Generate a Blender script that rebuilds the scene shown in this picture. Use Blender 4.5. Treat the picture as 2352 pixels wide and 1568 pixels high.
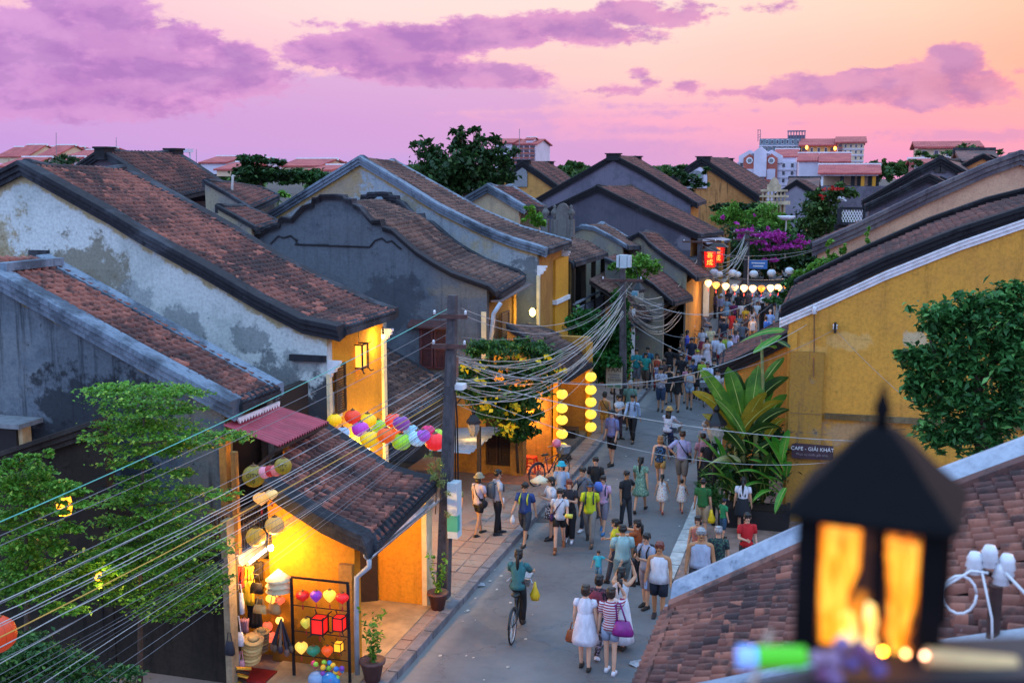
import bpy, bmesh, math, random
import numpy as np
from mathutils import Vector, Matrix, Euler
random.seed(7); RNG = np.random.default_rng(7)
S = bpy.context.scene
C = S.collection
R = math.radians
for o in list(bpy.data.objects): bpy.data.objects.remove(o)

# ------------------------------------------------------------------ camera
# measured on a 2352 x 1568 reading of the photograph: focal length 2600 px, horizon at y=395, street vanishing at x=1930
PF, PCX, PCY, PHZ, PVX, CAMH = 2600., 1176., 784., 395., 1930., 9.2
_th = math.atan((PCY-PHZ)/PF); _ps = math.atan((PVX-PCX)/math.hypot(PF, PCY-PHZ))
FW = np.array([-math.sin(_ps)*math.cos(_th), math.cos(_ps)*math.cos(_th), -math.sin(_th)])
RT = np.array([math.cos(_ps), math.sin(_ps), 0.]); UP = np.cross(RT, FW)
CAM = np.array([0, 0, CAMH])
def at(x, y, X=None, Y=None, Z=None):
    """the point of the place seen at (x, y), on a plane X=, Y= or Z="""
    d = FW*PF + RT*(x-PCX) + UP*(PCY-y)
    t = (X-CAM[0])/d[0] if X is not None else (Y-CAM[1])/d[1] if Y is not None else (Z-CAM[2])/d[2]
    return CAM + d*t
cd = bpy.data.cameras.new('camera'); cam = bpy.data.objects.new('camera', cd); C.objects.link(cam)
cam.matrix_world = Matrix(((RT[0], UP[0], -FW[0], 0), (RT[1], UP[1], -FW[1], 0), (RT[2], UP[2], -FW[2], CAMH), (0, 0, 0, 1)))
cd.sensor_width = 36; cd.lens = 36*PF/2352; cd.clip_start = .05; cd.clip_end = 4000
cd.dof.use_dof = True; cd.dof.focus_distance = 26; cd.dof.aperture_fstop = 2.3
S.camera = cam
S.render.engine = 'CYCLES'
S.view_settings.view_transform = 'Standard'; S.view_settings.look = 'None'
S.view_settings.exposure = .36; S.view_settings.gamma = 1; S.view_settings.use_curve_mapping = False

def lin(h):
    h = h.lstrip('#'); v = [int(h[i:i+2], 16)/255 for i in (0, 2, 4)]
    return tuple(x/12.92 if x <= .04045 else ((x+.055)/1.055)**2.4 for x in v) + (1,)
class NT:
    """small helper over a node tree: every call adds a node and returns its output socket"""
    def __init__(s, nt): s.nt = nt
    def new(s, t, **p):
        n = s.nt.nodes.new(t)
        for k, v in p.items(): setattr(n, k, v)
        return n
    def put(s, n, i, v):
        k = n.inputs[i]
        if isinstance(v, bpy.types.NodeSocket): s.nt.links.new(v, k)
        elif v is not None:
            if k.type == 'RGBA' and isinstance(v, str): v = lin(v)
            if k.type == 'RGBA' and isinstance(v, (int, float)): v = (v, v, v, 1)
            k.default_value = v
    def m(s, op, a, b=None, c=None, clamp=False):
        n = s.new('ShaderNodeMath', operation=op); n.use_clamp = clamp
        s.put(n, 0, a); s.put(n, 1, b)
        if c is not None: s.put(n, 2, c)
        return n.outputs[0]
    def vm(s, op, a, b=None):
        n = s.new('ShaderNodeVectorMath', operation=op); s.put(n, 0, a)
        if b is not None: s.put(n, 1, b)
        return n.outputs[0]
    def mix(s, f, a, b, mode='MIX'):
        n = s.new('ShaderNodeMix', data_type='RGBA', blend_type=mode)
        s.put(n, 0, f); s.put(n, 6, a); s.put(n, 7, b); return n.outputs[2]
    def noise(s, vec, scale, detail=4, rough=.55, dist=0):
        n = s.new('ShaderNodeTexNoise'); s.put(n, 'Vector', vec); s.put(n, 'Scale', scale)
        s.put(n, 'Detail', detail); s.put(n, 'Roughness', rough); s.put(n, 'Distortion', dist); return n.outputs[0]
    def voro(s, vec, scale, feat='F1', out=0):
        n = s.new('ShaderNodeTexVoronoi', feature=feat); s.put(n, 'Vector', vec); s.put(n, 'Scale', scale); return n.outputs[out]
    def ss(s, v, lo, hi, a=0., b=1.):
        n = s.new('ShaderNodeMapRange', interpolation_type='SMOOTHSTEP')
        s.put(n, 0, v); s.put(n, 1, lo); s.put(n, 2, hi); s.put(n, 3, a); s.put(n, 4, b); return n.outputs[0]
    def sep(s, v):
        n = s.new('ShaderNodeSeparateXYZ'); s.put(n, 0, v); return n.outputs
    def comb(s, x, y, z):
        n = s.new('ShaderNodeCombineXYZ'); s.put(n, 0, x); s.put(n, 1, y); s.put(n, 2, z); return n.outputs[0]
    def ramp(s, f, stops):
        n = s.new('ShaderNodeValToRGB'); e = n.color_ramp.elements
        while len(e) < len(stops): e.new(.5)
        for k, (p, c_) in enumerate(stops): e[k].position = p; e[k].color = lin(c_) if isinstance(c_, str) else c_
        s.put(n, 0, f); return n.outputs[0]

# ------------------------------------------------------------------ world: dusk sky
W = bpy.data.worlds.new('World'); S.world = W; W.use_nodes = True
W.node_tree.nodes.clear(); n = NT(W.node_tree)
SUN_AZ, SUN_EL = 24., 2.5
sky = n.new('ShaderNodeTexSky', sky_type='NISHITA'); sky.sun_disc = False
sky.sun_elevation = R(SUN_EL); sky.sun_rotation = R(SUN_AZ); sky.air_density = 1.4; sky.dust_density = 2.
g = n.new('ShaderNodeTexCoord').outputs['Generated']
x, y, z = n.sep(g)
# azimuth from the street direction and elevation, both in degrees
az = n.m('MULTIPLY', n.m('ARCTAN2', x, y), 57.2958)
el = n.m('MULTIPLY', n.m('ARCSINE', z), 57.2958)
# clear sky: three elevation bands, each a ramp over azimuth
fa = n.m('MULTIPLY_ADD', az, 1/60., 45/60., clamp=True)
b0 = n.ramp(fa, [(.05, '#c6a3e4'), (.4, '#c9a6e2'), (.62, '#d9a2d4'), (.8, '#ea9ccb'), (.95, '#f09cc0')])
b1 = n.ramp(fa, [(.05, '#cb9ade'), (.4, '#dca4d8'), (.6, '#f6adcc'), (.8, '#fba5bb'), (.95, '#ffa6ae')])
b2 = n.ramp(fa, [(.05, '#eab2d6'), (.35, '#fcc9d2'), (.6, '#ffcfc9'), (.8, '#ffbfb2'), (.95, '#ffab98')])
b3 = n.ramp(fa, [(.05, '#f6c0d6'), (.35, '#ffdfdc'), (.6, '#ffe0d8'), (.8, '#ffd4c0'), (.95, '#ffbca2')])
base = n.mix(n.ss(el, .0, 2.6), b0, b1)
base = n.mix(n.ss(el, 2.2, 5.), base, b2)
base = n.mix(n.ss(el, 4.8, 8.4), base, b3)
# away from the sunset and overhead: the ordinary blue of dusk
zen = n.ramp(n.m('MULTIPLY', el, 1/90.), [(.0, '#b4aede'), (.15, '#acbcea'), (.4, '#9cc4ee'), (1., '#92c2ee')])
away = n.ss(n.m('ABSOLUTE', n.m('ADD', az, 2.)), 60., 120.)
base = n.mix(n.m('MAXIMUM', n.ss(el, 9., 34.), away), base, zen)
# clouds: soft banks in azimuth/elevation broken up by noise
cv = n.comb(n.m('MULTIPLY', az, .10), n.m('MULTIPLY', el, .19), 3.7)
nz = n.noise(cv, 3.2, 8, .62, .3); nzf = n.noise(cv, 13., 6, .65); nzl = n.noise(cv, 1.4, 3)
def aze(px, py):
    d = FW*PF + RT*(px-PCX) + UP*(PCY-py); return math.degrees(math.atan2(d[0], d[1])), math.degrees(math.asin(d[2]/np.linalg.norm(d)))
def bank(lst):
    acc = None
    for px, py, rx, ry in lst:
        a0, e0 = aze(px, py); ra = rx/45.4; re = ry/45.4
        da = n.m('MULTIPLY', n.m('SUBTRACT', az, a0), 1/ra); de = n.m('MULTIPLY', n.m('SUBTRACT', el, e0), 1/re)
        d = n.m('SUBTRACT', 1., n.m('SQRT', n.m('ADD', n.m('MULTIPLY', da, da), n.m('MULTIPLY', de, de))))
        d = n.m('MULTIPLY', d, min(1., ry/48.))
        acc = d if acc is None else n.m('MAXIMUM', acc, d)
    return acc
warp = n.m('ADD', n.m('MULTIPLY', n.m('SUBTRACT', nz, .5), 2.6), n.m('MULTIPLY', n.m('SUBTRACT', nzf, .5), 2.3))
hi = bank([(150, 90, 260, 80), (200, 24, 140, 60), (300, 150, 260, 70), (60, 150, 240, 100), (440, 95, 90, 40), (530, 140, 100, 50), (480, 185, 200, 50), (140, 215, 420, 60),
           (800, 118, 170, 46), (900, 138, 190, 44), (960, 95, 200, 46), (1130, 78, 190, 40), (1290, 60, 170, 36), (1370, 82, 160, 28), (1440, 30, 100, 34), (1540, 42, 120, 24),
           (780, 58, 100, 13), (1110, 172, 150, 34), (1190, 182, 90, 26), (950, 162, 200, 34), (1590, 14, 52, 10), (1740, 17, 80, 9), (1640, 32, 50, 10),
           (1880, 205, 120, 36), (2010, 200, 150, 46), (2120, 195, 150, 56), (2190, 150, 70, 50), (2250, 205, 80, 44), (1790, 215, 130, 20), (1580, 200, 50, 20), (1660, 214, 100, 14), (1470, 168, 32, 15), (1500, 190, 26, 14), (1410, 208, 70, 12), (2300, 215, 60, 18), (2340, 165, 40, 12)])
lo = bank([(350, 245, 620, 90), (300, 185, 420, 70), (900, 215, 420, 60), (1080, 225, 240, 40), (1150, 268, 240, 18), (1540, 243, 270, 8), (1540, 261, 130, 9), (1735, 254, 50, 9), (1270, 232, 60, 14),
           (700, 300, 700, 60), (1300, 345, 420, 30), (1500, 300, 200, 12), (2260, 312, 260, 20), (1840, 283, 60, 7)])
mh = n.ss(n.m('ADD', hi, n.m('MULTIPLY', warp, .32)), -.03, .24)
ml = n.ss(n.m('ADD', lo, n.m('MULTIPLY', warp, .30)), -.02, .34)
dens = n.ss(n.m('ADD', hi, n.m('MULTIPLY', warp, .45)), .0, .62)
ccol = n.mix(dens, n.ramp(fa, [(.05, '#dc9adc'), (.5, '#e49cd0'), (.9, '#e890b0')]), n.ramp(fa, [(.05, '#b478c6'), (.45, '#b276c0'), (.9, '#b276aa')]))
ccol = n.mix(n.ss(n.m('ADD', nzl, n.m('MULTIPLY', n.m('SUBTRACT', nz, .5), 1.1)), .38, .66, 0, .8), ccol, n.ramp(fa, [(.05, '#cf96d8'), (.9, '#d094c0')]))
nr = n.noise(cv, 2.6, 5, .52); nzo = n.noise(n.vm('ADD', cv, (.06, .09, 0.)), 2.6, 5, .52)   # relief: the side of each billow turned to the glow is paler
sh = n.ss(n.m('SUBTRACT', nr, nzo), -.13, .13)
ccol = n.mix(n.m('MULTIPLY', sh, .42), ccol, n.ramp(fa, [(.05, '#dfa6dc'), (.5, '#eaa8d0'), (.9, '#eea4b8')]))
ccol = n.mix(n.ss(sh, .5, .1, 0, .35), ccol, '#a87abc')
lcol = n.ramp(fa, [(.05, '#cda2e0'), (.45, '#d4a4dc'), (.7, '#d69cce'), (.95, '#cc92be')])
inview = n.ss(el, 14., 9.)
base = n.mix(n.m('MULTIPLY', n.m('MULTIPLY', ml, .8), inview), base, lcol)
base = n.mix(n.m('MULTIPLY', mh, n.ss(el, 26., 12.)), base, ccol)
base = n.mix(n.ss(el, 0., -4.), base, '#4a4560')
bg1 = n.new('ShaderNodeBackground'); n.put(bg1, 0, base); n.put(bg1, 1, n.m('MULTIPLY_ADD', n.m('MAXIMUM', n.ss(el, 9., 34.), away), 1.34, .80))
bg2 = n.new('ShaderNodeBackground'); n.put(bg2, 0, sky.outputs[0]); n.put(bg2, 1, .012)
ad = n.new('ShaderNodeAddShader'); W.node_tree.links.new(bg1.outputs[0], ad.inputs[0]); W.node_tree.links.new(bg2.outputs[0], ad.inputs[1])
wo = n.new('ShaderNodeOutputWorld'); W.node_tree.links.new(ad.outputs[0], wo.inputs[0])
W.cycles.sampling_method = 'MANUAL'; W.cycles.sample_map_resolution = 512

sl = bpy.data.lights.new('sun', 'SUN'); sl.energy = .30; sl.angle = R(14); sl.color = (1, .62, .55)
so = bpy.data.objects.new('sun', sl); C.objects.link(so)
so.rotation_euler = Vector((math.sin(R(SUN_AZ))*math.cos(R(9)), math.cos(R(SUN_AZ))*math.cos(R(9)), math.sin(R(9)))).to_track_quat('Z', 'Y').to_euler()
# ------------------------------------------------------------------ helpers
ORG = {}
class MB:
    def __init__(s): s.v = []; s.f = []; s.att = None
    def add(s, v, f):
        k = len(s.v); s.v += [tuple(map(float, p)) for p in v]; s.f += [tuple(i+k for i in q) for q in f]; return s
    def box(s, lo, hi):
        x0, y0, z0 = lo; x1, y1, z1 = hi
        return s.add([(x0,y0,z0),(x1,y0,z0),(x1,y1,z0),(x0,y1,z0),(x0,y0,z1),(x1,y0,z1),(x1,y1,z1),(x0,y1,z1)],
                     [(0,3,2,1),(4,5,6,7),(0,1,5,4),(1,2,6,5),(2,3,7,6),(3,0,4,7)])
    def cbox(s, c, sz, m=None):
        k = len(s.v); s.box([-a/2 for a in sz], [a/2 for a in sz])
        for i in range(k, len(s.v)):
            p = Vector(s.v[i]); p = (m @ p) if m is not None else p
            s.v[i] = (p[0]+c[0], p[1]+c[1], p[2]+c[2])
        return s
    def bar(s, a, b, w, h=None, up=(0, 0, 1)):
        a = Vector(a); b = Vector(b); d = (b-a); L = d.length
        if L < 1e-6: return s
        d.normalize(); u = Vector(up)
        if abs(d.dot(u)) > .97: u = Vector((1, 0, 0))
        r = d.cross(u).normalized(); u = r.cross(d); m = Matrix((r, d, u)).transposed()
        return s.cbox((a+b)/2, (w, L, h or w), m)
    def tube(s, pts, r, n=6, cap=True, sq=1.):
        pts = [Vector(p) for p in pts]; N = len(pts)
        rr = r if isinstance(r, (list, tuple)) else [r]*N
        k = len(s.v); ref = None; V = []
        for i, p in enumerate(pts):
            d = (pts[min(i+1, N-1)]-pts[max(i-1, 0)])
            d = d.normalized() if d.length > 1e-9 else Vector((0, 0, 1))
            if ref is None: ref = Vector((0, 0, 1)) if abs(d.z) < .9 else Vector((0, 1, 0))
            a = d.cross(ref)
            a = a.normalized() if a.length > 1e-6 else d.orthogonal().normalized()
            b = a.cross(d); ref = b
            for j in range(n):
                t = 2*math.pi*j/n; V.append(p + a*math.cos(t)*rr[i] + b*math.sin(t)*rr[i]*sq)
        F = [(i*n+j, i*n+(j+1) % n, (i+1)*n+(j+1) % n, (i+1)*n+j) for i in range(N-1) for j in range(n)]
        if cap: F += [tuple(range(n))[::-1], tuple((N-1)*n+j for j in range(n))]
        return s.add(V, F)
    def loft(s, rings, cap=True):
        n = len(rings[0]); N = len(rings)
        F = [(i*n+j, i*n+(j+1) % n, (i+1)*n+(j+1) % n, (i+1)*n+j) for i in range(N-1) for j in range(n)]
        if cap: F += [tuple(range(n))[::-1], tuple((N-1)*n+j for j in range(n))]
        return s.add([p for r_ in rings for p in r_], F)
    def lathe(s, prof, c=(0, 0, 0), n=12, sx=1., sy=1.):
        rings = [[(c[0]+r*sx*math.cos(2*math.pi*j/n), c[1]+r*sy*math.sin(2*math.pi*j/n), c[2]+z) for j in range(n)] for r, z in prof]
        return s.loft(rings)
    def ell(s, c, r, n=10, m=7, mat=None):
        prof = [(max(.02, math.sin(math.pi*i/m)), -math.cos(math.pi*i/m)) for i in range(m+1)]
        k = len(s.v); s.lathe(prof, n=n)
        for i in range(k, len(s.v)):
            p = Vector((s.v[i][0]*r[0], s.v[i][1]*r[1], s.v[i][2]*r[2]))
            if mat is not None: p = mat @ p
            s.v[i] = (p[0]+c[0], p[1]+c[1], p[2]+c[2])
        return s
    def sweep(s, path, sec, closed_caps=True):
        """path: list of (X, Y, Z); sec: list of (dy, dz): section in the Y-Z plane moved along a path that runs in X"""
        return s.loft([[(p[0], p[1]+dy, p[2]+dz) for dy, dz in sec] for p in path], closed_caps)
    def quad(s, a, b, c, d): return s.add([a, b, c, d], [(0, 1, 2, 3)])
    def mesh(s, name, mat=None, smooth=False, off=(0, 0, 0)):
        me = bpy.data.meshes.new(name)
        me.from_pydata([(p[0]-off[0], p[1]-off[1], p[2]-off[2]) for p in s.v], [], s.f); me.update()
        if smooth: me.polygons.foreach_set('use_smooth', [True]*len(me.polygons))
        if mat is not None: me.materials.append(mat)
        return me
def np_mesh(name, V, F, mat=None, smooth=False):
    """V (n,3) array, F (m,k) array of equal-sided faces"""
    me = bpy.data.meshes.new(name); V = np.asarray(V, 'f'); F = np.asarray(F, 'i'); m, k = F.shape
    me.vertices.add(len(V)); me.vertices.foreach_set('co', V.ravel())
    me.loops.add(m*k); me.loops.foreach_set('vertex_index', F.ravel())
    me.polygons.add(m); me.polygons.foreach_set('loop_start', np.arange(0, m*k, k, dtype='i')); me.polygons.foreach_set('loop_total', np.full(m, k, 'i'))
    if smooth: me.polygons.foreach_set('use_smooth', np.ones(m, bool))
    me.update(calc_edges=True); me.validate()
    if mat is not None: me.materials.append(mat)
    return me
def tag(o, label=None, cat=None, group=None, kind=None):
    if label: o['label'] = label
    if cat: o['category'] = cat
    if group: o['group'] = group
    if kind: o['kind'] = kind
    return o
def thing(name, label, cat, loc=(0, 0, 0), rz=0, group=None):
    o = bpy.data.objects.new(name, None); C.objects.link(o); o.location = loc; o.rotation_euler = (0, 0, rz)
    o.empty_display_size = .1
    ORG[o.name] = tuple(loc); return tag(o, label, cat, group)
def part(name, mb, mat, par, smooth=False, local=False, label=None, kind=None):
    org = ORG.get(par.name, (0, 0, 0))
    me = mb if isinstance(mb, bpy.types.Mesh) else mb.mesh(name, mat, smooth, (0, 0, 0) if local else org)
    o = bpy.data.objects.new(name, me); C.objects.link(o); o.parent = par; ORG[o.name] = org
    if label: o['label'] = label
    if kind: o['kind'] = kind
    return o
def solo(name, mb, mat, label, cat, loc=(0, 0, 0), group=None, smooth=False, local=False, kind=None):
    me = mb if isinstance(mb, bpy.types.Mesh) else mb.mesh(name, mat, smooth, (0, 0, 0) if local else loc)
    o = bpy.data.objects.new(name, me); C.objects.link(o); o.location = loc; ORG[o.name] = tuple(loc)
    return tag(o, label, cat, group, kind)
def struct(name, mb, mat, smooth=False):
    o = bpy.data.objects.new(name, mb.mesh(name, mat, smooth)); C.objects.link(o); o['kind'] = 'structure'; return o
def kids(o): return [c for c in C.objects if c.parent == o]
def copy_tree(o, par=None, ch=None):
    c = o.copy(); C.objects.link(c)
    if par is not None: c.parent = par
    for k in list(o.children): copy_tree(k, c)
    return c

# ------------------------------------------------------------------ materials
MATS = {}
def mk(name):
    m = bpy.data.materials.new(name); m.use_nodes = True; nt = m.node_tree
    b = nt.nodes['Principled BSDF']; h = NT(nt); MATS[name] = m
    return m, h, b
def pos(h): return h.new('ShaderNodeNewGeometry').outputs['Position']
def bump(h, b, v, strength=.3, dist=.02):
    k = h.new('ShaderNodeBump'); h.put(k, 'Strength', strength); h.put(k, 'Distance', dist); h.put(k, 'Height', v)
    h.nt.links.new(k.outputs[0], b.inputs['Normal'])
def plain(col, rough=.6, var=.25, scale=8., metal=0., name=None, spec=.5, objc=False, trans=0.):
    key = name or f'm{col}{rough}{var}{scale}{metal}{objc}'
    if key in MATS: return MATS[key]
    m, h, b = mk(key)
    p = h.new('ShaderNodeTexCoord').outputs['Object'] if objc else pos(h)
    c0 = lin(col) if isinstance(col, str) else col
    if var:
        f = h.noise(h.vm('MULTIPLY', p, (1., 1., .35)) if scale == 12 else p, scale, 5, .6)
        d = tuple(v*(1-var) for v in c0[:3])+(1,); l = tuple(min(1, v*(1+var)) for v in c0[:3])+(1,)
        h.put(b, 'Base Color', h.mix(h.ss(f, .3, .7), d, l)); bump(h, b, f, .15 if scale != 12 else .9, .01 if scale != 12 else .03)
    else: h.put(b, 'Base Color', c0)
    h.put(b, 'Roughness', rough); h.put(b, 'Metallic', metal); h.put(b, 'Specular IOR Level', spec)
    return m
def glow(col, s, name=None, base=None):
    key = name or f'g{col}{s}'
    if key in MATS: return MATS[key]
    m, h, b = mk(key); h.put(b, 'Base Color', base or col); h.put(b, 'Roughness', .6)
    h.put(b, 'Emission Color', col); h.put(b, 'Emission Strength', s); return m
def stucco(name, a, bcol, dark, patches=(), streak=.5, band=None, mix=.5, moss=.35, sc=.55):
    """weathered lime plaster: two coats, vertical run-off streaks, mould spots, optional patches (x, z, rx, rz, colour, strength) and a band under the verge"""
    m, h, b = mk(name); p = pos(h); X, Y, Z = h.sep(p)
    n1 = h.noise(p, sc, 6, .62); n2 = h.noise(p, 2.6, 6, .65); n3 = h.noise(p, 14., 4, .6)
    st = h.noise(h.vm('MULTIPLY', p, (5., 5., .35)), 1., 5, .65)
    col = h.mix(h.ss(h.m('ADD', n1, h.m('MULTIPLY', h.m('SUBTRACT', n2, .5), .35)), mix-.07, mix+.09), a, bcol)
    for cx, cz, rx, rz, pc, s in patches:
        dx = h.m('MULTIPLY', h.m('SUBTRACT', X, cx), 1/rx); dz = h.m('MULTIPLY', h.m('SUBTRACT', Z, cz), 1/rz)
        d = h.m('SUBTRACT', 1., h.m('SQRT', h.m('ADD', h.m('MULTIPLY', dx, dx), h.m('MULTIPLY', dz, dz))))
        d = h.m('ADD', d, h.m('ADD', h.m('ADD', h.m('MULTIPLY', h.m('SUBTRACT', n1, .5), 1.5), h.m('MULTIPLY', h.m('SUBTRACT', n2, .5), 1.9)), h.m('MULTIPLY', h.m('SUBTRACT', n3, .5), .35)))
        col = h.mix(h.ss(d, .0, .3, 0, s), col, pc)
    if band:
        e = h.new('ShaderNodeAttribute', attribute_name='edge').outputs['Fac']
        w = h.m('ADD', e, h.m('MULTIPLY', h.m('SUBTRACT', n2, .5), band[2]))
        col = h.mix(h.ss(w, band[1], band[1]*.5, 0, .9), col, band[0])
    col = h.mix(h.m('MULTIPLY', h.ss(st, .5, .72), streak), col, dark)
    col = h.mix(h.m('MULTIPLY', h.ss(h.m('MULTIPLY', n2, h.m('ADD', n3, .5)), .62, .78), moss*2), col, dark)
    col = h.mix(h.ss(n3, .35, .75, 0, .28), col, dark)
    h.put(b, 'Base Color', col); h.put(b, 'Roughness', .9); h.put(b, 'Specular IOR Level', .2)
    bump(h, b, h.m('ADD', n3, h.m('MULTIPLY', n2, 1.5)), .35, .03); return m
def tile_mat(name, hue=0):
    m, h, b = mk(name); p = pos(h); n1 = h.noise(p, .55, 4); n2 = h.noise(p, 4., 5, .65); n3 = h.noise(p, 26., 3)
    w = h.new('ShaderNodeTexWhiteNoise'); h.put(w, 'Vector', h.vm('SNAP', p, (.19, .19, .19))); r = w.outputs[0]
    ri = h.new('ShaderNodeNewGeometry').outputs['Random Per Island']; ro = h.new('ShaderNodeObjectInfo').outputs['Random']
    r = h.m('FRACT', h.m('ADD', h.m('ADD', ri, ro), h.m('MULTIPLY', r, .12)))
    base = ['#5c3630', '#54322c', '#54382f', '#6a4038'][hue]; hi = ['#a06050', '#844e42', '#825e50', '#98604e'][hue]
    col = h.mix(r, '#34272a', base)
    col = h.mix(h.ss(r, .84, .95), col, hi)
    col = h.mix(h.ss(h.m('ADD', n1, h.m('MULTIPLY', n2, .4)), .58, .85, 0, .75), col, hi)
    col = h.mix(h.ss(n2, .48, .64, 0, .8), col, '#242022')
    col = h.mix(h.ss(n3, .66, .76, 0, .5), col, '#9a8f92')
    h.put(b, 'Base Color', col); h.put(b, 'Roughness', .8); bump(h, b, n3, .3, .01); return m
def leaf_mat(name, dark, light, tip=None, tr=.25):
    m, h, b = mk(name); p = pos(h); g_ = h.new('ShaderNodeNewGeometry').outputs['Random Per Island']
    n1 = h.noise(p, 1.1, 4)
    col = h.mix(h.m('MULTIPLY_ADD', h.m('SUBTRACT', n1, .5), 1.1, h.m('MULTIPLY_ADD', g_, .8, .1), clamp=True), dark, light)
    if tip: col = h.mix(h.ss(g_, .9, .95), col, tip)
    h.put(b, 'Base Color', col); h.put(b, 'Roughness', .5); h.put(b, 'Specular IOR Level', .35)
    t = h.new('ShaderNodeBsdfTranslucent'); h.put(t, 0, col); mx = h.new('ShaderNodeMixShader'); h.put(mx, 0, tr)
    out = h.nt.nodes['Material Output']
    h.nt.links.new(b.outputs[0], mx.inputs[1]); h.nt.links.new(t.outputs[0], mx.inputs[2]); h.nt.links.new(mx.outputs[0], out.inputs[0]); return m

T_RED = tile_mat('terracotta'); T_DRK = tile_mat('terracotta_dark', 1); T_GRY = tile_mat('terracotta_grey', 2); T_NEAR = tile_mat('terracotta_near', 3)
VERGE = stucco('verge_mortar', '#2e2f35', '#444850', '#131317', streak=.6, mix=.55)
VERGE_L = stucco('verge_pale', '#768494', '#4c5662', '#2a2e36', streak=.5, mix=.5)
VERGE_K = stucco('verge_black', '#27272b', '#3a3c42', '#101013', streak=.6, mix=.6)
PAN = plain('#1a1414', .95, .4, 5, name='pan')  # grimy pans; the near-black also paints in shade between the ribs
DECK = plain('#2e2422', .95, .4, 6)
YEL = stucco('yellow_plaster', '#d8982e', '#d09030', '#6e4a1c', streak=.22, moss=.1, mix=.5)
YELD = stucco('yellow_old', '#b8803a', '#966c3c', '#46321e', streak=.4, moss=.25)
OCH = stucco('ochre_plaster', '#b4823c', '#a47238', '#5e4426', streak=.4, moss=.15)
PALE = plain('#d8c49c', .8, .15, 4)
WHITE = plain('#d8d8dc', .6, .12, 5)
CREAM = plain('#c9b48a', .8, .2, 4)
CONC = stucco('concrete', '#6d6a68', '#5a5654', '#2e2c2c', streak=.6)
DWOOD = plain('#2c1d18', .7, .35, 9)
BLK = plain('#101014', .5, .2, 9)
IRON = plain('#1c1c22', .45, .2, 9, .4)
GREY = plain('#74777c', .7, .2, 5)
STEEL = plain('#b8bcc4', .35, .2, 5, .85)
def verge_sec(h=.42, w=.34, lip=.06):
    """section (dy, dz) of a rendered verge: a stepped moulding on the near face, flat top; dy<0 towards the viewer"""
    return [(w/2, -h*.8), (-w*.18, -h), (-w*.30, -h), (-w*.30, -h*.70), (-w*.42, -h*.66), (-w*.42, -h*.34), (-w*.55, -h*.30), (-w*.55, -h*.02), (-w*.5, 0), (w*.42, 0), (w/2, -.02)]
def resample(P, t):
    P = np.asarray(P, float); d = np.r_[0, np.cumsum(np.linalg.norm(np.diff(P, axis=0), axis=1))]; d /= d[-1]
    return np.stack([np.interp(t, d, P[:, k]) for k in range(P.shape[1])], -1)
_TM = {}
def tile_proto(cs, rs, seg=5):
    """one half-round cover tile: axis along +y (down slope), arch in x-z, closed lower end"""
    key = (round(cs, 3), round(rs, 3), seg)
    if key in _TM: return _TM[key]
    r = cs*.30; L = rs*1.2; V = []; F = []
    for yv, rad in ((-L*.5, r*.78), (L*.5, r)):
        for j in range(seg+1):
            a = math.pi*j/seg; V.append((-math.cos(a)*rad, yv, math.sin(a)*rad*1.25))
    k = seg+1
    for j in range(seg): F.append((j, j+1, k+j+1, k+j))
    for j in range(1, seg, 2):
        if j+2 <= seg: F.append((k, k+j, k+j+1, k+j+2))
    F = [f if len(f) == 4 else f for f in F]
    V = np.array(V); _TM[key] = (V, np.array(F)); return _TM[key]
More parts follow.
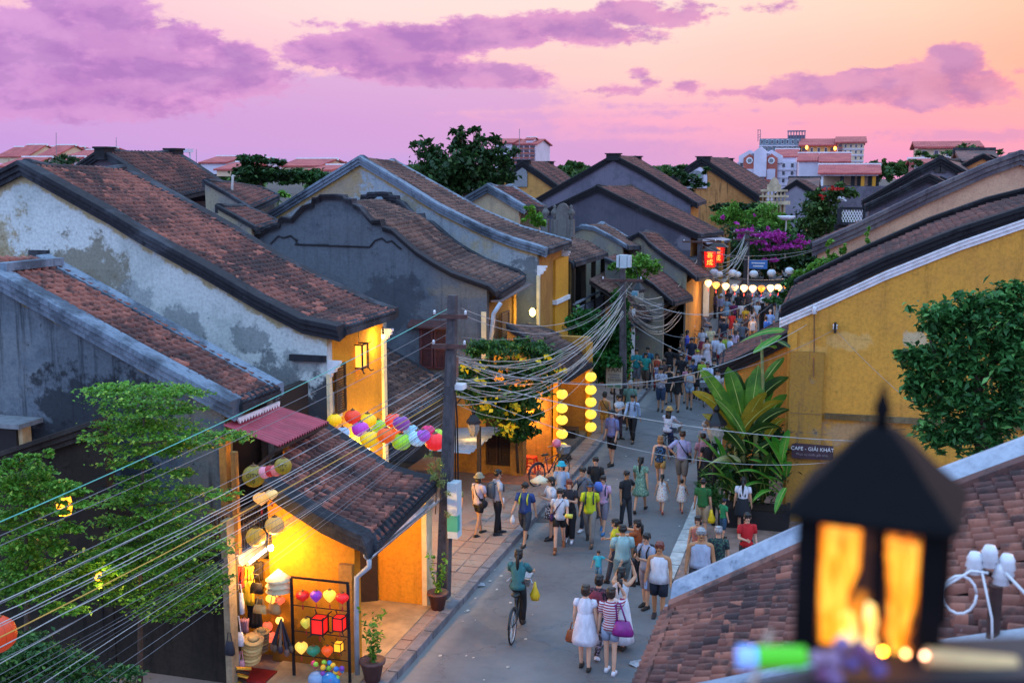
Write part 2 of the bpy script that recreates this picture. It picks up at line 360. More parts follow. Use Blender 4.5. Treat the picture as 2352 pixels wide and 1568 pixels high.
def tile_roof(par, N, Fp, cs=.19, rs=.21, nobj=300, mat=None, drop=.1, u0=.0, u1=1., name='roof_tile', eave_mat=None, ends=True):
    """half-round tiles over the ruled surface between polyline N (near) and Fp (far), both listed ridge to eave"""
    mat = mat or T_RED; N = np.array(N, float); Fp = np.array(Fp, float); N[:, 2] -= drop; Fp[:, 2] -= drop
    wid = np.linalg.norm(resample(N, np.array([.5]))-resample(Fp, np.array([.5])))*(u1-u0)
    ln = (np.linalg.norm(np.diff(N, axis=0), axis=1).sum() + np.linalg.norm(np.diff(Fp, axis=0), axis=1).sum())/2
    nu = max(2, int(round(wid/cs))); nv = max(2, int(round(ln/rs))); cs = wid/nu; rs = ln/nv
    vv = (np.arange(nv)+.5)/nv; uu = u0+(np.arange(nu)+.5)/nu*(u1-u0)
    nn = resample(N, vv); ff = resample(Fp, vv)
    e = .5/nv; nt_ = resample(N, np.clip(vv+e, 0, 1))-resample(N, np.clip(vv-e, 0, 1)); ft = resample(Fp, np.clip(vv+e, 0, 1))-resample(Fp, np.clip(vv-e, 0, 1))
    U, Vv = np.meshgrid(uu, np.arange(nv), indexing='ij')
    P = nn[Vv]*(1-U[..., None])+ff[Vv]*U[..., None]; Tn = nt_[Vv]*(1-U[..., None])+ft[Vv]*U[..., None]
    Sx = (ff-nn)[Vv]
    P = P.reshape(-1, 3); Tn = Tn.reshape(-1, 3); Sx = Sx.reshape(-1, 3); K = len(P)
    Tn /= np.linalg.norm(Tn, axis=1)[:, None]; Sx -= Tn*(Sx*Tn).sum(1)[:, None]; Sx /= np.linalg.norm(Sx, axis=1)[:, None]
    if np.cross(Sx[0], Tn[0])[2] < 0: Sx = -Sx
    Nn = np.cross(Sx, Tn)
    tilt = .026/rs + RNG.normal(0, .035, K); yaw = RNG.normal(0, .045, K)
    T2 = Tn + Nn*tilt[:, None] + Sx*yaw[:, None]; T2 /= np.linalg.norm(T2, axis=1)[:, None]
    N2 = np.cross(Sx, T2); N2 /= np.linalg.norm(N2, axis=1)[:, None]; S2 = np.cross(T2, N2)
    P = P + Nn*(.012+RNG.normal(0, .006, K))[:, None] + Sx*RNG.normal(0, .006, K)[:, None]
    pv, pf = tile_proto(cs, rs)
    org = np.array(ORG.get(par.name, (0, 0, 0)))
    # how large each tile shows from where the photograph was taken decides which are single objects
    dist = np.linalg.norm(P-CAM, axis=1); order = np.argsort(dist); single = order[:nobj]; rest = order[nobj:]
    me = None
    if len(single):
        me = np_mesh(name, pv, pf, mat, True)
        for i in single:
            o = bpy.data.objects.new(name, me); C.objects.link(o); o.parent = par
            o.matrix_local = Matrix(((S2[i][0], T2[i][0], N2[i][0], P[i][0]-org[0]), (S2[i][1], T2[i][1], N2[i][1], P[i][1]-org[1]), (S2[i][2], T2[i][2], N2[i][2], P[i][2]-org[2]), (0, 0, 0, 1)))
    if len(rest):
        M = np.stack([S2, T2, N2], -1)[rest]; V = np.einsum('kij,vj->kvi', M, pv)+(P[rest]-org)[:, None, :]
        F = pf[None]+(np.arange(len(rest))*len(pv))[:, None, None]
        o = bpy.data.objects.new('roof_tile_field', np_mesh('roof_tile_field', V.reshape(-1, 3), F.reshape(-1, pf.shape[1]), mat, True))
        C.objects.link(o); o.parent = par; o['kind'] = 'stuff'
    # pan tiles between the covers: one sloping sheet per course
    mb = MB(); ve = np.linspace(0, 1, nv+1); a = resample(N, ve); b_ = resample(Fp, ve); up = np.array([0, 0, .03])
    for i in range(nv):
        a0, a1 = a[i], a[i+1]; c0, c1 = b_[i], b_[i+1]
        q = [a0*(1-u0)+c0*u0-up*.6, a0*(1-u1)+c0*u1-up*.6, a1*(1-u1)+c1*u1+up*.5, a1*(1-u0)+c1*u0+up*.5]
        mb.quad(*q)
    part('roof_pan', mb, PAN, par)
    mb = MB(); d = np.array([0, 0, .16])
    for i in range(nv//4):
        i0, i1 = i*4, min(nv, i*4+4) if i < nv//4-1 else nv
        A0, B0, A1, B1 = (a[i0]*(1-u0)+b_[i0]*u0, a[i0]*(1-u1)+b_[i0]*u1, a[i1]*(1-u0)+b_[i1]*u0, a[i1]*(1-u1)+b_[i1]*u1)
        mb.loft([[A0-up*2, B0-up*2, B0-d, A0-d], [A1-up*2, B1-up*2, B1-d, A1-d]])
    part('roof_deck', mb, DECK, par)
    if ends:   # mortared tile ends along the eave
        mb = MB(); e0 = resample(N, np.array([1.]))[0]; e1 = resample(Fp, np.array([1.]))[0]
        for k in range(nu):
            u = u0+(k+.5)/nu*(u1-u0); p = e0*(1-u)+e1*u; t = Tn[k*nv+nv-1]
            mb.tube([p-t*.12+np.array([0, 0, .02]), p+t*.06+np.array([0, 0, .0])], cs*.40, 7)
        mb.bar(e0+(e1-e0)*u0-np.array([0, 0, .09]), e0+(e1-e0)*u1-np.array([0, 0, .09]), .16, .12)
        part('eave_trim', mb, eave_mat or VERGE, par)
def gable_wall(par, top, Y, z0, mat, th=.25, name='gable_wall', rows=10, cols=60, x0=None, x1=None):
    """wall in the plane Y, its upper edge the polyline top (X, Z); the attribute 'edge' keeps the distance below that edge"""
    top = np.asarray(top, float); o_ = np.argsort(top[:, 0]); top = top[o_]
    xs = np.linspace(x0 if x0 is not None else top[0, 0], x1 if x1 is not None else top[-1, 0], cols); zt = np.interp(xs, top[:, 0], top[:, 1])
    org = np.array(ORG.get(par.name, (0, 0, 0)))
    V = []; E_ = []
    tt = np.linspace(0, 1, rows)**1.7
    for x_, z_ in zip(xs, zt):
        for t in tt:
            V.append((x_, Y, z_+(z0-z_)*t)); E_.append((z_-z0)*t)
    F = [(i*rows+j, i*rows+j+1, (i+1)*rows+j+1, (i+1)*rows+j) for i in range(cols-1) for j in range(rows-1)]
    k = len(V)
    for x_, z_ in zip(xs, zt): V += [(x_, Y+th, z_), (x_, Y+th, z0)]; E_ += [0, 5]
    for i in range(cols-1):
        F.append((k+2*i, k+2*i+2, k+2*i+3, k+2*i+1)); F.append((i*rows, (i+1)*rows, k+2*i+2, k+2*i))
    F.append(((cols-1)*rows, cols*rows-1, k+2*cols-1, k+2*cols-2)); F.append((0, k, k+1, rows-1))
    me = bpy.data.meshes.new(name); me.from_pydata([tuple(np.array(v)-org) for v in V], [], F); me.update(); me.materials.append(mat)
    at_ = me.attributes.new('edge', 'FLOAT', 'POINT'); at_.data.foreach_set('value', np.array(E_, 'f'))
    return part(name, me, mat, par)
def px_line(pts, Y): return np.array([at(x_, y_, Y=Y) for x_, y_ in pts])
def shutter(par, c, w, h, axis='x', mat=None, name='shutter', nsl=9):
    """louvred shutter panel standing on a wall; axis = the wall's normal"""
    mb = MB(); x_, y_, z_ = c; t = .05
    def bx(a0, a1, b0, b1, dn, dt):
        if axis == 'x': mb.box((x_+dn, y_+a0, z_+b0), (x_+dn+dt, y_+a1, z_+b1))
        else: mb.box((x_+a0, y_+dn-dt, z_+b0), (x_+a1, y_+dn, z_+b1))
    bx(-w/2, -w/2+.06, 0, h, 0, t); bx(w/2-.06, w/2, 0, h, 0, t); bx(-w/2+.06, w/2-.06, 0, .07, 0, t-.004); bx(-w/2+.06, w/2-.06, h-.07, h, 0, t-.004); bx(-w/2+.06, w/2-.06, h*.5-.03, h*.5+.03, 0, t-.004)
    for i in range(nsl*2):
        zz = .09+i*(h-.18)/(nsl*2); bx(-w/2+.06, w/2-.06, zz, zz+(h-.18)/(nsl*2)*.62, 0, t*.5)
    return part(name, mb, mat or DWOOD, par)
# ------------------------------------------------------------------ ground, road, pavements
m_, h_, b_ = mk('asphalt'); p_ = pos(h_)
_a = h_.noise(p_, .35, 5, .6); _b = h_.noise(p_, 3., 5, .65); _c = h_.noise(p_, 60., 3)
_x, _y, _z = h_.sep(p_)
_col = h_.mix(h_.ss(_a, .35, .68), '#545458', '#6c6a6c'); _col = h_.mix(h_.ss(_b, .52, .7, 0, .5), _col, '#48474b')
_col = h_.mix(h_.ss(_c, .55, .75, 0, .35), _col, '#827f82')
_cr = h_.voro(h_.vm('ADD', p_, h_.vm('MULTIPLY', h_.comb(_b, _a, 0.), (1.2, 1.2, 0))), .42, 'DISTANCE_TO_EDGE')
_col = h_.mix(h_.ss(_cr, .012, .003, 0, .45), _col, '#3a383c')
_pt = h_.voro(h_.vm('MULTIPLY', p_, (.5, .22, 1.)), 1., 'F1', 1); _col = h_.mix(h_.ss(h_.sep(_pt)[0], .72, .74, 0, .35), _col, '#4a494d')
_gut = h_.m('ADD', h_.ss(_x, -6.6, -7.35), h_.m('MULTIPLY', h_.m('SUBTRACT', _b, .5), .8))
_col = h_.mix(h_.ss(_gut, .3, .9, 0, .45), _col, '#8a8480')
h_.put(b_, 'Base Color', _col); h_.put(b_, 'Roughness', h_.ss(_b, .4, .75, .8, .55)); bump(h_, b_, _c, .3, .01); ASPH = m_
m_, h_, b_ = mk('paving'); p_ = pos(h_)
_a = h_.noise(p_, 1.1, 5); _b = h_.noise(p_, 9., 5, .65); _i = h_.new('ShaderNodeObjectInfo').outputs['Random']
_col = h_.mix(h_.ss(_a, .35, .65), '#8e7468', '#94887e'); _col = h_.mix(h_.ss(_b, .5, .72, 0, .6), _col, '#5c5048'); _col = h_.mix(h_.m('MULTIPLY', _i, .5), _col, '#8a6a60')
h_.put(b_, 'Base Color', _col); h_.put(b_, 'Roughness', .85); bump(h_, b_, _b, .3, .01); PAVE = m_
KERB = plain('#6c6a70', .85, .3, 4); PALEK = plain('#a4a2a0', .85, .25, 4); TANFL = plain('#a08868', .8, .25, 3); ORFL = plain('#a8674a', .8, .2, 4)
GROUND = plain('#3c3a36', .95, .4, .6)
struct('ground', MB().add([(-900, -60, -.12), (900, -60, -.12), (900, 1600, -.12), (-900, 1600, -.12)], [(0, 1, 2, 3)]), GROUND)
struct('road', MB().add([(-7.45, 2, 0), (-.5, 2, 0), (-.5, 24.4, 0), (-3.3, 24.4, 0), (-3.3, 110, 0), (-7.45, 110, 0), (-7.45, 24.4, 0)], [(0, 1, 2, 3, 6), (6, 3, 4, 5)]), ASPH)
SW = .14
sw = struct('pavement', MB().box((-12.5, 2, -.1), (-7.62, 110, SW)), PAVE)
swr = struct('pavement', MB().box((-3.25, 24.4, -.1), (4, 110, .05)), plain('#7c6258', .85, .3, 3))
kmesh = None
for i in range(60):          # kerb stones, each its own piece, and paving slabs along the left pavement
    y0 = 14+i*.95
    mb = MB().box((-.1, -.46, -.14), (.1, .46, .02)); me = kmesh or mb.mesh('kerb_stone', KERB); kmesh = me
    o = bpy.data.objects.new('kerb_stone', me); C.objects.link(o); o.parent = sw; o.location = (-7.52+random.gauss(0, .006), y0, SW-.005+random.gauss(0, .004)); o.rotation_euler = (0, random.gauss(0, .01), random.gauss(0, .006))
pm = MB().box((-.2, -.2, -.03), (.2, .2, .012)).mesh('paving_slab', PAVE)
for i in range(70):
    for k in range(3):
        if i > 46 and k == 2: continue
        o = bpy.data.objects.new('paving_slab', pm); C.objects.link(o); o.parent = sw
        o.location = (-7.86-k*.44, 16+i*.43, SW+random.uniform(-.006, .008)); o.rotation_euler = (random.gauss(0, .008), random.gauss(0, .008), random.gauss(0, .01))
pk = MB().box((-.15, -.44, -.05), (.15, .44, .03)).mesh('kerb_slab', PALEK)
for i in range(10, 46):
    o = bpy.data.objects.new('kerb_slab', pk); C.objects.link(o); o.parent = swr; o.location = (-3.42+random.gauss(0, .01), 16+i*.92, .03+random.gauss(0, .004)); o.rotation_euler = (0, 0, random.gauss(0, .008))
CAST = plain('#3c3a3c', .6, .3, 14); SHEEN = plain('#8c8c94', .35, .3, 12)
def at_px(x_, y_, Z=0): return at(x_, y_, Z=Z)
q = at_px(1245, 1193); solo('manhole_cover', MB().lathe([(.28, .004), (.28, .012), (.2, .014), (.19, .01), (.02, .012)], (q[0], q[1], .0), 20), CAST, 'round iron manhole cover in the road by the left kerb', 'manhole cover', tuple(q))
for (x_, y_, s, lab) in ((1098, 1345, .17, 'crumpled white paper scrap on the asphalt near the left kerb'), (1200, 1440, .0, ''), (1470, 1528, .2, 'torn wet plastic sheet on the road at the lower edge by the tiled roof')):
    if not s: continue
    q = at_px(x_, y_); mb = MB(); n_ = 7
    vs = [(q[0], q[1], .05)]+[(q[0]+s*random.uniform(.5, 1.3)*math.cos(k*2*math.pi/n_), q[1]+s*random.uniform(.5, 1.)*math.sin(k*2*math.pi/n_), .006+random.random()*.05) for k in range(n_)]
    mb.add(vs, [(0, 1+k, 1+(k+1) % n_) for k in range(n_)]); solo('litter', mb, SHEEN, lab, 'litter', tuple(q))

V = []; F = []
for i in range(170):       # small scraps and dry leaves along the gutters
    x_ = random.choice([-7.3, -7.25, -3.65])+random.gauss(0, .16) if i < 120 else random.uniform(-7.3, -3.6); y_ = random.uniform(17, 60); s_ = random.uniform(.012, .05); a = random.uniform(0, 3)
    V += [(x_+s_*math.cos(a+k*1.57), y_+s_*1.4*math.sin(a+k*1.57), .006+random.random()*.015) for k in range(4)]; F.append((4*i, 4*i+1, 4*i+2, 4*i+3))
solo('litter_scraps', MB().add(V, F), plain('#a8a098', .8, .5, 3), 'small paper scraps and dry leaves scattered along the road gutters', 'litter', kind='stuff')

# ------------------------------------------------------------------ house builder
def ext(P, back):     # a polyline's first point carried on along its own line by `back` metres of X
    P = np.asarray(P, float); d = P[0]-P[1]; d = d/abs(d[0]+1e-9)*back; return np.vstack([P[0]+d, P])
def verge(par, P, mat, h=.42, w=.34, name='verge', cap=True):
    return part(name, MB().sweep([tuple(p) for p in P], verge_sec(h, w)), mat, par)
def ridge_cap(par, a, b, mat, sag=.12, w=.34, h=.3, n=9):
    mb = MB(); a = np.array(a); b = np.array(b); rings = []
    for i in range(n):
        t = i/(n-1); p = a*(1-t)+b*t; p[2] -= sag*4*t*(1-t)
        rings.append([(p[0]-w/2, p[1], p[2]-h), (p[0]+w/2, p[1], p[2]-h), (p[0]+w/2, p[1], p[2]-.04), (p[0]+w*.25, p[1], p[2]+.02), (p[0]-w*.25, p[1], p[2]+.02), (p[0]-w/2, p[1], p[2]-.04)])
    mb.loft(rings); return part('ridge', mb, mat, par)
def PP(x_, y_, Y_, rx, rz, c_, k): p = at(x_, y_, Y=Y_); return (p[0], p[2], rx, rz, c_, k)
def house(name, label, Yn, Yf, near, far, wall, vmat=None, vh=.42, vw=.36, z0=-.1, back=None, backlen=5., tile=None, nobj=300, cs=.2, rs=.22, over=.4, facade=None, farverge=True, cat='house', ridge=True, sag=.12, drop=.1, farwall=True):
    """gabled shop-house: near / far are pixel polylines of the verge tops, ridge to eave, in the planes Yn, Yf"""
    vmat = vmat or VERGE; N = px_line(near, Yn); F_ = px_line(far, Yf)
    T = thing(name, label, cat, (N[-1][0]-over, Yn, 0.))
    P = N
    if back is not None:
        B_ = np.vstack([px_line(back, Yn)[::-1], ]) if len(back) else None
        if B_ is None or not len(B_):
            d = N[0].copy(); e_ = N[-1].copy(); B_ = np.array([[2*d[0]-e_[0], Yn, e_[2]]])
        P = np.vstack([B_, N])
    top = P.copy(); top[:, 2] -= vh*.9
    mir = N[-1][0] < N[0][0]       # a house on the right of the street slopes down to the left
    gable_wall(T, top[:, [0, 2]], Yn, z0, wall, **{'x0' if mir else 'x1': N[-1][0]-over})
    verge(T, P, vmat, vh, vw)
    if farverge:
        Pf = F_ if back is None else np.vstack([[[2*F_[0][0]-F_[-1][0], Yf, F_[-1][2]]], F_])
        verge(T, Pf, vmat, vh*.8, vw, 'verge')
        if farwall:
            tf = Pf.copy(); tf[:, 2] -= vh*.75; gable_wall(T, tf[:, [0, 2]], Yf, z0, wall, rows=4, cols=16, **{'x0' if mir else 'x1': F_[-1][0]-over})
    if mir and not facade: part('facade', MB().box((N[-1][0]-over-.02, Yn+.02, z0), (N[-1][0]-over+.25, Yf, N[-1][2]-.35)), wall, T)
    tile_roof(T, N, F_, cs, rs, nobj, tile, drop=drop, u0=.03, u1=.97)
    if back is not None:
        bn = P[:-len(N)+1][::-1] if len(N) > 1 else P; bf = Pf[:2][::-1] if farverge else bn+np.array([0, Yf-Yn, 0])
        mb = MB(); a_ = resample(bn, np.linspace(0, 1, 8)); c_ = resample(bf, np.linspace(0, 1, 8)); dz = np.array([0, 0, drop])
        for i in range(7): mb.quad(a_[i]-dz, c_[i]-dz, c_[i+1]-dz, a_[i+1]-dz)
        part('roof_deck', mb, tile or T_RED, T)
    if ridge: ridge_cap(T, N[0]+np.array([0, .1, .02]), F_[0]-np.array([0, .1, -.02]), vmat, sag)
    if facade:
        xa = N[-1][0]-over; xb = F_[-1][0]-over; ze = N[-1][2]-.35
        mb = MB().add([(xa-.25, Yn, z0), (xa, Yn+.004, z0), (xb, Yf, z0), (xb-.25, Yf, z0), (xa-.25, Yn, ze), (xa, Yn+.004, ze), (xb, Yf, ze), (xb-.25, Yf, ze)],
                      [(0, 3, 2, 1), (4, 5, 6, 7), (0, 1, 5, 4), (1, 2, 6, 5), (2, 3, 7, 6), (3, 0, 4, 7)])
        part('facade', mb, facade, T)
    return T, N, F_
def corbel(par, x_, y_, z_, mat=None, s=1.):
    """scrolled white eave bracket on the corner of a facade"""
    pr_ = [(0, 0), (.5, 0), (.5, -.1), (.42, -.14), (.44, -.24), (.32, -.3), (.3, -.42), (.16, -.46), (.12, -.62), (0, -.7)]
    mb = MB().loft([[(x_+a*s, y_-.07, z_+b*s) for a, b in pr_], [(x_+a*s, y_+.07, z_+b*s) for a, b in pr_]]); return part('corbel', mb, mat or WHITE, par)

# ------------------------------------------------------------------ left row, nearest first
# A: one-storey shop with the lantern rack on its yellow gable wall
WALL_A = stucco('wall_shop', '#d08a22', '#c88222', '#7c5018', streak=.2, moss=.14, patches=[(-9.6, .5, 1.6, .5, '#5c4020', .7)])
TA, NA, FA = house('shop_house', 'low yellow shop with lantern rack on its gable wall and mossy tiled roof', 18.1, 21.8,
    [(612, 1088), (641, 1110), (743, 1176), (800, 1203), (842, 1221), (851, 1240)], [(720, 958), (747, 975), (820, 1022), (891, 1069), (954, 1088), (1000, 1098)],
    WALL_A, VERGE, vh=.36, vw=.4, z0=-.4, ridge=False, over=.32, cs=.225, rs=.2, farwall=False, drop=.08)
part('pillar', MB().box((-8.42, 17.98, -.2), (-8.16, 18.26, 2.2)), YELD, TA)
part('end_wall', MB().loft([[(-10.4, y_, -.1), (-8.02, y_, -.1), (-8.02, y_, 2.25), (-9.2, y_, 2.75), (-10.4, y_, 3.2)] for y_ in (21.42, 21.68)]), YEL, TA)
part('corner_strip', MB().box((-8.1, 21.38, .1), (-7.99, 21.72, 2.6)), PALE, TA)
part('inner_wall', MB().box((-9.9, 18.4, -.1), (-9.65, 21.42, 3.)), YELD, TA)
part('door_leaf', MB().cbox((-9.35, 21.25, 1.1), (.55, .05, 2.), Matrix.Rotation(.5, 3, 'Z')), DWOOD, TA)
part('porch_floor', MB().box((-9.65, 17.2, -.1), (-7.9, 21.42, .17)), TANFL, TA)
mb = MB(); g0 = at(842, 1281, Y=18.0); g1 = at(1010, 1142, Y=21.95); rg = []      # half-round tin gutter under the eave
for t in np.linspace(0, 1, 12):
    p = g0*(1-t)+g1*t; rg.append([(p[0]+math.cos(a)*.1+.03, p[1], p[2]+math.sin(a)*.1+.06) for a in np.linspace(math.pi, 2*math.pi, 7)]+[(p[0]+math.cos(a)*.088+.03, p[1], p[2]+math.sin(a)*.088+.062) for a in np.linspace(2*math.pi, math.pi, 7)])
mb.loft(rg); part('gutter', mb, STEEL, TA, True)
dp = [g0+np.array([.04, .02, -.02]), g0+np.array([.04, .02, -.16]), g0+np.array([-.2, .0, -.38]), (g0[0]-.2, 18.0-.06, 1.2), (g0[0]-.2, 17.94, .0)]
part('downpipe', MB().tube(dp, .05, 8), plain('#9aa2ae', .5, .15, 5), TA, True)

# B: long low house behind the shop: dark wall, pale verges, balcony under a red awning
WALL_B = stucco('wall_sooty', '#56606a', '#66707a', '#1b1d22', streak=.75, moss=.4, patches=[(-12.3, 4.7, 1.6, .6, '#7c7460', .6), (-11.4, 3.2, .8, 2., '#6c6a60', .6), (-17, 5.2, 2., 1.2, '#70787e', .6), (-13.6, 4.2, 1.8, 1.6, '#23262c', .85), (-16, 3.2, 2.6, 1.2, '#2a2e34', .8)], band=('#8a7c58', .12, .4))
TB, NB, FB = house('long_house', 'long low house with sooty gable wall and bluish verges behind the layered tree', 18.5, 20.4,
    [(-60, 580), (0, 616), (120, 683), (333, 802), (533, 909), (545, 916)], [(100, 584), (133, 602), (250, 666), (493, 801), (632, 877), (640, 881)],
    WALL_B, VERGE_L, vh=.40, vw=.44, z0=-.6, ridge=False, over=.28, cs=.22, rs=.2, drop=.1)
part('roof_cap', MB().bar(NB[1]+np.array([0, 0, .02]), FB[1]+np.array([0, 0, .02]), .3, .16), VERGE_L, TB)
xb_ = NB[-1][0]-.28
part('corner_post', MB().box((xb_-.1, 18.42, 2.0), (xb_+.05, 18.6, 4.35)), YELD, TB)
mb = MB(); n_ = 15       # scalloped white fascia under the eave
e0 = NB[-1]+np.array([.0, 0, -.36]); e1 = FB[-1]+np.array([.0, 0, -.36])
for i in range(n_):
    a = e0+(e1-e0)*i/n_; b = e0+(e1-e0)*(i+1)/n_; c_ = (a+b)/2-np.array([0, 0, .12])
    mb.loft([[a+np.array([-.02, 0, 0]), b+np.array([-.02, 0, 0]), b-np.array([.02, 0, .05]), c_-np.array([.02, 0, 0]), a-np.array([.02, 0, .05])], [a+np.array([.02, 0, 0]), b+np.array([.02, 0, 0]), b-np.array([-.02, 0, .05]), c_+np.array([.02, 0, 0]), a-np.array([-.02, 0, .05])]])
part('fascia', mb, WHITE, TB)
part('balcony_back', MB().box((xb_-.5, 18.75, 2.1), (xb_-.3, 22.6, 4.6)), plain('#1c100c', .8, .3, 6), TB)
part('balcony_floor', MB().box((xb_-.5, 17.75, 2.12), (xb_+.62, 20.3, 2.24)), GREY, TB)
part('balcony_fascia', MB().box((xb_+.6, 17.7, 1.93), (xb_+.66, 19.9, 2.28)), WHITE, TB)
part('balcony_side', MB().box((xb_+.0, 17.68, 1.95), (xb_+.6, 17.74, 2.26)), WHITE, TB)
for (x_, y_) in ((xb_+.58, 17.8), (xb_+.58, 19.8)): part('balcony_post', MB().box((x_-.05, y_-.05, 2.2), (x_+.05, y_+.05, 4.2)), YELD, TB)
rl = part('railing', MB().bar((xb_, 17.8, 3.02), (xb_+.58, 17.8, 3.02), .07).bar((xb_+.58, 17.8, 3.02), (xb_+.58, 19.8, 3.02), .07).bar((xb_, 17.8, 2.75), (xb_+.58, 17.8, 2.75), .05).bar((xb_+.58, 17.8, 2.75), (xb_+.58, 19.8, 2.75), .05), plain('#5a4a40', .8, .2, 6), TB)
for i in range(7): part('baluster', MB().box((xb_+.03+i*.085, 17.79, 2.24), (xb_+.055+i*.085, 17.82, 3.0)), DWOOD, rl)
for i in range(20): part('baluster', MB().box((xb_+.57, 17.9+i*.095, 2.24), (xb_+.595, 17.925+i*.095, 3.0)), DWOOD, rl)
# red corrugated awning
q = [at(514, 976, Y=18.3), at(633, 930, Y=20.4), at(756, 968, Y=20.9), at(640, 1024, Y=18.2)]; mb = MB(); n_ = 100; rg = []
for i in range(n_+1):
    t = i/n_; s_ = .024*math.sin(t*2*math.pi*21); a = q[0]*(1-t)+q[1]*t; b = q[3]*(1-t)+q[2]*t; rg.append((a+np.array([0, 0, s_]), b+np.array([0, 0, s_])))
for i in range(n_): mb.quad(rg[i][0], rg[i+1][0], rg[i+1][1], rg[i][1])
for i in range(n_): mb.quad(rg[i][0]-np.array([0, 0, .012]), rg[i][1]-np.array([0, 0, .012]), rg[i+1][1]-np.array([0, 0, .012]), rg[i+1][0]-np.array([0, 0, .012]))
aw = part('awning', mb, plain('#a63a48', .5, .18, 3), TB, True)
part('awning_beam', MB().bar(q[3]-np.array([.05, 0, .07]), q[2]-np.array([.05, 0, .07]), .06), DWOOD, aw)
part('awning_strut', MB().bar(q[3]-np.array([.1, -.1, .1]), (xb_+.0, 18.5, 3.2), .05).bar(q[2]-np.array([.1, .1, .1]), (xb_, 20.3, 3.4), .05), DWOOD, aw)

# C: big house with the peeling pale gable and a lit yellow front
WALL_C = stucco('wall_peeling', '#c6ccca', '#b2bab8', '#34373c', streak=.16, moss=.16, mix=.5, band=('#a8966c', .24, .7),
    patches=[(-19.2, 5.4, 2.9, 2.4, '#6f6c64', .95), (-17.2, 6.9, 1.2, .95, '#7d7868', .9), (-20.5, 7.2, 2.0, 1.6, '#a08f6a', .8), (-11.0, 3.6, 1.5, 1.6, '#2e3038', .95), (-12.2, 4.3, 1.2, 1.0, '#565c60', .8), (-13.5, 4.4, .9, .8, '#5f666a', .7), (-14.6, 5.6, .7, .6, '#6c7376', .6), (-11.6, 4.9, .9, .5, '#7a8284', .6), (-15.8, 6.3, .5, .4, '#7c8486', .6), (-16.8, 5.0, 1.2, .4, '#8a9296', .6), (-12.8, 5.4, .6, .4, '#5c6468', .6)])
YEL_C = stucco('yellow_lit', '#d8962a', '#cf8c28', '#8a5c1c', streak=.16, moss=.1)
TC, NC, FC = house('gable_house', 'large house with peeling pale gable wall, black verges and long red tiled roof', 23., 27.,
    [(55, 368), (160, 426), (257, 480), (333, 527), (467, 600), (600, 677), (700, 728), (770, 742), (784, 746)],
    [(284, 381), (407, 447), (533, 517), (634, 581), (784, 657), (860, 692), (898, 704), (908, 708)],
    WALL_C, VERGE, vh=.36, vw=.46, z0=-.1, back=[(-200, 497)], over=.36, cs=.215, rs=.2, facade=YEL_C, sag=.14)
xc = NC[-1][0]-.36; xc2 = FC[-1][0]-.36
part('corner_strip', MB().box((xc-.02, 22.96, 0), (xc+.06, 23.1, 4.7)), PALE, TC); part('corner_strip', MB().box((xc2-.05, 26.85, 0), (xc2+.08, 27.05, 4.9)), PALE, TC)
corbel(TC, xc, 23.05, 5.0, s=.6); corbel(TC, xc2, 26.95, 5.2, s=.6)
mb = MB().box((-.24, -.05, 0), (.0, .05, 5)); part('wall_pilaster', MB().box((-18.6, 22.86, 1.), (-18.1, 23.02, 7.35)), stucco('pilaster_soot', '#3e4148', '#4a4d52', '#1c1d22'), TC)
part('drip_course', MB().box((xc-.9, 22.9, 4.98), (xc-.02, 23.02, 5.12)), VERGE, TC)
shutter(TC, (xc+.03, 23.55, 3.7), .55, 1.15, 'x', plain('#4a3218', .7, .2, 8), 'shutter')
def hang_frame(x_, y_, z_, lab):     # framed hanging lamp under the eave
    T = thing('frame_lantern', lab, 'lantern', (x_, y_, z_)); w, hh = .17, .62
    part('pane', MB().box((x_-w*.8, y_-w*.8, z_-.55), (x_+w*.8, y_+w*.8, z_-.03)), glow('#ffb040', 1.6), T)
    mb = MB()
    for a in (-1, 1):
        for b in (-1, 1):
            mb.bar((x_+a*w, y_+b*w, z_), (x_+a*w, y_+b*w, z_-.62), .035); mb.tube([(x_+a*w, y_+b*w, z_-.6), (x_+a*w*1.3, y_+b*w*1.3, z_-.68), (x_+a*w*1.6, y_+b*w*1.6, z_-.66)], .014, 5)
            mb.tube([(x_+a*w, y_+b*w, z_-.02), (x_+a*w*1.4, y_+b*w*1.4, z_+.05)], .014, 5)
        mb.bar((x_+a*w, y_-w, z_), (x_+a*w, y_+w, z_), .03); mb.bar((x_-w, y_+a*w, z_), (x_+w, y_+a*w, z_), .03); mb.bar((x_+a*w, y_-w, z_-.57), (x_+a*w, y_+w, z_-.57), .03); mb.bar((x_-w, y_+a*w, z_-.57), (x_+w, y_+a*w, z_-.57), .03)
    mb.bar((x_, y_, z_), (x_, y_, z_+.4), .012); part('frame', mb, DWOOD, T); return T
p = at(832, 790, Y=25.0); hang_frame(p[0]-.1, 25.0, p[2], 'dark framed hanging lantern under the eave of the yellow facade')

# L1: lean-to roof between C's front and the dark curvy gable
TL1 = thing('lean_to', 'tiled lean-to roof between the yellow facade and the concrete pole', 'lean-to', (-9.4, 27.3, 0))
FL = px_line([(870, 788), (902, 806), (960, 838), (1020, 872), (1050, 890)], 32.6); NL = FL.copy(); NL[:, 1] = 27.3
tile_roof(TL1, NL, FL, .22, .2, 300, T_GRY, drop=.06, u1=.97); verge(TL1, FL, VERGE, .24, .3); verge(TL1, NL, VERGE, .2, .25)
part('back_wall', MB().box((FL[0][0]-.3, 27.4, 0), (FL[0][0]-.05, 32.5, 3.5)), YELD, TL1); part('post', MB().box((FL[-1][0]-.35, 27.4, .1), (FL[-1][0]-.2, 27.55, 2.)), DWOOD, TL1)

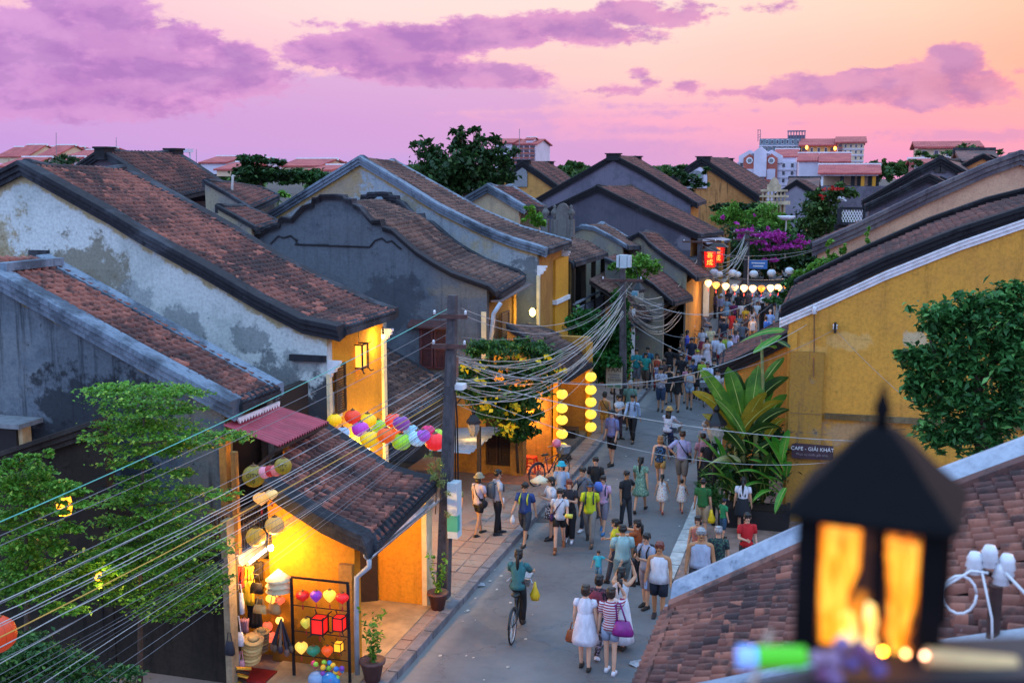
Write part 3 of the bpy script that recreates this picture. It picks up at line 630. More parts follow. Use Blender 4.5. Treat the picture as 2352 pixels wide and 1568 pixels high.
# D: dark grey house with the scrolled gable
WALL_D = stucco('wall_slate', '#5c646e', '#4e5560', '#2e3138', streak=.35, moss=.2, mix=.55, patches=[PP(1085, 668, 33.4, 1.6, .3, '#7a7464', .45), PP(1010, 720, 33.4, 1.2, .5, '#5c6068', .5), PP(800, 560, 33.4, 1., .8, '#585c64', .5), PP(900, 690, 33.4, 1.2, 1., '#3a3e46', .6)])
outl = [(584, 544), (617, 521), (644, 512), (646, 501), (654, 496), (674, 500), (687, 485), (701, 471), (722, 465), (723, 453), (736, 452), (741, 446), (771, 445), (793, 447), (797, 454), (814, 456), (815, 467), (831, 474), (844, 490), (858, 505), (879, 503), (882, 519), (903, 525), (924, 544), (958, 574), (998, 600), (1041, 624), (1091, 642), (1128, 655), (1143, 668)]
YD = 33.4; YDF = 38.7; OD = px_line(outl, YD); kd = 12
TD = thing('curvy_gable_house', 'dark grey house with a scrolled baroque gable above a blank slate wall', 'house', (OD[-1][0]-.4, YD, 0))
top = OD.copy(); top[:, 2] -= .12; gable_wall(TD, np.vstack([[[top[0][0]-3, top[0][2]-2]], top[:, [0, 2]]]), YD, -.1, WALL_D, cols=160, x1=OD[-1][0]-.35)
verge(TD, np.vstack([[OD[0]+np.array([-3, 0, -2.])], OD]), VERGE, .17, .42)
Fd = OD.copy(); Fd[:, 1] = YDF; dl = at(876, 440, Y=YDF)-OD[kd]; de = at(1205, 631, Y=YDF)-OD[-1]
for i in range(len(Fd)): t = i/(len(Fd)-1); w = min(1, max(0, (i-kd)/(len(Fd)-1-kd))); Fd[i, [0, 2]] += (dl*(1-w)+de*w)[[0, 2]]
verge(TD, Fd, VERGE, .3, .4)
tf = Fd.copy(); tf[:, 2] -= .2; gable_wall(TD, tf[:, [0, 2]], YDF, -.1, WALL_D, cols=80, rows=4, x1=Fd[-1][0]-.4)
sl_ = [kd, 20, 23, 25, 27, 29]
Ns = OD[sl_].copy(); Fs = Fd[sl_].copy(); Ns[:, 2] -= [.25, .12, .1, .08, .06, .04]; Fs[:, 2] -= [.25, .12, .1, .08, .06, .04]
tile_roof(TD, Ns, Fs, .22, .21, 300, T_GRY, drop=.06, u0=.04, u1=.96)
ridge_cap(TD, Ns[0]+np.array([0, .2, .05]), Fs[0]+np.array([0, -.2, .05]), VERGE_L, .28, .3, .25)
mb = MB()      # stucco line work on the gable: inner scroll lines and a long string course
for pts in ([(755-0, 562), (690, 562), (682, 558), (680, 550)], [(678, 561), (755, 564), (850, 567)], [(622, 560), (640, 542), (652, 546), (668, 541), (676, 548), (684, 552)], [(851, 566), (862, 552), (878, 547), (888, 556), (900, 553), (914, 566), (922, 572)]):
    mb.tube([p-np.array([0, .02, 0]) for p in px_line(pts, YD)], .03, 6)
part('stucco_line', mb, VERGE, TD)
xd = OD[-1][0]-.42; xd2 = Fd[-1][0]-.42
part('facade', MB().add([(xd-.25, YD, -.1), (xd, YD+.004, -.1), (xd2, YDF, -.1), (xd2-.25, YDF, -.1), (xd-.25, YD, 5.1), (xd, YD+.004, 5.1), (xd2, YDF, 5.1), (xd2-.25, YDF, 5.1)], [(0, 3, 2, 1), (4, 5, 6, 7), (0, 1, 5, 4), (1, 2, 6, 5), (2, 3, 7, 6), (3, 0, 4, 7)]), OCH, TD)
part('corner_strip', MB().box((xd-.1, YD-.05, 1.), (xd+.05, YD+.2, 4.9)), PALE, TD); part('corner_strip', MB().box((xd2-.1, YDF-.3, 1.), (xd2+.1, YDF+.05, 5.1)), YEL, TD)
shutter(TD, (xd-.06, YD+1.1, 2.9), .8, 1.7, 'x', plain('#7a5638', .7, .2, 8)); shutter(TD, (xd-.12, YD+2.6, 2.9), .9, 1.7, 'x', plain('#7a5638', .7, .2, 8))
a, b = at(965, 845, Y=YD), at(1032, 752, Y=YD)
win = part('window', MB().box((a[0], YD-.05, a[2]), (b[0], YD+.02, b[2])), plain('#3a1c20', .6, .2, 8), TD)
shutter(win, ((a[0]*.74+b[0]*.26), YD-.06, a[2]+.02), (b[0]-a[0])*.44, b[2]-a[2]-.06, 'y', plain('#4a2428', .6, .2, 8)); shutter(win, ((a[0]*.26+b[0]*.74), YD-.06, a[2]+.02), (b[0]-a[0])*.44, b[2]-a[2]-.06, 'y', plain('#4a2428', .6, .2, 8))
a2, b2 = at(943, 752, Y=YD), at(1046, 735, Y=YD); part('window_hood', MB().sweep([(a2[0], YD-.3, b2[2]-.2), (b2[0], YD-.3, b2[2]-.2)], [(0, -.06), (0, 0), (.32, .18), (.32, .1)]), plain('#4a2a2a', .7, .3, 6), TD)
part('downpipe', MB().tube([at(1150, 696, Y=33.1), at(1134, 720, Y=33.1), at(1126, 800, Y=33.1)], .07, 8), plain('#9aa6b6', .5, .15, 5), TD, True)
part('soffit_board', MB().bar(at(1140, 692, Y=33.4), at(1212, 652, Y=38.7), .35, .04), plain('#6a5a58', .8, .2, 6), TD)

# E: tall house behind with pale mottled gable
WALL_E = stucco('wall_mottled', '#96a0a8', '#a39a84', '#3f444c', streak=.3, moss=.15, mix=.56, band=('#b89a60', .2, .3), patches=[PP(1215, 690, 39.6, 1.1, 2., '#5a626a', .8), PP(760, 420, 39.6, 1.6, .8, '#a08456', .7), PP(900, 470, 39.6, 1.6, .5, '#9a8a64', .6)])
TE, NE, FE = house('tall_house', 'tall house with mottled cream gable and pale streaked verges behind the scrolled gable', 39.6, 45.2,
    [(829, 358), (908, 405), (1008, 467), (1108, 517), (1175, 544), (1240, 563), (1256, 569)], [(904, 366), (991, 415), (1108, 480), (1200, 519), (1301, 548), (1311, 552)],
    WALL_E, VERGE_L, vh=.34, vw=.5, z0=-.1, back=[(574, 517), (420, 610)], over=.35, cs=.22, rs=.22, facade=OCH, tile=T_GRY, sag=.2)
xe, xe2 = NE[-1][0]-.35, FE[-1][0]-.35
part('corner_strip', MB().box((xe-.02, 39.55, 1.), (xe+.08, 39.72, 5.5)), PALE, TE); corbel(TE, xe, 39.63, 5.85, s=.7); corbel(TE, xe2, 45.1, 6.0, s=.7)
part('pier', MB().box((xe2-.1, 43., 1.), (xe2+.26, 45.2, 5.8)), YEL, TE); part('pier_band', MB().box((xe2-.12, 42.9, 4.05), (xe2+.34, 45.25, 4.22)), WHITE, TE)

# M: tin-roofed shed with louvred door, and the yellow porches down the row
TM = thing('shed', 'shed with grey tin roof and dark louvred door in a mossy yellow wall', 'shed', (-9.4, 31.9, 0))
part('front_wall', MB().box((-11.2, 31.9, -.1), (-9.98, 32.1, 2.5)).box((-9.98, 31.9, 1.95), (-9.18, 32.1, 2.5)).box((-9.98, 31.9, -.1), (-9.18, 32.1, .42)), YELD, TM)
part('side_pier', MB().box((-9.18, 31.82, -.1), (-8.78, 32.2, 2.5)), YELD, TM)
dr = part('door', MB().box((-9.97, 31.98, .42), (-9.19, 32.06, 1.94)), plain('#24120e', .7, .2, 8), TM)
shutter(dr, (-9.79, 31.98, .45), .36, 1.46, 'y', plain('#3a2016', .7, .2, 8), 'door_leaf', 12); shutter(dr, (-9.38, 31.98, .45), .36, 1.46, 'y', plain('#2c1812', .7, .2, 8), 'door_leaf', 12)
q = [at(985, 1034, Y=28.5), at(1048, 978, Y=32.2), at(1170, 970, Y=32.6), at(1080, 1042, Y=28.7)]; mb = MB(); n_ = 60
for i in range(n_):
    t0, t1 = i/n_, (i+1)/n_; s0, s1 = .025*math.sin(t0*60), .025*math.sin(t1*60); zz = lambda s_: np.array([0, 0, s_])
    mb.quad(q[0]*(1-t0)+q[1]*t0+zz(s0), q[0]*(1-t1)+q[1]*t1+zz(s1), q[3]*(1-t1)+q[2]*t1+zz(s1), q[3]*(1-t0)+q[2]*t0+zz(s0))
part('tin_roof', mb, stucco('tin', '#8a94a4', '#6a7280', '#3a3a40', streak=.2), TM, True)
part('roof_post', MB().box((-9.3, 28.9, -.1), (-9.2, 29.0, 2.3)), DWOOD, TM)
TP1 = thing('porch', 'orange lit porch with plain yellow end wall, behind the red plastic stool', 'porch', (-8.6, 33.4, 0))
part('end_wall', MB().box((-10.2, 33.5, 0), (-8.22, 33.75, 3.6)), YEL, TP1); part('floor', MB().box((-9.9, 31.0, -.05), (-8.2, 33.5, .18)), ORFL, TP1); part('corner_post', MB().box((-8.3, 33.4, .1), (-8.1, 33.8, 3.3)), YEL, TP1)
part('fluted_strip', MB().box((-8.95, 33.44, .6), (-8.9, 33.5, 2.2)), YELD, TP1)
stp = part('step', MB().box((-8.1, 33.45, .1), (-7.85, 34.4, .18)).box((-8.1, 33.5, .18), (-7.9, 34.4, .26)).box((-8.1, 33.55, .26), (-7.95, 34.4, .34)), DWOOD, TP1)
TL2, NL2, FL2 = house('porch_roof_house', 'brown tiled porch roof above the yellow lantern strings', 33.4, 38.,
    [(1165, 742), (1215, 775), (1262, 815), (1296, 862)], [(1210, 740), (1264, 757), (1323, 786), (1358, 826)], YELD, VERGE, vh=.2, vw=.3, z0=-.1, ridge=False, over=.35, nobj=300, cs=.19, rs=.21, tile=T_GRY)
part('end_wall', MB().box((-10., 37.6, 0), (-8.05, 37.9, 3.6)), OCH, TL2); part('corner_post', MB().box((-8.12, 37.5, .1), (-7.98, 37.95, 3.4)), YEL, TL2)
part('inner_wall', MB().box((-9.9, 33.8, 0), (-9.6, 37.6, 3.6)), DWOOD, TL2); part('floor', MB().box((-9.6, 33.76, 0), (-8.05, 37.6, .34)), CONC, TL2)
part('bench', MB().box((-8.9, 36.3, .34), (-8.2, 36.9, .62)), DWOOD, TL2)

# F: dark timber balcony house
YF0, YF1 = 45.6, 52.; xf = at(1388, 640, Y=YF1)[0]
TF = thing('balcony_house', 'dark timber house with grey upstairs balcony railing, beyond the tall house', 'house', (xf, YF0, 0))
DK = stucco('dark_timber', '#2c2620', '#3a3026', '#120f0e', streak=.5)
part('wall', MB().box((xf-2.2, YF0-.2, -.1), (xf-.1, YF0+.1, at(1312, 604, Y=YF0)[2])), stucco('wall_soot_yellow', '#4c3c22', '#6a5228', '#191512', streak=.7), TF)
zt = at(1390, 590, Y=YF1)[2]; part('back_wall', MB().box((xf-1.3, YF0+.1, -.1), (xf-1., YF1, zt)), DK, TF)
rt1 = [at(1312, 545, Y=YF1), at(1352, 556, Y=YF1), at(1394, 582, Y=YF1)]; rt0 = [np.array([p[0]-.1, YF0, p[2]+.05]) for p in rt1]
tile_roof(TF, rt0, rt1, .2, .22, 300, T_GRY, drop=.02)
part('verge', MB().sweep([tuple(p) for p in rt0], verge_sec(.25, .3)), VERGE, TF)
zb = at(1385, 715, Y=YF1)[2]
for Y_ in (YF0+.1, YF0+2.2, YF0+4.2, YF1-.1): part('column', MB().box((xf-.15, Y_-.09, zb), (xf+.03, Y_+.09, zt)), DK, TF)
part('balcony_floor', MB().box((xf-1.1, YF0, zb-.1), (xf+.08, YF1, zb+.05)), DK, TF); part('balcony_edge', MB().box((xf+.08, YF0, zb-.28), (xf+.14, YF1, zb+.08)), plain('#8a8e98', .7, .2, 6), TF)
GRL = plain('#767c88', .7, .2, 6)
rl = part('railing', MB().bar((xf, YF0, zb+1.05), (xf, YF1, zb+1.05), .08).bar((xf, YF0, zb+.8), (xf, YF1, zb+.8), .05).bar((xf, YF0, zb+.2), (xf, YF1, zb+.2), .06), GRL, TF)
for i in range(38): part('baluster', MB().box((xf-.015, YF0+.15+i*.165, zb+.2), (xf+.015, YF0+.19+i*.165, zb+.8)), GRL, rl)
part('ground_wall', MB().box((xf-.6, YF0+.1, -.1), (xf-.3, YF1, zb-.2)), OCH, TF)
# ornate parapet above: pedestals with urns and an arched panel
Tp = thing('ornate_parapet', 'weathered concrete parapet with urn finials and an arched crest', 'parapet', (-11., 46.5, 6.2))
p0 = at(1258, 545, Y=46.); 
part('cornice', MB().box((p0[0]-1.6, 46., p0[2]-.5), (p0[0]+.9, 46.4, p0[2]-.1)).box((p0[0]-1.7, 45.9, p0[2]-.1), (p0[0]+1., 46.5, p0[2])), CONC, Tp)
for dx in (-.15, .25, .95): part('pedestal', MB().box((p0[0]+dx-.13, 46.05, p0[2]), (p0[0]+dx+.13, 46.35, p0[2]+.75)), CONC, Tp)
for dx in (-.15, .25, .95): part('urn', MB().lathe([(.02, 0), (.1, .02), (.06, .08), (.16, .2), (.17, .3), (.08, .42), (.05, .46), (.08, .52), (.02, .6)], (p0[0]+dx, 46.2, p0[2]+.75), 10), CONC, Tp, True)
mb = MB(); x_ = p0[0]+.6
for s_ in (0, 1): pass
rgA = [(x_-.28, p0[2]), (x_-.28, p0[2]+1.)]+[(x_+.28*math.cos(a), p0[2]+1.+.42*math.sin(a)) for a in np.linspace(math.pi, 0, 9)]+[(x_+.28, p0[2])]
mb.loft([[(a, 46.08, b) for a, b in rgA], [(a, 46.32, b) for a, b in rgA]]); part('arched_crest', mb, CONC, Tp)

# row further down the street
WALL_H = stucco('wall_far_pale', '#8e8672', '#7d7a76', '#34343a', streak=.4)
THs, _, _ = house('small_house', 'small tiled house with a white wavy ridge above a stained cream wall', 53.5, 57., [(1338, 516), (1365, 520), (1405, 541), (1440, 562)], [(1385, 510), (1415, 526), (1455, 551), (1480, 562)], WALL_H, VERGE_L, vh=.2, vw=.35, over=.2, tile=T_GRY, nobj=150, cs=.22, rs=.24, z0=1., back=[])
TH, _, _ = house('wavy_verge_house', 'dark tiled house with a black wave-shaped verge, below the big grey gable', 56., 63.,
    [(1445, 545), (1468, 531), (1480, 540), (1491, 554), (1525, 581), (1575, 614), (1600, 635)], [(1487, 529), (1510, 534), (1530, 552), (1570, 584), (1610, 612), (1635, 630)], WALL_H, VERGE, vh=.25, vw=.5, over=.5, tile=T_DRK, nobj=300, cs=.22, rs=.25, facade=YELD)
TH2, _, _ = house('low_tiled_house', 'low dark tiled roof running down to the ochre wall', 50., 56., [(1390, 590), (1440, 612), (1500, 650), (1545, 690)], [(1430, 575), (1480, 592), (1545, 640), (1590, 680)], WALL_H, VERGE, vh=.22, vw=.4, over=.4, tile=T_DRK, nobj=200, cs=.22, rs=.25, ridge=False)
WALL_G = stucco('wall_far_grey', '#6e6a78', '#5f5c6a', '#34333c', streak=.35, moss=.1, patches=[(-16, 6.2, 2.5, .6, '#857f8c', .6)])
WALL_G2 = stucco('wall_far_dark', '#4b4a56', '#54525e', '#2a2a32', streak=.3, moss=.1, patches=[(-8.6, 5.0, .9, .5, '#7c7a84', .6)])
TG2, NG2, FG2 = house('grey_gable_house', 'wide house with dark grey blank gable, in front of the taller grey gable', 68., 75., [(1373, 425), (1430, 453), (1520, 496), (1590, 529), (1606, 536)], [(1449, 424), (1500, 450), (1580, 490), (1650, 526), (1662, 531)], WALL_G2, VERGE_K, vh=.42, vw=.5, back=[], over=.5, tile=T_DRK, nobj=300, cs=.24, rs=.28, facade=YELD)
TG1, _, _ = house('high_gable_house', 'tallest grey gable house at the back with block chimneys on the ridge ends', 79., 87., [(1409, 354), (1470, 385), (1540, 427), (1603, 465)], [(1459, 359), (1520, 395), (1590, 440), (1621, 460)], WALL_G, VERGE_K, vh=.45, vw=.5, back=[], over=.5, tile=T_DRK, nobj=250, cs=.25, rs=.3, facade=OCH)
def chimney_blocks(T, pts):
    for (px_, py_, Y_) in pts:
        p = at(px_, py_, Y=Y_); part('ridge_block', MB().box((p[0]-.35*Y_/60, Y_-.3, p[2]-.4), (p[0]+.35*Y_/60, Y_+.4, p[2]+.04)).box((p[0]-.42*Y_/60, Y_-.35, p[2]+.04), (p[0]+.42*Y_/60, Y_+.45, p[2]+.12)), VERGE_K, T)
chimney_blocks(TG1, [(1409, 356, 79.), (1457, 362, 86.8)])
# veranda of the dark grey gable: tin roof and opening
q = [at(1602, 546, Y=68.2), at(1640, 540, Y=74), at(1680, 550, Y=74.5), at(1625, 560, Y=68.)]
part('veranda_roof', MB().quad(*q).quad(*[p-np.array([0, 0, .06]) for p in q[::-1]]), plain('#7c7c8c', .5, .2, 4), TG2)
part('veranda_post', MB().bar(at(1660, 553, Y=71.), at(1660, 600, Y=71.), .16), YELD, TG2)
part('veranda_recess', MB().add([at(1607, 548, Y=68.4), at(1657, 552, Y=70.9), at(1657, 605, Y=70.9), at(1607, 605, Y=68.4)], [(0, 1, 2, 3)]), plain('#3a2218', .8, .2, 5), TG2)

# street front Y 48-80 on the left
TS = thing('corner_shop', 'small shop with drooping porch roof, notice plaque and a teal side wall', 'shop', (-8., 49., 0))
tile_roof(TS, [np.array([-10.2, 47.6, 4.6]), np.array([-9.0, 47.6, 3.9]), at(1448, 742, Y=47.6)], [np.array([-10.2, 52.5, 4.7]), np.array([-8.9, 52.5, 3.9]), at(1541, 712, Y=52.5)], .2, .22, 250, T_GRY, drop=.02)
part('front_wall', MB().box((-9.6, 48.3, 0), (-8.45, 48.6, 3.4)), OCH, TS); part('white_post', MB().box((-8.44, 48.2, 0), (-8.34, 48.6, 3.3)), WHITE, TS)
part('teal_wall', MB().box((-8.8, 51.4, 0), (-7.76, 51.6, 3.4)), plain('#5c9a94', .8, .15, 2), TS); part('white_edge', MB().box((-7.76, 51.36, 0), (-7.7, 51.64, 3.4)), WHITE, TS)
part('notice_plaque', MB().box((-9.32, 48.24, 1.3), (-8.52, 48.3, 2.0)), plain('#8a7a74', .7, .3, 4), TS)
part('eave_lamp', MB().box((-9.0, 48.1, 2.85), (-8.75, 48.3, 3.15)), BLK, TS)
TO = thing('ochre_house', 'plain ochre house wall next to the dark open shopfront with the lit strip sign', 'house', (-8.6, 57, 0))
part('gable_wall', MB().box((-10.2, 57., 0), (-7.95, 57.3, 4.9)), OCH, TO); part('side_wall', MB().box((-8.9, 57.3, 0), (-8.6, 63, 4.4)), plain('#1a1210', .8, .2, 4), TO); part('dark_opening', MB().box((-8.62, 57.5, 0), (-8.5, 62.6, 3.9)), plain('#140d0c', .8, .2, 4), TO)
part('lit_window', MB().quad(at(1487, 655, Y=56.5), at(1516, 652, Y=56.5), at(1514, 672, Y=56.5), at(1490, 668, Y=56.5)), glow('#ff9418', 1.3), TO)
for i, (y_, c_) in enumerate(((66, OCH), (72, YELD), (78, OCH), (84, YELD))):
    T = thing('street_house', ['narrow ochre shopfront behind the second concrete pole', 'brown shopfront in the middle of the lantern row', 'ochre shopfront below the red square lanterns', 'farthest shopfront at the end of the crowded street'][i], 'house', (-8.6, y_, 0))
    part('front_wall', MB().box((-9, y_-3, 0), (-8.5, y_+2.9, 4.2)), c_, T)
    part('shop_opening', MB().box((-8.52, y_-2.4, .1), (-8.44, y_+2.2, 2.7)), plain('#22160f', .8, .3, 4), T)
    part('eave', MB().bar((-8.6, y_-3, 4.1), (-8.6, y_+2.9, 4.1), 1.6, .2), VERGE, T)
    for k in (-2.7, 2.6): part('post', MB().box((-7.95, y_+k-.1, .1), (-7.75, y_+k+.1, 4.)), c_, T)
# LED strip sign
Tl = thing('strip_sign', 'narrow vertical strip sign with lit white and violet blocks on the dark shopfront', 'sign', (-8.2, 61.5, 1.3)); a = at(1587, 670, Y=61.5); b = at(1587, 745, Y=61.5)
part('backing', MB().box((a[0]-.16, 61.5, b[2]-.1), (a[0]+.16, 61.6, a[2]+.1)), BLK, Tl)
for i in range(9):
    z_ = b[2]+(a[2]-b[2])*i/9; w_ = random.uniform(.07, .12)
    part('glyph', MB().box((a[0]-w_, 61.47, z_+.03), (a[0]+w_, 61.5, z_+.07)).box((a[0]-.02, 61.47, z_+.07), (a[0]+.03, 61.5, z_+.15)).box((a[0]-w_, 61.47, z_+.15), (a[0]+w_*.7, 61.5, z_+.18)), glow('#d8b8ff', 2.5), Tl)

# ------------------------------------------------------------------ right side
WALL_R = stucco('wall_right_yellow', '#d2963e', '#c88e40', '#5c4426', streak=.3, moss=.12, mix=.5, patches=[(-.6, 4.6, .5, .3, '#d8a860', .6), (.4, 4.9, .7, .3, '#dab070', .5), (2.0, 5.0, .35, .25, '#c0b090', .8), (2.6, 5.0, .2, .12, '#b8a888', .7), (.6, 2.5, 1.2, .35, '#8e8274', .55)])
TR1, NR1, _ = house('yellow_house', 'big ochre yellow house with black verge and white moulding, right of the street', 30.1, 38.,
    [(2560, 374), (2352, 472), (2201, 521), (2034, 586), (1901, 648), (1810, 690), (1795, 700)][::1], [(2480, 386), (2352, 431), (2268, 452), (2134, 499), (1968, 572), (1831, 638), (1824, 643)],
    WALL_R, VERGE_K, vh=.36, vw=.5, over=-.22, tile=T_DRK, nobj=300, cs=.19, rs=.22, facade=None, ridge=False, sag=0, drop=.26)
mb = MB(); P = px_line([(2560, 412), (2352, 508), (2201, 560), (2034, 627), (1901, 688), (1812, 727), (1791, 736)], 30.1)
mb.sweep([(p[0], p[1]-.0, p[2]) for p in P], [(.02, -.18), (-.06, -.18), (-.06, -.1), (-.12, -.08), (-.12, 0.), (-.17, .02), (-.17, .07), (.02, .07)]); part('white_moulding', mb, WHITE, TR1)
p = at(1817, 805, Y=30.1); part('buttress', MB().box((p[0], 29.92, 0), (at(1894, 805, Y=29.92)[0], 30.08, p[2])), stucco('buttress_plaster', '#a87a34', '#8a7a64', '#3a3a40', streak=.5, mix=.6, moss=.4), TR1)
a, b = at(1894, 955, Y=30.1), at(2200, 952, Y=30.1); part('string_course', MB().box((a[0], 29.96, a[2]-.05), (b[0]+5, 30.08, a[2]+.09)), stucco('course_soot', '#6a5434', '#7a6a50', '#26221e'), TR1)
part('corner_scroll', MB().loft([[(NR1[-1][0]+.18+a, y_, 5.1+b) for a, b in [(0, 0), (.25, 0), (.25, -1.2), (.2, -.9), (.1, -.8), (.12, -.5), (.02, -.4)]] for y_ in (30.02, 30.3)]), WALL_R, TR1)
T3, N3, F3 = house('pink_house', 'house wall in faded pink plaster with a grey weathered verge, above the black tiled strip', 41.5, 49., [(2345, 344), (2268, 372), (2134, 432), (1968, 512), (1880, 551), (1866, 556)], [(2330, 355), (2200, 410), (2050, 480), (1900, 540), (1880, 548)],
    stucco('wall_pink', '#c8a084', '#bc947c', '#5e5048', streak=.2, moss=.12, patches=[(-.3, 5.4, .8, .9, '#6a6460', .8)]), stucco('verge_brown', '#565058', '#6a6468', '#2a262e', streak=.5), vh=.5, vw=.5, over=-.2, tile=T_DRK, nobj=0, cs=.3, rs=.35, ridge=False, back=[])
T4, _, _ = house('dark_gable_house', 'grey gable with two small square vents and a black verge', 62., 68., [(2161, 358), (2100, 389), (2040, 425), (1981, 459)], [(2200, 365), (2140, 392), (2070, 428), (2010, 462)], stucco('wall_r4', '#7c7884', '#6a6874', '#34333c', streak=.3), VERGE_K, vh=.5, vw=.6, over=-.2, tile=T_DRK, nobj=0, cs=.3, rs=.35, back=[], ridge=True)
for x_ in (2154, 2166): p = at(x_, 389, Y=61.85); part('vent', MB().box((p[0]-.14, 61.9, p[2]-.18), (p[0]+.14, 61.99, p[2]+.18)), BLK, T4)
T5, _, _ = house('shadow_gable_house', 'low dark gable with a sagging black verge, beneath the vented gable', 57., 61., [(2134, 398), (2080, 424), (2030, 449), (1988, 469)], [(2160, 404), (2110, 428), (2060, 450), (2010, 472)], stucco('wall_r5', '#5a5460', '#4e4a56', '#2c2a32', streak=.3), VERGE_K, vh=.4, vw=.5, over=-.2, tile=T_DRK, nobj=0, cs=.3, rs=.35, back=[], ridge=False)
# low lean-to with black coping behind the banana plants
T6, N6, F6 = house('side_lean_to', 'ochre lean-to with a thick black coping behind the banana leaves', 34.5, 38.6, [(1860, 737), (1818, 757), (1720, 806), (1656, 838)], [(1850, 715), (1790, 735), (1720, 772), (1660, 806)], OCH, VERGE_K, vh=.42, vw=.3, over=-.12, tile=T_DRK, nobj=120, cs=.2, rs=.22, ridge=False)
# lattice terrace screen on the far right roofs
Tz = thing('terrace_screen', 'white diamond lattice screen on a small roof terrace', 'screen', tuple(at(1955, 505, Y=52.)))
a, b = at(1927, 513, Y=52.), at(1985, 479, Y=52.); part('frame', MB().bar((a[0], 52, a[2]), (b[0], 52, a[2]), .12).bar((a[0], 52, b[2]), (b[0], 52, b[2]), .12).bar((a[0], 52, a[2]), (a[0], 52, b[2]), .2).bar((b[0], 52, a[2]), (b[0], 52, b[2]), .12), VERGE, Tz)
n_ = 9; w_ = b[0]-a[0]; h2 = b[2]-a[2]
for s_ in (1, -1):
    for i in range(-3, n_+3):
        x0_ = a[0]+w_*i/n_; x1_ = x0_+s_*w_*3/n_
        t0 = 0.; t1 = 1.
        lo_, hi_ = a[0], b[0]; f = lambda t: x0_+(x1_-x0_)*t
        ts = [t for t in np.linspace(0, 1, 41) if lo_ <= f(t) <= hi_]
        if len(ts) > 1: part('lattice_bar', MB().bar((f(ts[0]), 52.+.02*s_, a[2]+h2*ts[0]), (f(ts[-1]), 52.+.02*s_, a[2]+h2*ts[-1]), .04, .03), WHITE, Tz)
part('terrace_wall', MB().box((a[0]-.2, 52.1, a[2]-3), (b[0]+3, 52.4, a[2]-.05)), VERGE_K, Tz)

# R0: the roof just below the camera, right foreground
TR0 = thing('near_roof', 'red tiled roof with whitewashed coping just below the viewer, lower right', 'roof', (-1.4, 11., 4.9))
n0 = px_line([(2560, 925), (2352, 1010), (2100, 1104), (1850, 1206), (1545, 1343)], 11.); f0 = []
f0 = [np.array([p[0], 7.71-.53*p[0], p[2]]) for p in n0]
sl0 = np.array([0, 0, .14])
tile_roof(TR0, n0, f0, .175, .165, 300, T_NEAR, drop=.22, u0=.07, u1=.95, eave_mat=T_NEAR)
LIME = stucco('limewash', '#aab0bc', '#8a92a2', '#4a505c', streak=.35, mix=.5)
part('coping', MB().sweep([tuple(p) for p in n0], [(-.16, -.3), (.14, -.3), (.14, .0), (-.04, .03), (-.16, -.1)]), LIME, TR0)
part('coping_tile_row', MB().sweep([tuple(p-np.array([0, .26, .12])) for p in n0], [(-.09, -.05), (.09, -.05), (.08, .03), (.0, .06), (-.08, .03)]), T_NEAR, TR0)
part('coping', MB().sweep([tuple(p+np.array([0, 0, -.06])) for p in f0], [(-.08, -.14), (.08, -.14), (.08, .0), (-.08, .0)]), LIME, TR0)
part('eave_edge', MB().bar(n0[-1]+np.array([-.06, .1, -.3]), f0[-1]+np.array([-.06, 0, -.3]), .05, .1), LIME, TR0)
part('wall', MB().box((n0[-1][0]+.3, 8.2, -.1), (4, 10.9, 4.7)), OCH, TR0)
# lower part of the same block, seen below the near coping
TR9 = thing('near_shed_roof', 'dark lower roof under the near coping at the bottom right corner', 'roof', (-.4, 7., 4.))
n9 = [p+np.array([.0, -.2, -.9]) for p in f0]; f9 = [p+np.array([.0, -2.5, -.9]) for p in f0]
tile_roof(TR9, n9, f9, .2, .18, 60, T_NEAR, drop=.2, ends=False)

# courtyard wall with a sloping coping in front of the long house
WALL_K = stucco('wall_courtyard', '#2a2622', '#342e28', '#0e0d0d', streak=.6, moss=.4)
TK = thing('courtyard_wall', 'dark courtyard wall with a sloping coping behind the two left trees', 'wall', tuple(at(200, 1040, Y=17.1)))
P = px_line([(-60, 1058), (0, 1037), (120, 996), (236, 957)], 17.0); tp = P.copy(); tp[:, 2] -= .1; gable_wall(TK, tp[:, [0, 2]], 17., -.6, WALL_K, rows=6, cols=30)
part('coping', MB().sweep([tuple(p) for p in P], verge_sec(.3, .5)), stucco('coping_soot', '#2e2a28', '#3a3634', '#121212'), TK)
P2 = px_line([(236, 1130), (380, 1215), (528, 1290)], 17.0); gable_wall(TK, P2[:, [0, 2]], 17.02, -.6, WALL_K, rows=6, cols=20); part('coping', MB().sweep([tuple(p+np.array([0, 0, .12])) for p in P2], verge_sec(.22, .4)), stucco('coping_soot2', '#26221f', '#302c28', '#101010'), TK)
a = at(534, 1568, Y=16.9); part('gate_post', MB().box((a[0]-.06, 16.8, -.6), (a[0]+.06, 17.05, at(534, 1195, Y=16.9)[2])), stucco('post_cream', '#a8987c', '#8e8068', '#4a4236', streak=.4), TK)
Tl_ = thing('lean_to_window', 'pale lintel and dark window of the low building at the left frame edge', 'window', tuple(at(40, 1000, Y=18.)))
a, b = at(-60, 1035, Y=18.2), at(80, 975, Y=18.2); part('wall', MB().box((a[0], 18.2, a[2]-1.5), (b[0]-.3, 18.45, b[2])), CREAM, Tl_); part('canopy', MB().box((a[0], 17.75, b[2]), (b[0], 18.45, b[2]+.09)), GREY, Tl_); part('pane', MB().box((a[0]+.5, 18.14, a[2]-.5), (b[0]-.4, 18.22, b[2]-.12)), BLK, Tl_)
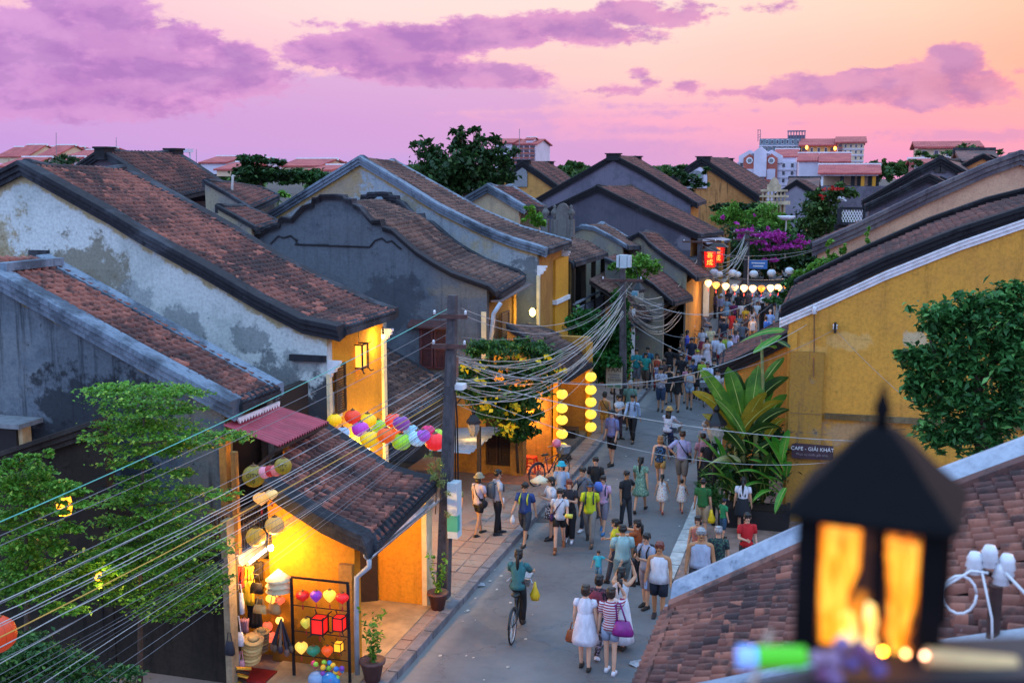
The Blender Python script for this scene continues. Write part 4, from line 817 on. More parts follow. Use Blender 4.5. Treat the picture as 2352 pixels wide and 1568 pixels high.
# ------------------------------------------------------------------ background houses and hotels
def gable_block(name, label, Y, d, xr, yr, ye, yb, roof, wall, wins=(), ov=.4, cat='house', frac=1.):
    """a simple far house: ridge along the picture, xr = (left, right) px, yr / ye / yb = ridge, eave, base px"""
    e0, e1 = at(xr[0], ye, Y=Y), at(xr[1], ye, Y=Y); zr = at(xr[0], yr, Y=Y+d/2)[2]; zb = max(-.1, at(xr[0], yb, Y=Y)[2]) if yb else -.1
    x0, x1, ze = e0[0], e1[0], e0[2]; T = thing(name, label, cat, ((x0+x1)/2, Y, 0))
    part('wall', MB().loft([[(x_, Y+.3, zb), (x_, Y+.3, ze+.1), (x_, Y+d/2, zr-.1), (x_, Y+d-.3, ze+.1), (x_, Y+d-.3, zb)] for x_ in (x0+ov, x1-ov)]), wall, T)
    mb = MB(); t = .22
    for s_ in (0, 1):
        ya = Y if s_ == 0 else Y+d
        mb.loft([[(x_, ya, ze), (x_, Y+d/2, zr), (x_, Y+d/2, zr+t), (x_, ya, ze+t)] for x_ in (x0, x1)])
    part('roof', mb, roof, T)
    part('ridge', MB().bar((x0-.1, Y+d/2, zr+.15), (x1+.1, Y+d/2, zr+.15), .5, .4), WHITE if roof in (RROOF,) else VERGE, T)
    for (px0, py0, px1, py1) in wins:
        a, b = at(px0, py1, Y=Y+.2), at(px1, py0, Y=Y+.2); w_ = part('window', MB().box((a[0], Y+.2, a[2]), (b[0], Y+.35, b[2])), WHITE, T)
        part('pane', MB().box((a[0]+.12, Y+.14, a[2]+.12), ((a[0]+b[0])/2-.05, Y+.22, b[2]-.12)).box(((a[0]+b[0])/2+.05, Y+.14, a[2]+.12), (b[0]-.12, Y+.22, b[2]-.12)), GLASSD, w_)
    return T
m_, h_, b_ = mk('red_roof_far'); p_ = pos(h_); X_, Y_, Z_ = h_.sep(p_)
_s = h_.m('SINE', h_.m('MULTIPLY', X_, 14.)); h_.put(b_, 'Base Color', h_.mix(h_.ss(h_.noise(p_, .6, 4), .35, .65), '#9c3e40', '#b4524c')); h_.put(b_, 'Roughness', .8); bump(h_, b_, _s, .6, .08); RROOF = m_
LILAC = plain('#c4bccb', .8, .1, .4); CREAMW = plain('#cdb294', .8, .12, .4); YELH = plain('#cfa565', .8, .1, .3); GLASSD = plain('#3a3a4a', .25, .1, 1); BRICKC = plain('#a4564a', .8, .15, .6); CONF = plain('#6e6678', .9, .3, .5); CONGR = plain('#6f7a86', .9, .3, .5)
# old quarter roofs behind the first row
TZ1, _, _ = house('dark_roof_house', 'broad dark red tiled roof with two ridge blocks behind the peeling house', 40., 44.6, [(235, 341), (300, 381), (352, 414), (406, 447)], [(400, 345), (440, 369), (480, 395), (520, 423)], stucco('wall_z1', '#4a4650', '#5c5660', '#26242a'), VERGE, vh=.35, vw=.4, back=[], over=.5, tile=T_DRK, nobj=300, cs=.22, rs=.25, facade=stucco('wall_z1f', '#33343c', '#3e3f48', '#1c1c22'))
chimney_blocks(TZ1, [(238, 344, 40.), (398, 347, 44.4)])
TZ2, _, _ = house('courtyard_roof', 'dark courtyard roof beside the white antenna pole', 36., 40., [(470, 412), (520, 440), (575, 474)], [(540, 418), (600, 428), (640, 445)], WALL_H, VERGE, vh=.15, vw=.2, over=.2, tile=T_DRK, nobj=200, cs=.22, rs=.25, ridge=True, sag=.02)
TZ3, _, _ = house('lower_courtyard_roof', 'lowest dark tiled roof in front of the green courtyard shrub', 33., 35.5, [(500, 470), (540, 492), (590, 520)], [(560, 470), (600, 486), (640, 505)], WALL_H, VERGE, vh=.15, vw=.2, over=.2, tile=T_DRK, nobj=120, cs=.22, rs=.25, ridge=True, sag=.02)
TZ4, _, _ = house('small_gable_house', 'small house with pale stepped gable and short tiled roof behind the ornate parapet', 52., 55.6, [(1122, 422), (1150, 438), (1180, 456), (1206, 471)], [(1174, 424), (1200, 440), (1230, 459), (1252, 473)], stucco('wall_z4', '#b9a284', '#a8987e', '#5c5450', streak=.3), VERGE_L, vh=.42, vw=.6, back=[], over=.3, tile=T_DRK, nobj=150, cs=.22, rs=.25)
TZ5, _, _ = house('arched_vent_house', 'yellow ivy-flecked house with an arched gable window and red-brown roof', 105., 116., [(1201, 368), (1240, 394), (1285, 426)], [(1258, 371), (1290, 392), (1312, 409)], stucco('wall_z5', '#c08e50', '#a87c48', '#4e3e2a', streak=.3, moss=.5, sc=.3), VERGE_K, vh=.7, vw=.7, back=[], over=.6, tile=T_DRK, nobj=0, cs=.35, rs=.4)
chimney_blocks(TZ5, [(1203, 370, 105.), (1256, 373, 115.6)])
p = at(1195, 400, Y=104.9); part('arched_window', MB().loft([[(p[0]+a, y_, p[2]+b) for a, b in [(-.7, -1.2), (.7, -1.2)]+[(.7*math.cos(t), .7*math.sin(t)) for t in np.linspace(0, math.pi, 9)]] for y_ in (104.8, 104.98)]), GREY, TZ5)
TZ6, N6_, F6_ = house('ochre_hall', 'large streaked ochre house with arched gable vent beyond the bougainvillea', 104., 122., [(1612, 360), (1650, 384), (1700, 418), (1745, 449)], [(1670, 362), (1700, 380), (1740, 404), (1775, 425)], stucco('wall_z6', '#bc8450', '#a87444', '#3a2a24', streak=.9, moss=.5, sc=.4), VERGE_K, vh=.8, vw=.8, back=[], over=.6, tile=T_DRK, nobj=0, cs=.35, rs=.4)
chimney_blocks(TZ6, [(1616, 362, 104.), (1668, 366, 121.5)])
p = at(1600, 412, Y=103.9); w_ = part('arched_window', MB().loft([[(p[0]+a, y_, p[2]+b) for a, b in [(-.95, -.8), (.95, -.8)]+[(.95*math.cos(t), .95*math.sin(t)+.2) for t in np.linspace(0, math.pi, 9)]] for y_ in (103.8, 103.98)]), LILAC, TZ6)
part('pane', MB().loft([[(p[0]+a, y_, p[2]+b) for a, b in [(-.6, -.7), (.6, -.7)]+[(.6*math.cos(t), .6*math.sin(t)+.2) for t in np.linspace(0, math.pi, 9)]] for y_ in (103.7, 103.9)]), GREY, w_)
# ornate cream front of the hall
Tor = thing('ornate_facade', 'cream ornate facade with colonnettes and a crowned pediment beside the ochre hall', 'facade', tuple(at(1778, 500, Y=104.)))
a, b = at(1748, 500, Y=104.), at(1806, 420, Y=104.); CRM = plain('#b09c80', .7, .3, 1.5)
part('wall', MB().box((a[0]+.1, 104.2, 0), (b[0]-.1, 105., at(1748, 462, Y=104.)[2])), plain('#8e6a40', .8, .3, 1), Tor)
for yy, ex, t in ((462, .35, .3), (449, .2, .16), (436, .1, .16)): z_ = at(1748, yy, Y=104.)[2]; part('cornice', MB().box((a[0]-ex, 103.7, z_-t), (b[0]+ex, 105., z_)), CRM, Tor)
z0_, z1_, z2_ = at(1748, 500, Y=104.)[2]-2, at(1748, 464, Y=104.)[2], at(1748, 437, Y=104.)[2]
for k in range(7): x_ = a[0]+.1+(b[0]-a[0]-.2)*k/6; part('colonnette', MB().lathe([(.12, 0), (.1, .1), (.09, z1_-z0_-.3), (.16, z1_-z0_-.1)], (x_, 103.9, z0_), 8), CRM, Tor, True); part('baluster', MB().lathe([(.1, 0), (.05, .1), (.13, .4), (.05, .75), (.1, .9)], (x_, 103.9, z1_+.1), 8), CRM, Tor, True)
x_ = (a[0]+b[0])/2; part('pediment', MB().loft([[(x_+u*1.2, y_, z2_+v) for u, v in [(-.5, 0), (-.5, .5), (-.35, .55), (-.3, .8), (-.15, 1.05), (0, 1.15), (.15, 1.05), (.3, .8), (.35, .55), (.5, .5), (.5, 0)]] for y_ in (103.9, 104.2)]), CRM, Tor)
gable_block('grey_wall_house', 'low house with plain lilac-grey gable right of the ornate facade', 125., 16, (1804, 1880), 412, 440, 490, T_DRK, plain('#86808e', .85, .2, .5))
TG9, _, _ = house('brown_roof_house', 'brown sloping roof over a grey gable below the open pavilion', 118., 126., [(1830, 412), (1855, 428), (1880, 446)], [(1845, 411), (1870, 424), (1895, 440)], plain('#86808e', .85, .2, .5), VERGE_K, vh=.6, vw=.6, back=[], over=.3, tile=T_DRK, nobj=0, cs=.4, rs=.45, ridge=False)
# red-roofed houses on the left skyline
for i, (xa, xb_, yr_, ye_, yb_, Y_, wl) in enumerate(((-12, 18, 340, 362, 375, 190., CREAMW), (17, 62, 335, 362, 378, 185., CREAMW), (56, 88, 339, 360, 375, 192., LILAC), (84, 128, 336, 360, 380, 180., CREAMW), (124, 152, 340, 352, 380, 195., LILAC), (150, 205, 347, 360, 385, 170., YELH), (192, 228, 341, 354, 380, 190., CREAMW), (86, 140, 363, 376, 395, 150., LILAC), (-10, 60, 364, 385, 410, 140., LILAC),
      (455, 520, 362, 376, 400, 160., LILAC), (490, 540, 376, 392, 405, 130., CREAMW), (520, 590, 366, 380, 400, 170., LILAC), (640, 735, 368, 384, 400, 150., CREAMW), (700, 760, 383, 394, 404, 120., LILAC), (750, 790, 378, 388, 398, 200., LILAC))):
    gable_block('red_roof_house', ['red roofed house at the left frame edge', 'widest red roof of the left skyline row', 'third red roof from the left skyline edge', 'red roof with a cream gable end facing right', 'small red roof just right of the cream gable', 'low red roof with yellow lit wall near the palm', 'red roof nearest the broad dark tiled roof', 'low red roof in front of the skyline row', 'pale gabled house at the lower left of the skyline row',
        'red roof right of the broad dark roof', 'low red roof left of the umbrella shaped tree', 'red roof hidden partly by the umbrella shaped tree', 'long red roof right of the umbrella shaped tree', 'low red roof beside the tall house gable', 'tiny pale twin gables on the horizon'][i], Y_, 12, (xa, xb_), yr_, ye_, yb_, RROOF, wl, ov=.3)
p = at(425, 342, Y=170.); Tt = thing('water_tower', 'small lattice water tower on the skyline right of the dark roof', 'tower', (p[0], 170., 0)); part('tank', MB().box((p[0]-1., 169, p[2]-.6), (p[0]+1., 171, p[2])), LILAC, Tt)
for dx in (-.9, .9): part('leg', MB().box((p[0]+dx-.12, 169.9, 0), (p[0]+dx+.12, 170.1, p[2]-.6)), LILAC, Tt)
for i, (px_, y0_, y1_) in enumerate(((129, 305, 340), (267, 316, 345), (451, 343, 368), (1810-1180, 300, 300), (1193, 296, 322))):
    if y0_ == y1_: continue
    a, b = at(px_, y0_, Y=165.), at(px_, y1_, Y=165.); solo('antenna_mast', MB().tube([b-np.array([0, 0, 4]), b, a], .05, 5), GREY, ['thin antenna mast above the left red roofs', 'thin antenna mast above the broad dark roof', 'short antenna mast right of the water tower', '', 'antenna mast on the white hotel roof'][i], 'antenna', tuple(b))
# white hotel behind the round tree
def hotel(name, label, Y, d, x0, x1, yt, yb, wall, floors, bays, roof=None, ridge=None, bal=()):
    a, b = at(x0, yb, Y=Y), at(x1, yt, Y=Y); T = thing(name, label, 'hotel', ((a[0]+b[0])/2, Y, 0)); za = 0.
    part('wall', MB().box((a[0], Y, za), (b[0], Y+d, b[2])), wall, T)
    fh = (b[2]-a[2])/floors; bw = (b[0]-a[0])/bays
    for f in range(floors):
        part('floor_band', MB().box((a[0]-.1, Y-.2, a[2]+fh*f-.12), (b[0]+.1, Y+.02, a[2]+fh*f+.12)), LILAC, T)
        for k in range(bays):
            xa = a[0]+bw*k; c0, c1 = (.12, .88) if k in bal else (.3, .7)
            w_ = part('window', MB().box((xa+bw*c0, Y-.06, a[2]+fh*(f+.22)), (xa+bw*c1, Y+.03, a[2]+fh*(f+.85))), WHITE if k not in bal else BRICKC, T)
            part('pane', MB().box((xa+bw*(c0+.04), Y-.1, a[2]+fh*(f+.28)), (xa+bw*(c1-.04), Y-.05, a[2]+fh*(f+.8))), GLASSD, w_)
            if k in bal: part('balcony', MB().box((xa+bw*.06, Y-.9, a[2]+fh*(f+.1)), (xa+bw*.94, Y-.1, a[2]+fh*(f+.16))).box((xa+bw*.06, Y-.95, a[2]+fh*(f+.1)), (xa+bw*.94, Y-.88, a[2]+fh*(f+.38))), BRICKC, T)
    if roof:
        zr = at(x0, ridge, Y=Y+d/2)[2]; mb = MB()
        for ya in (Y-.8, Y+d+.8): mb.loft([[(x_, ya, b[2]), (x_, Y+d/2, zr), (x_, Y+d/2, zr+.3), (x_, ya, b[2]+.3)] for x_ in (a[0]-.6, b[0]+.6)])
        part('roof', mb, roof, T)
        for x_ in (a[0]+.02, b[0]-.32): part('gable_end', MB().loft([[(x_+q_, Y, b[2]), (x_+q_, Y+d/2, zr), (x_+q_, Y+d, b[2])] for q_ in (0, .3)]), wall, T)
    return T
hotel('white_hotel', 'white balconied hotel half hidden behind the round crowned tree', 300., 16, 1176, 1230, 333, 376, LILAC, 4, 4, RROOF, 322, bal=(0, 1, 2, 3))
hotel('hotel_wing', 'blank lilac side wing of the white hotel', 299., 14, 1138, 1176, 330, 380, LILAC, 2, 1, RROOF, 321)
p0_, p1_ = at(1205, 330, Y=300.), at(1226, 318, Y=300.); gable_block('roof_cabin', 'small gabled cabin on top of the white hotel', 301., 6, (1204, 1226), 317, 322, 334, RROOF, LILAC, cat='roof cabin')
hotel('hotel_under_construction', 'grey concrete hotel under construction with rooftop frame', 270., 18, 1743, 1839, 318, 368, CONGR, 3, 8)
TT = thing('roof_frame', 'bare column frame on top of the unfinished hotel', 'frame', tuple(at(1829, 317, Y=275.)))
a, b = at(1810, 318, Y=275.), at(1849, 303, Y=275.)
for k in range(7): x_ = a[0]+(b[0]-a[0])*k/6; part('column', MB().box((x_-.12, 274.9, a[2]), (x_+.12, 275.1, b[2])), CONF, TT)
part('beam', MB().box((a[0]-.2, 274.8, b[2]), (b[0]+.2, 275.2, b[2]+.35)), CONF, TT); part('parapet', MB().box((a[0], 275.2, a[2]), (b[0], 279, a[2]+(b[2]-a[2])*.5)), CONF, TT)
a, b = at(1743, 325, Y=272.), at(1743, 298, Y=272.); solo('hoist_mast', MB().bar(a-np.array([.2, 0, 0]), b-np.array([.2, 0, 0]), .14).bar(a+np.array([.35, 0, 0]), b+np.array([.35, 0, 0]), .14).bar(a+np.array([-.2, 0, .8]), a+np.array([.35, 0, 1.2]), .1).bar((a+b)/2+np.array([-.2, 0, 0]), (a+b)/2+np.array([.35, 0, .3]), .1).bar(b+np.array([-.3, 0, -.1]), b+np.array([.4, 0, -.1]), .14), CONF, 'tall hoist mast at the left end of the unfinished hotel', 'mast', tuple(a))
hotel('yellow_hotel', 'yellow hotel with red roof and lit balconies on the right skyline', 265., 16, 1839, 1922, 336, 372, YELH, 2, 5, RROOF, 322, bal=(0, 4))
hotel('yellow_hotel_block', 'taller cream end block of the yellow hotel', 262., 22, 1922, 1985, 329, 384, CREAMW, 4, 5, RROOF, 317, bal=(0,))
for px_, py_ in ((1853, 339), (1918, 341), (1919, 357)):
    p = at(px_, py_, Y=262.5); solo('balcony_lamp', MB().ell(p, (.3, .3, .45)), glow('#ff9a40', 6.), {1853: 'lit lamp on the upper left balcony of the yellow hotel', 1918: 'lit lamp on the upper right balcony of the yellow hotel', 1919: 'lit lamp on the lower right balcony of the yellow hotel'}[px_], 'lamp', tuple(p))
Tw = hotel('white_gabled_hotel', 'white hotel with twin brick-red gable panels and round windows', 215., 16, 1692, 1830, 372, 424, LILAC, 3, 7)
for xc_, l in ((1722, 0), (1772, 1)):
    p = at(xc_, 372, Y=214.8); r_ = 215*24/2600
    part('gable_front', MB().loft([[(p[0]+u*r_, y_, p[2]+v*r_) for u, v in [(-1, -.1), (-1, .55), (0, 1.1), (1, .55), (1, -.1)]] for y_ in (214.6, 215.2)]), LILAC, Tw)
    g_ = part('brick_panel', MB().loft([[(p[0]+u*r_, y_, p[2]+v*r_) for u, v in [(-.55, -1.9), (-.55, .35), (0, .75), (.55, .35), (.55, -1.9)]] for y_ in (214.4, 214.7)]), BRICKC, Tw)
    part('round_window', MB().loft([[(p[0]+math.cos(t)*.3*r_, y_, p[2]+.12*r_+math.sin(t)*.3*r_) for t in np.linspace(0, 2*math.pi, 15)[:-1]] for y_ in (214.25, 214.5)]), WHITE, g_)
    part('pane', MB().loft([[(p[0]+math.cos(t)*.19*r_, y_, p[2]+.12*r_+math.sin(t)*.19*r_) for t in np.linspace(0, 2*math.pi, 15)[:-1]] for y_ in (214.15, 214.5)]), GREY, g_)
    part('white_panel', MB().box((p[0]-.38*r_, 214.3, p[2]-1.6*r_), (p[0]+.38*r_, 214.5, p[2]-.65*r_)), LILAC, g_)
p = at(1747, 345, Y=214.); r_ = 1.6; part('tower_cap', MB().loft([[(p[0]+u*r_, y_, p[2]+v*r_) for u, v in [(-.7, -3), (-.7, -.4), (-1, -.4), (0, .4), (1, -.4), (.7, -.4), (.7, -3)]] for y_ in (213.6, 216.)]), LILAC, Tw)
gable_block('red_hip_roof', 'red roof slope behind the white gabled hotel', 220., 18, (1775, 1832), 345, 362, 375, RROOF, LILAC)
gable_block('white_wing', 'white wing with striped roof below the yellow hotel', 205., 14, (1830, 1900), 354, 372, 440, RROOF, LILAC, wins=((1852, 420, 1862, 436),))
gable_block('striped_gable_roof', 'white gable with lilac striped roof in front of the cream hotel block', 200., 14, (1880, 1955), 354, 374, 400, RROOF, LILAC)
Tpv = gable_block('open_pavilion', 'open rooftop pavilion with red roof and yellow shutters', 160., 12, (1878, 2025), 381, 401, 404, RROOF, LILAC, cat='pavilion')
for k, px_ in enumerate((1886, 1933, 1958, 1972, 1997, 2014)):
    a, b = at(px_, 432, Y=161.), at(px_, 402, Y=161.); part('post', MB().box((a[0]-.25, 160.8, a[2]), (a[0]+.25, 161.2, b[2])), WHITE if k == 0 else VERGE_K, Tpv)
for px_ in (1977, 2003): a, b = at(px_, 428, Y=160.7), at(px_+9, 404, Y=160.7); part('shutter', MB().box((a[0], 160.6, a[2]), (b[0], 160.75, b[2])), plain('#c88a1c', .7, .1, 1), Tpv)
a, b = at(1870, 436, Y=160.), at(2060, 428, Y=160.); part('terrace_wall', MB().box((a[0], 160, 0), (b[0], 170, b[2])), stucco('terrace_wall', '#5e5862', '#6e6872', '#34303a'), Tpv); part('back_wall', MB().box((a[0]+1, 168, b[2]), (b[0]-3, 168.4, b[2]+1.6)), CREAMW, Tpv)
hotel('beige_house', 'beige house with purple-red roof on the far right skyline', 190., 12, 2108, 2250, 341, 366, CREAMW, 1, 5, RROOF, 329)
gable_block('red_terrace_house', 'red walled terrace house with plants below the beige house', 150., 10, (2090, 2190), 368, 378, 400, RROOF, plain('#a86468', .8, .2, .5), wins=((2100, 380, 2112, 392),))
gable_block('orange_gable_house', 'small orange wall house with grey roof by the right frame edge', 75., 8, (2205, 2300), 352, 378, 410, T_DRK, plain('#c07a44', .8, .2, 1))
TN1, _, _ = house('orange_end_house', 'orange gable peeking over the pink house verge', 66., 72., [(2258, 352), (2230, 366), (2200, 382), (2185, 390)], [(2275, 355), (2250, 366), (2220, 381), (2205, 389)], plain('#c4824a', .8, .2, 1), VERGE_K, vh=.3, vw=.5, back=[], over=-.2, tile=T_DRK, nobj=0, cs=.4, rs=.45, ridge=False)
# ------------------------------------------------------------------ vegetation
def leaves(pts, size, mat, name='crown', flat=.5, aspect=.5, par=None, label=None, fold=.25):
    """leaf-sized folded blades at pts (n, 3); flat = how far they lie towards the horizontal"""
    pts = np.asarray(pts, float); n_ = len(pts); s = size*RNG.uniform(.5, 1.5, n_)
    nrm = RNG.normal(size=(n_, 3)); nrm /= np.linalg.norm(nrm, axis=1)[:, None]; nrm[:, 2] = np.abs(nrm[:, 2])+flat; nrm /= np.linalg.norm(nrm, axis=1)[:, None]
    d = RNG.normal(size=(n_, 3)); d -= nrm*(d*nrm).sum(1)[:, None]; d /= np.linalg.norm(d, axis=1)[:, None]; w = np.cross(nrm, d)
    b = pts-d*(s*.5)[:, None]; t = pts+d*(s*.5)[:, None]-nrm*(s*.12)[:, None]; up = nrm*(s*aspect*fold)[:, None]
    l = pts+w*(s*aspect*.5)[:, None]+up; r = pts-w*(s*aspect*.5)[:, None]+up
    V = np.stack([b, l, t, r], 1); org = np.array(ORG.get(par.name, (0, 0, 0))) if par is not None else 0
    me = np_mesh(name, (V-org).reshape(-1, 3), np.arange(n_*4).reshape(-1, 4)[:, [0, 1, 2, 3]], mat, False)
    if par is None: return me
    return part(name, me, mat, par, label=label)
def cloud(cl, n_, Y, dep=1.):
    """points in ellipsoids given in pixels: (x, y, rx, ry[, Y])"""
    out = []; wt = np.array([c[2]*c[3] for c in cl], float); wt /= wt.sum()
    for c, w in zip(cl, wt):
        Yc = c[4] if len(c) > 4 else Y; k = max(4, int(n_*w)); p = at(c[0], c[1], Y=Yc); dd = math.hypot(p[0], Yc)/PF*1.0
        # leaf clumps through the volume, so that gaps and lit and shaded lumps show
        m = max(3, min(60, k//22)); cc = RNG.normal(size=(m, 3)); cc /= np.linalg.norm(cc, axis=1)[:, None]; cc *= (RNG.uniform(.15, 1.08, m)**.6)[:, None]
        q = cc[RNG.integers(0, m, k)]+RNG.normal(0, 1, (k, 3))*RNG.uniform(.09, .22, m)[RNG.integers(0, m, k)][:, None]
        out.append(p+q*np.array([c[2]*dd, c[2]*dd*.8*dep, c[3]*dd]))
    return np.vstack(out)
def plant(name, label, cat, cl, n_, Y, size, mat, trunk=(), tmat=None, flat=.4, aspect=.5, dep=1., base=None, group=None):
    c0 = cl[0]; p = np.array(base) if base is not None else at(c0[0], c0[1]+c0[3], Y=Y)
    T = thing(name, label, cat, tuple(p), group=group)
    leaves(cloud(cl, n_, Y, dep), size, mat, 'crown' if cat == 'tree' else 'foliage', flat, aspect, T)
    if trunk:
        mb = MB()
        for pts, r0, r1 in trunk:
            P = [at(a_[0], a_[1], Y=(a_[2] if len(a_) > 2 else Y)) for a_ in pts]; k = len(P)
            mb.tube(P, [r0+(r1-r0)*i/(k-1) for i in range(k)], 6)
        part('trunk' if cat == 'tree' else 'stem', mb, tmat or BARK, T, True)
    return T
BARK = plain('#4a3c32', .9, .35, 8)
L_TREE = leaf_mat('leaf_terminalia', '#326020', '#7cb43a', '#b4d258', .36); L_DARK = leaf_mat('leaf_dark', '#1a3016', '#35552a', '#4a6c34'); L_FAR = leaf_mat('leaf_far', '#26401e', '#4f6e34', '#6a8440')
L_GLOSS = leaf_mat('leaf_glossy', '#1c4020', '#4a8a44', '#74b05c'); L_LIGHT = leaf_mat('leaf_light', '#3c6a20', '#74a83a', '#90c050'); L_VINE = leaf_mat('leaf_vine', '#1e3e1c', '#3e6c2e', '#6a9440'); L_IVY = leaf_mat('leaf_ivy', '#164018', '#2c6e2a', '#4a9038')
L_BAM = leaf_mat('leaf_bamboo', '#6a7a3a', '#9aa058'); F_YEL = leaf_mat('petal_yellow', '#e0b814', '#f0d428', tr=.35); F_MAG = leaf_mat('petal_magenta', '#a8248c', '#d44cb8', tr=.3); F_RED = leaf_mat('petal_red', '#b01c20', '#d83a30')
# far woods as one mass behind everything
tl = []
for i in range(420):
    x_ = random.uniform(-60, 2420); Yd = random.uniform(330, 620); tl.append((x_, 397+random.uniform(-9, 5)-(6 if 1290 < x_ < 1340 or x_ > 2000 else 0), random.uniform(14, 34), random.uniform(5, 10), Yd))
o = solo('far_wood', leaves(cloud(tl, 26000, 400, .6), 3.2, L_FAR, 'far_wood', .3, .7), None, 'low dark band of distant trees along the horizon', 'wood', kind='stuff')
tl = [(random.uniform(-40, 1640), random.uniform(398, 425), random.uniform(20, 50), random.uniform(7, 14), random.uniform(130, 260)) for i in range(170)]
o = solo('town_greenery', leaves(cloud(tl, 16000, 200, .6), 1.5, L_FAR, 'town_greenery', .3, .7), None, 'dull green tree tops between the far houses', 'trees', kind='stuff')
plant('round_tree', 'large loose crowned tree rising behind the tall house roof', 'tree', [(1065, 400, 95, 60), (985, 345, 36, 24), (960, 332, 14, 10), (1010, 375, 60, 40), (1060, 330, 24, 36), (1088, 305, 13, 20), (1060, 298, 10, 12), (1040, 325, 18, 22), (1115, 335, 30, 26), (1140, 325, 16, 12), (1150, 380, 34, 40), (1100, 375, 60, 50), (1030, 430, 70, 30), (1140, 425, 40, 30), (1175, 350, 14, 8)], 5200, 78., .42, L_DARK,
      trunk=[([(1075, 470), (1070, 420), (1063, 370), (1062, 320)], .35, .06), ([(1072, 430), (1020, 390), (985, 350)], .2, .05), ([(1072, 420), (1115, 370), (1135, 330)], .2, .05), ([(1066, 400), (1086, 350), (1089, 305)], .12, .03)], flat=.2, aspect=.55)
plant('umbrella_tree', 'flat layered tree crown between the red roofs and the white pole', 'tree', [(590, 368, 44, 13), (570, 372, 24, 8), (622, 372, 28, 9), (560, 392, 36, 12), (600, 398, 60, 16), (640, 402, 36, 14), (575, 412, 40, 10)], 2600, 62., .34, L_DARK, trunk=[([(598, 430), (597, 400), (592, 370)], .16, .05), ([(597, 400), (560, 388)], .08, .03), ([(597, 395), (630, 378)], .08, .03)], flat=.8)
plant('hedge', 'low dark shrubs along the roof line left of the tall gable', 'shrub', [(690, 400, 36, 10), (730, 398, 34, 9), (660, 412, 26, 12), (715, 412, 30, 8)], 1400, 66., .3, L_VINE)
plant('courtyard_shrub', 'bright green shrub behind the tiled courtyard roof', 'shrub', [(590, 458, 28, 16), (625, 462, 22, 14), (605, 440, 16, 8), (650, 445, 16, 8)], 1500, 42., .17, L_TREE)
plant('palm_tree', 'small dark palm crown in front of the left red roofs', 'tree', [(158, 366, 22, 12), (128, 372, 22, 8), (170, 372, 16, 8), (140, 380, 30, 7)], 500, 110., .8, L_DARK, flat=.1, aspect=.18)
plant('roof_sapling', 'bright green sapling growing beside the ornate parapet', 'shrub', [(1236, 505, 16, 14), (1222, 488, 9, 12), (1208, 478, 6, 6), (1205, 502, 10, 6), (1245, 515, 12, 10)], 700, 42.5, .17, L_TREE)
plant('pergola_shrub', 'bright climbing shrub over the terrace railing below the pale chimney house', 'shrub', [(1470, 600, 40, 20), (1440, 615, 24, 14), (1495, 612, 20, 22), (1460, 630, 30, 12), (1405, 612, 14, 12), (1425, 600, 14, 10)], 2200, 49., .16, L_LIGHT)
# bougainvillea and the greenery closing the street
plant('street_greenery', 'dense dark greenery closing the far end of the street', 'tree', [(1760, 590, 110, 40), (1690, 580, 60, 34), (1840, 600, 60, 40), (1860, 560, 46, 36), (1720, 540, 60, 30), (1800, 540, 60, 30), (1870, 500, 50, 40), (1690, 620, 40, 26), (1840, 640, 50, 20)], 9000, 99., .4, L_DARK, trunk=[([(1760, 660), (1760, 560)], .25, .1)])
plant('feathery_tree', 'light green feathery shrubs above the magenta blossom', 'tree', [(1665, 496, 30, 20), (1690, 490, 20, 24), (1730, 500, 30, 18), (1765, 492, 26, 24), (1790, 505, 22, 18), (1645, 505, 16, 10), (1710, 512, 40, 12), (1770, 515, 40, 12)], 4200, 94., .32, L_LIGHT, flat=.0, aspect=.35)
T = plant('bougainvillea', 'magenta bougainvillea mass above the far lantern row', 'shrub', [(1770, 550, 60, 24), (1720, 540, 36, 20), (1830, 560, 40, 22), (1690, 555, 30, 14), (1800, 575, 50, 16), (1740, 575, 40, 16)], 1700, 92., .3, L_VINE)
leaves(cloud([(1720, 530, 26, 11), (1745, 546, 34, 12), (1785, 545, 34, 13), (1830, 558, 26, 9), (1800, 565, 24, 8), (1770, 568, 26, 9), (1700, 548, 16, 8), (1838, 540, 10, 5), (1760, 525, 8, 4), (1765, 595, 20, 6), (1660, 500, 8, 5), (1690, 512, 6, 4), (1730, 495, 5, 3), (1865, 555, 12, 6)], 1700, 90.5), .22, F_MAG, 'blossom', .2, .8, T)
plant('dark_hedge', 'dark hedge below the ochre hall wall', 'hedge', [(1690, 474, 40, 10), (1735, 474, 34, 9), (1650, 478, 20, 8), (1715, 482, 40, 8)], 1600, 102., .35, L_DARK)
T = plant('flowering_tree', 'loose tree with red and white blossom below the open pavilion', 'tree', [(1900, 460, 30, 26), (1880, 485, 36, 26), (1930, 440, 26, 16), (1870, 450, 20, 14), (1960, 445, 20, 12), (1905, 510, 50, 26), (1860, 520, 30, 20), (1935, 520, 26, 26)], 3600, 84., .34, L_FAR, trunk=[([(1900, 540), (1902, 480), (1905, 440)], .2, .05)])
leaves(cloud([(1900, 432, 20, 10), (1885, 450, 14, 8), (1925, 438, 20, 8)], 60, 83.), .2, F_RED, 'blossom', .2, .8, T); leaves(cloud([(1930, 453, 10, 7), (1938, 458, 6, 5)], 60, 82.8), .2, WHITE, 'blossom', .2, .8, T)
plant('ochre_hall_tree', 'small dark tree branch against the ochre hall wall', 'tree', [(1580, 405, 34, 10), (1560, 392, 16, 12), (1600, 425, 30, 8), (1590, 440, 26, 6), (1615, 392, 12, 8), (1570, 420, 20, 8)], 900, 98., .42, L_DARK, flat=.7, trunk=[([(1540, 460), (1560, 420), (1600, 405)], .14, .05)])
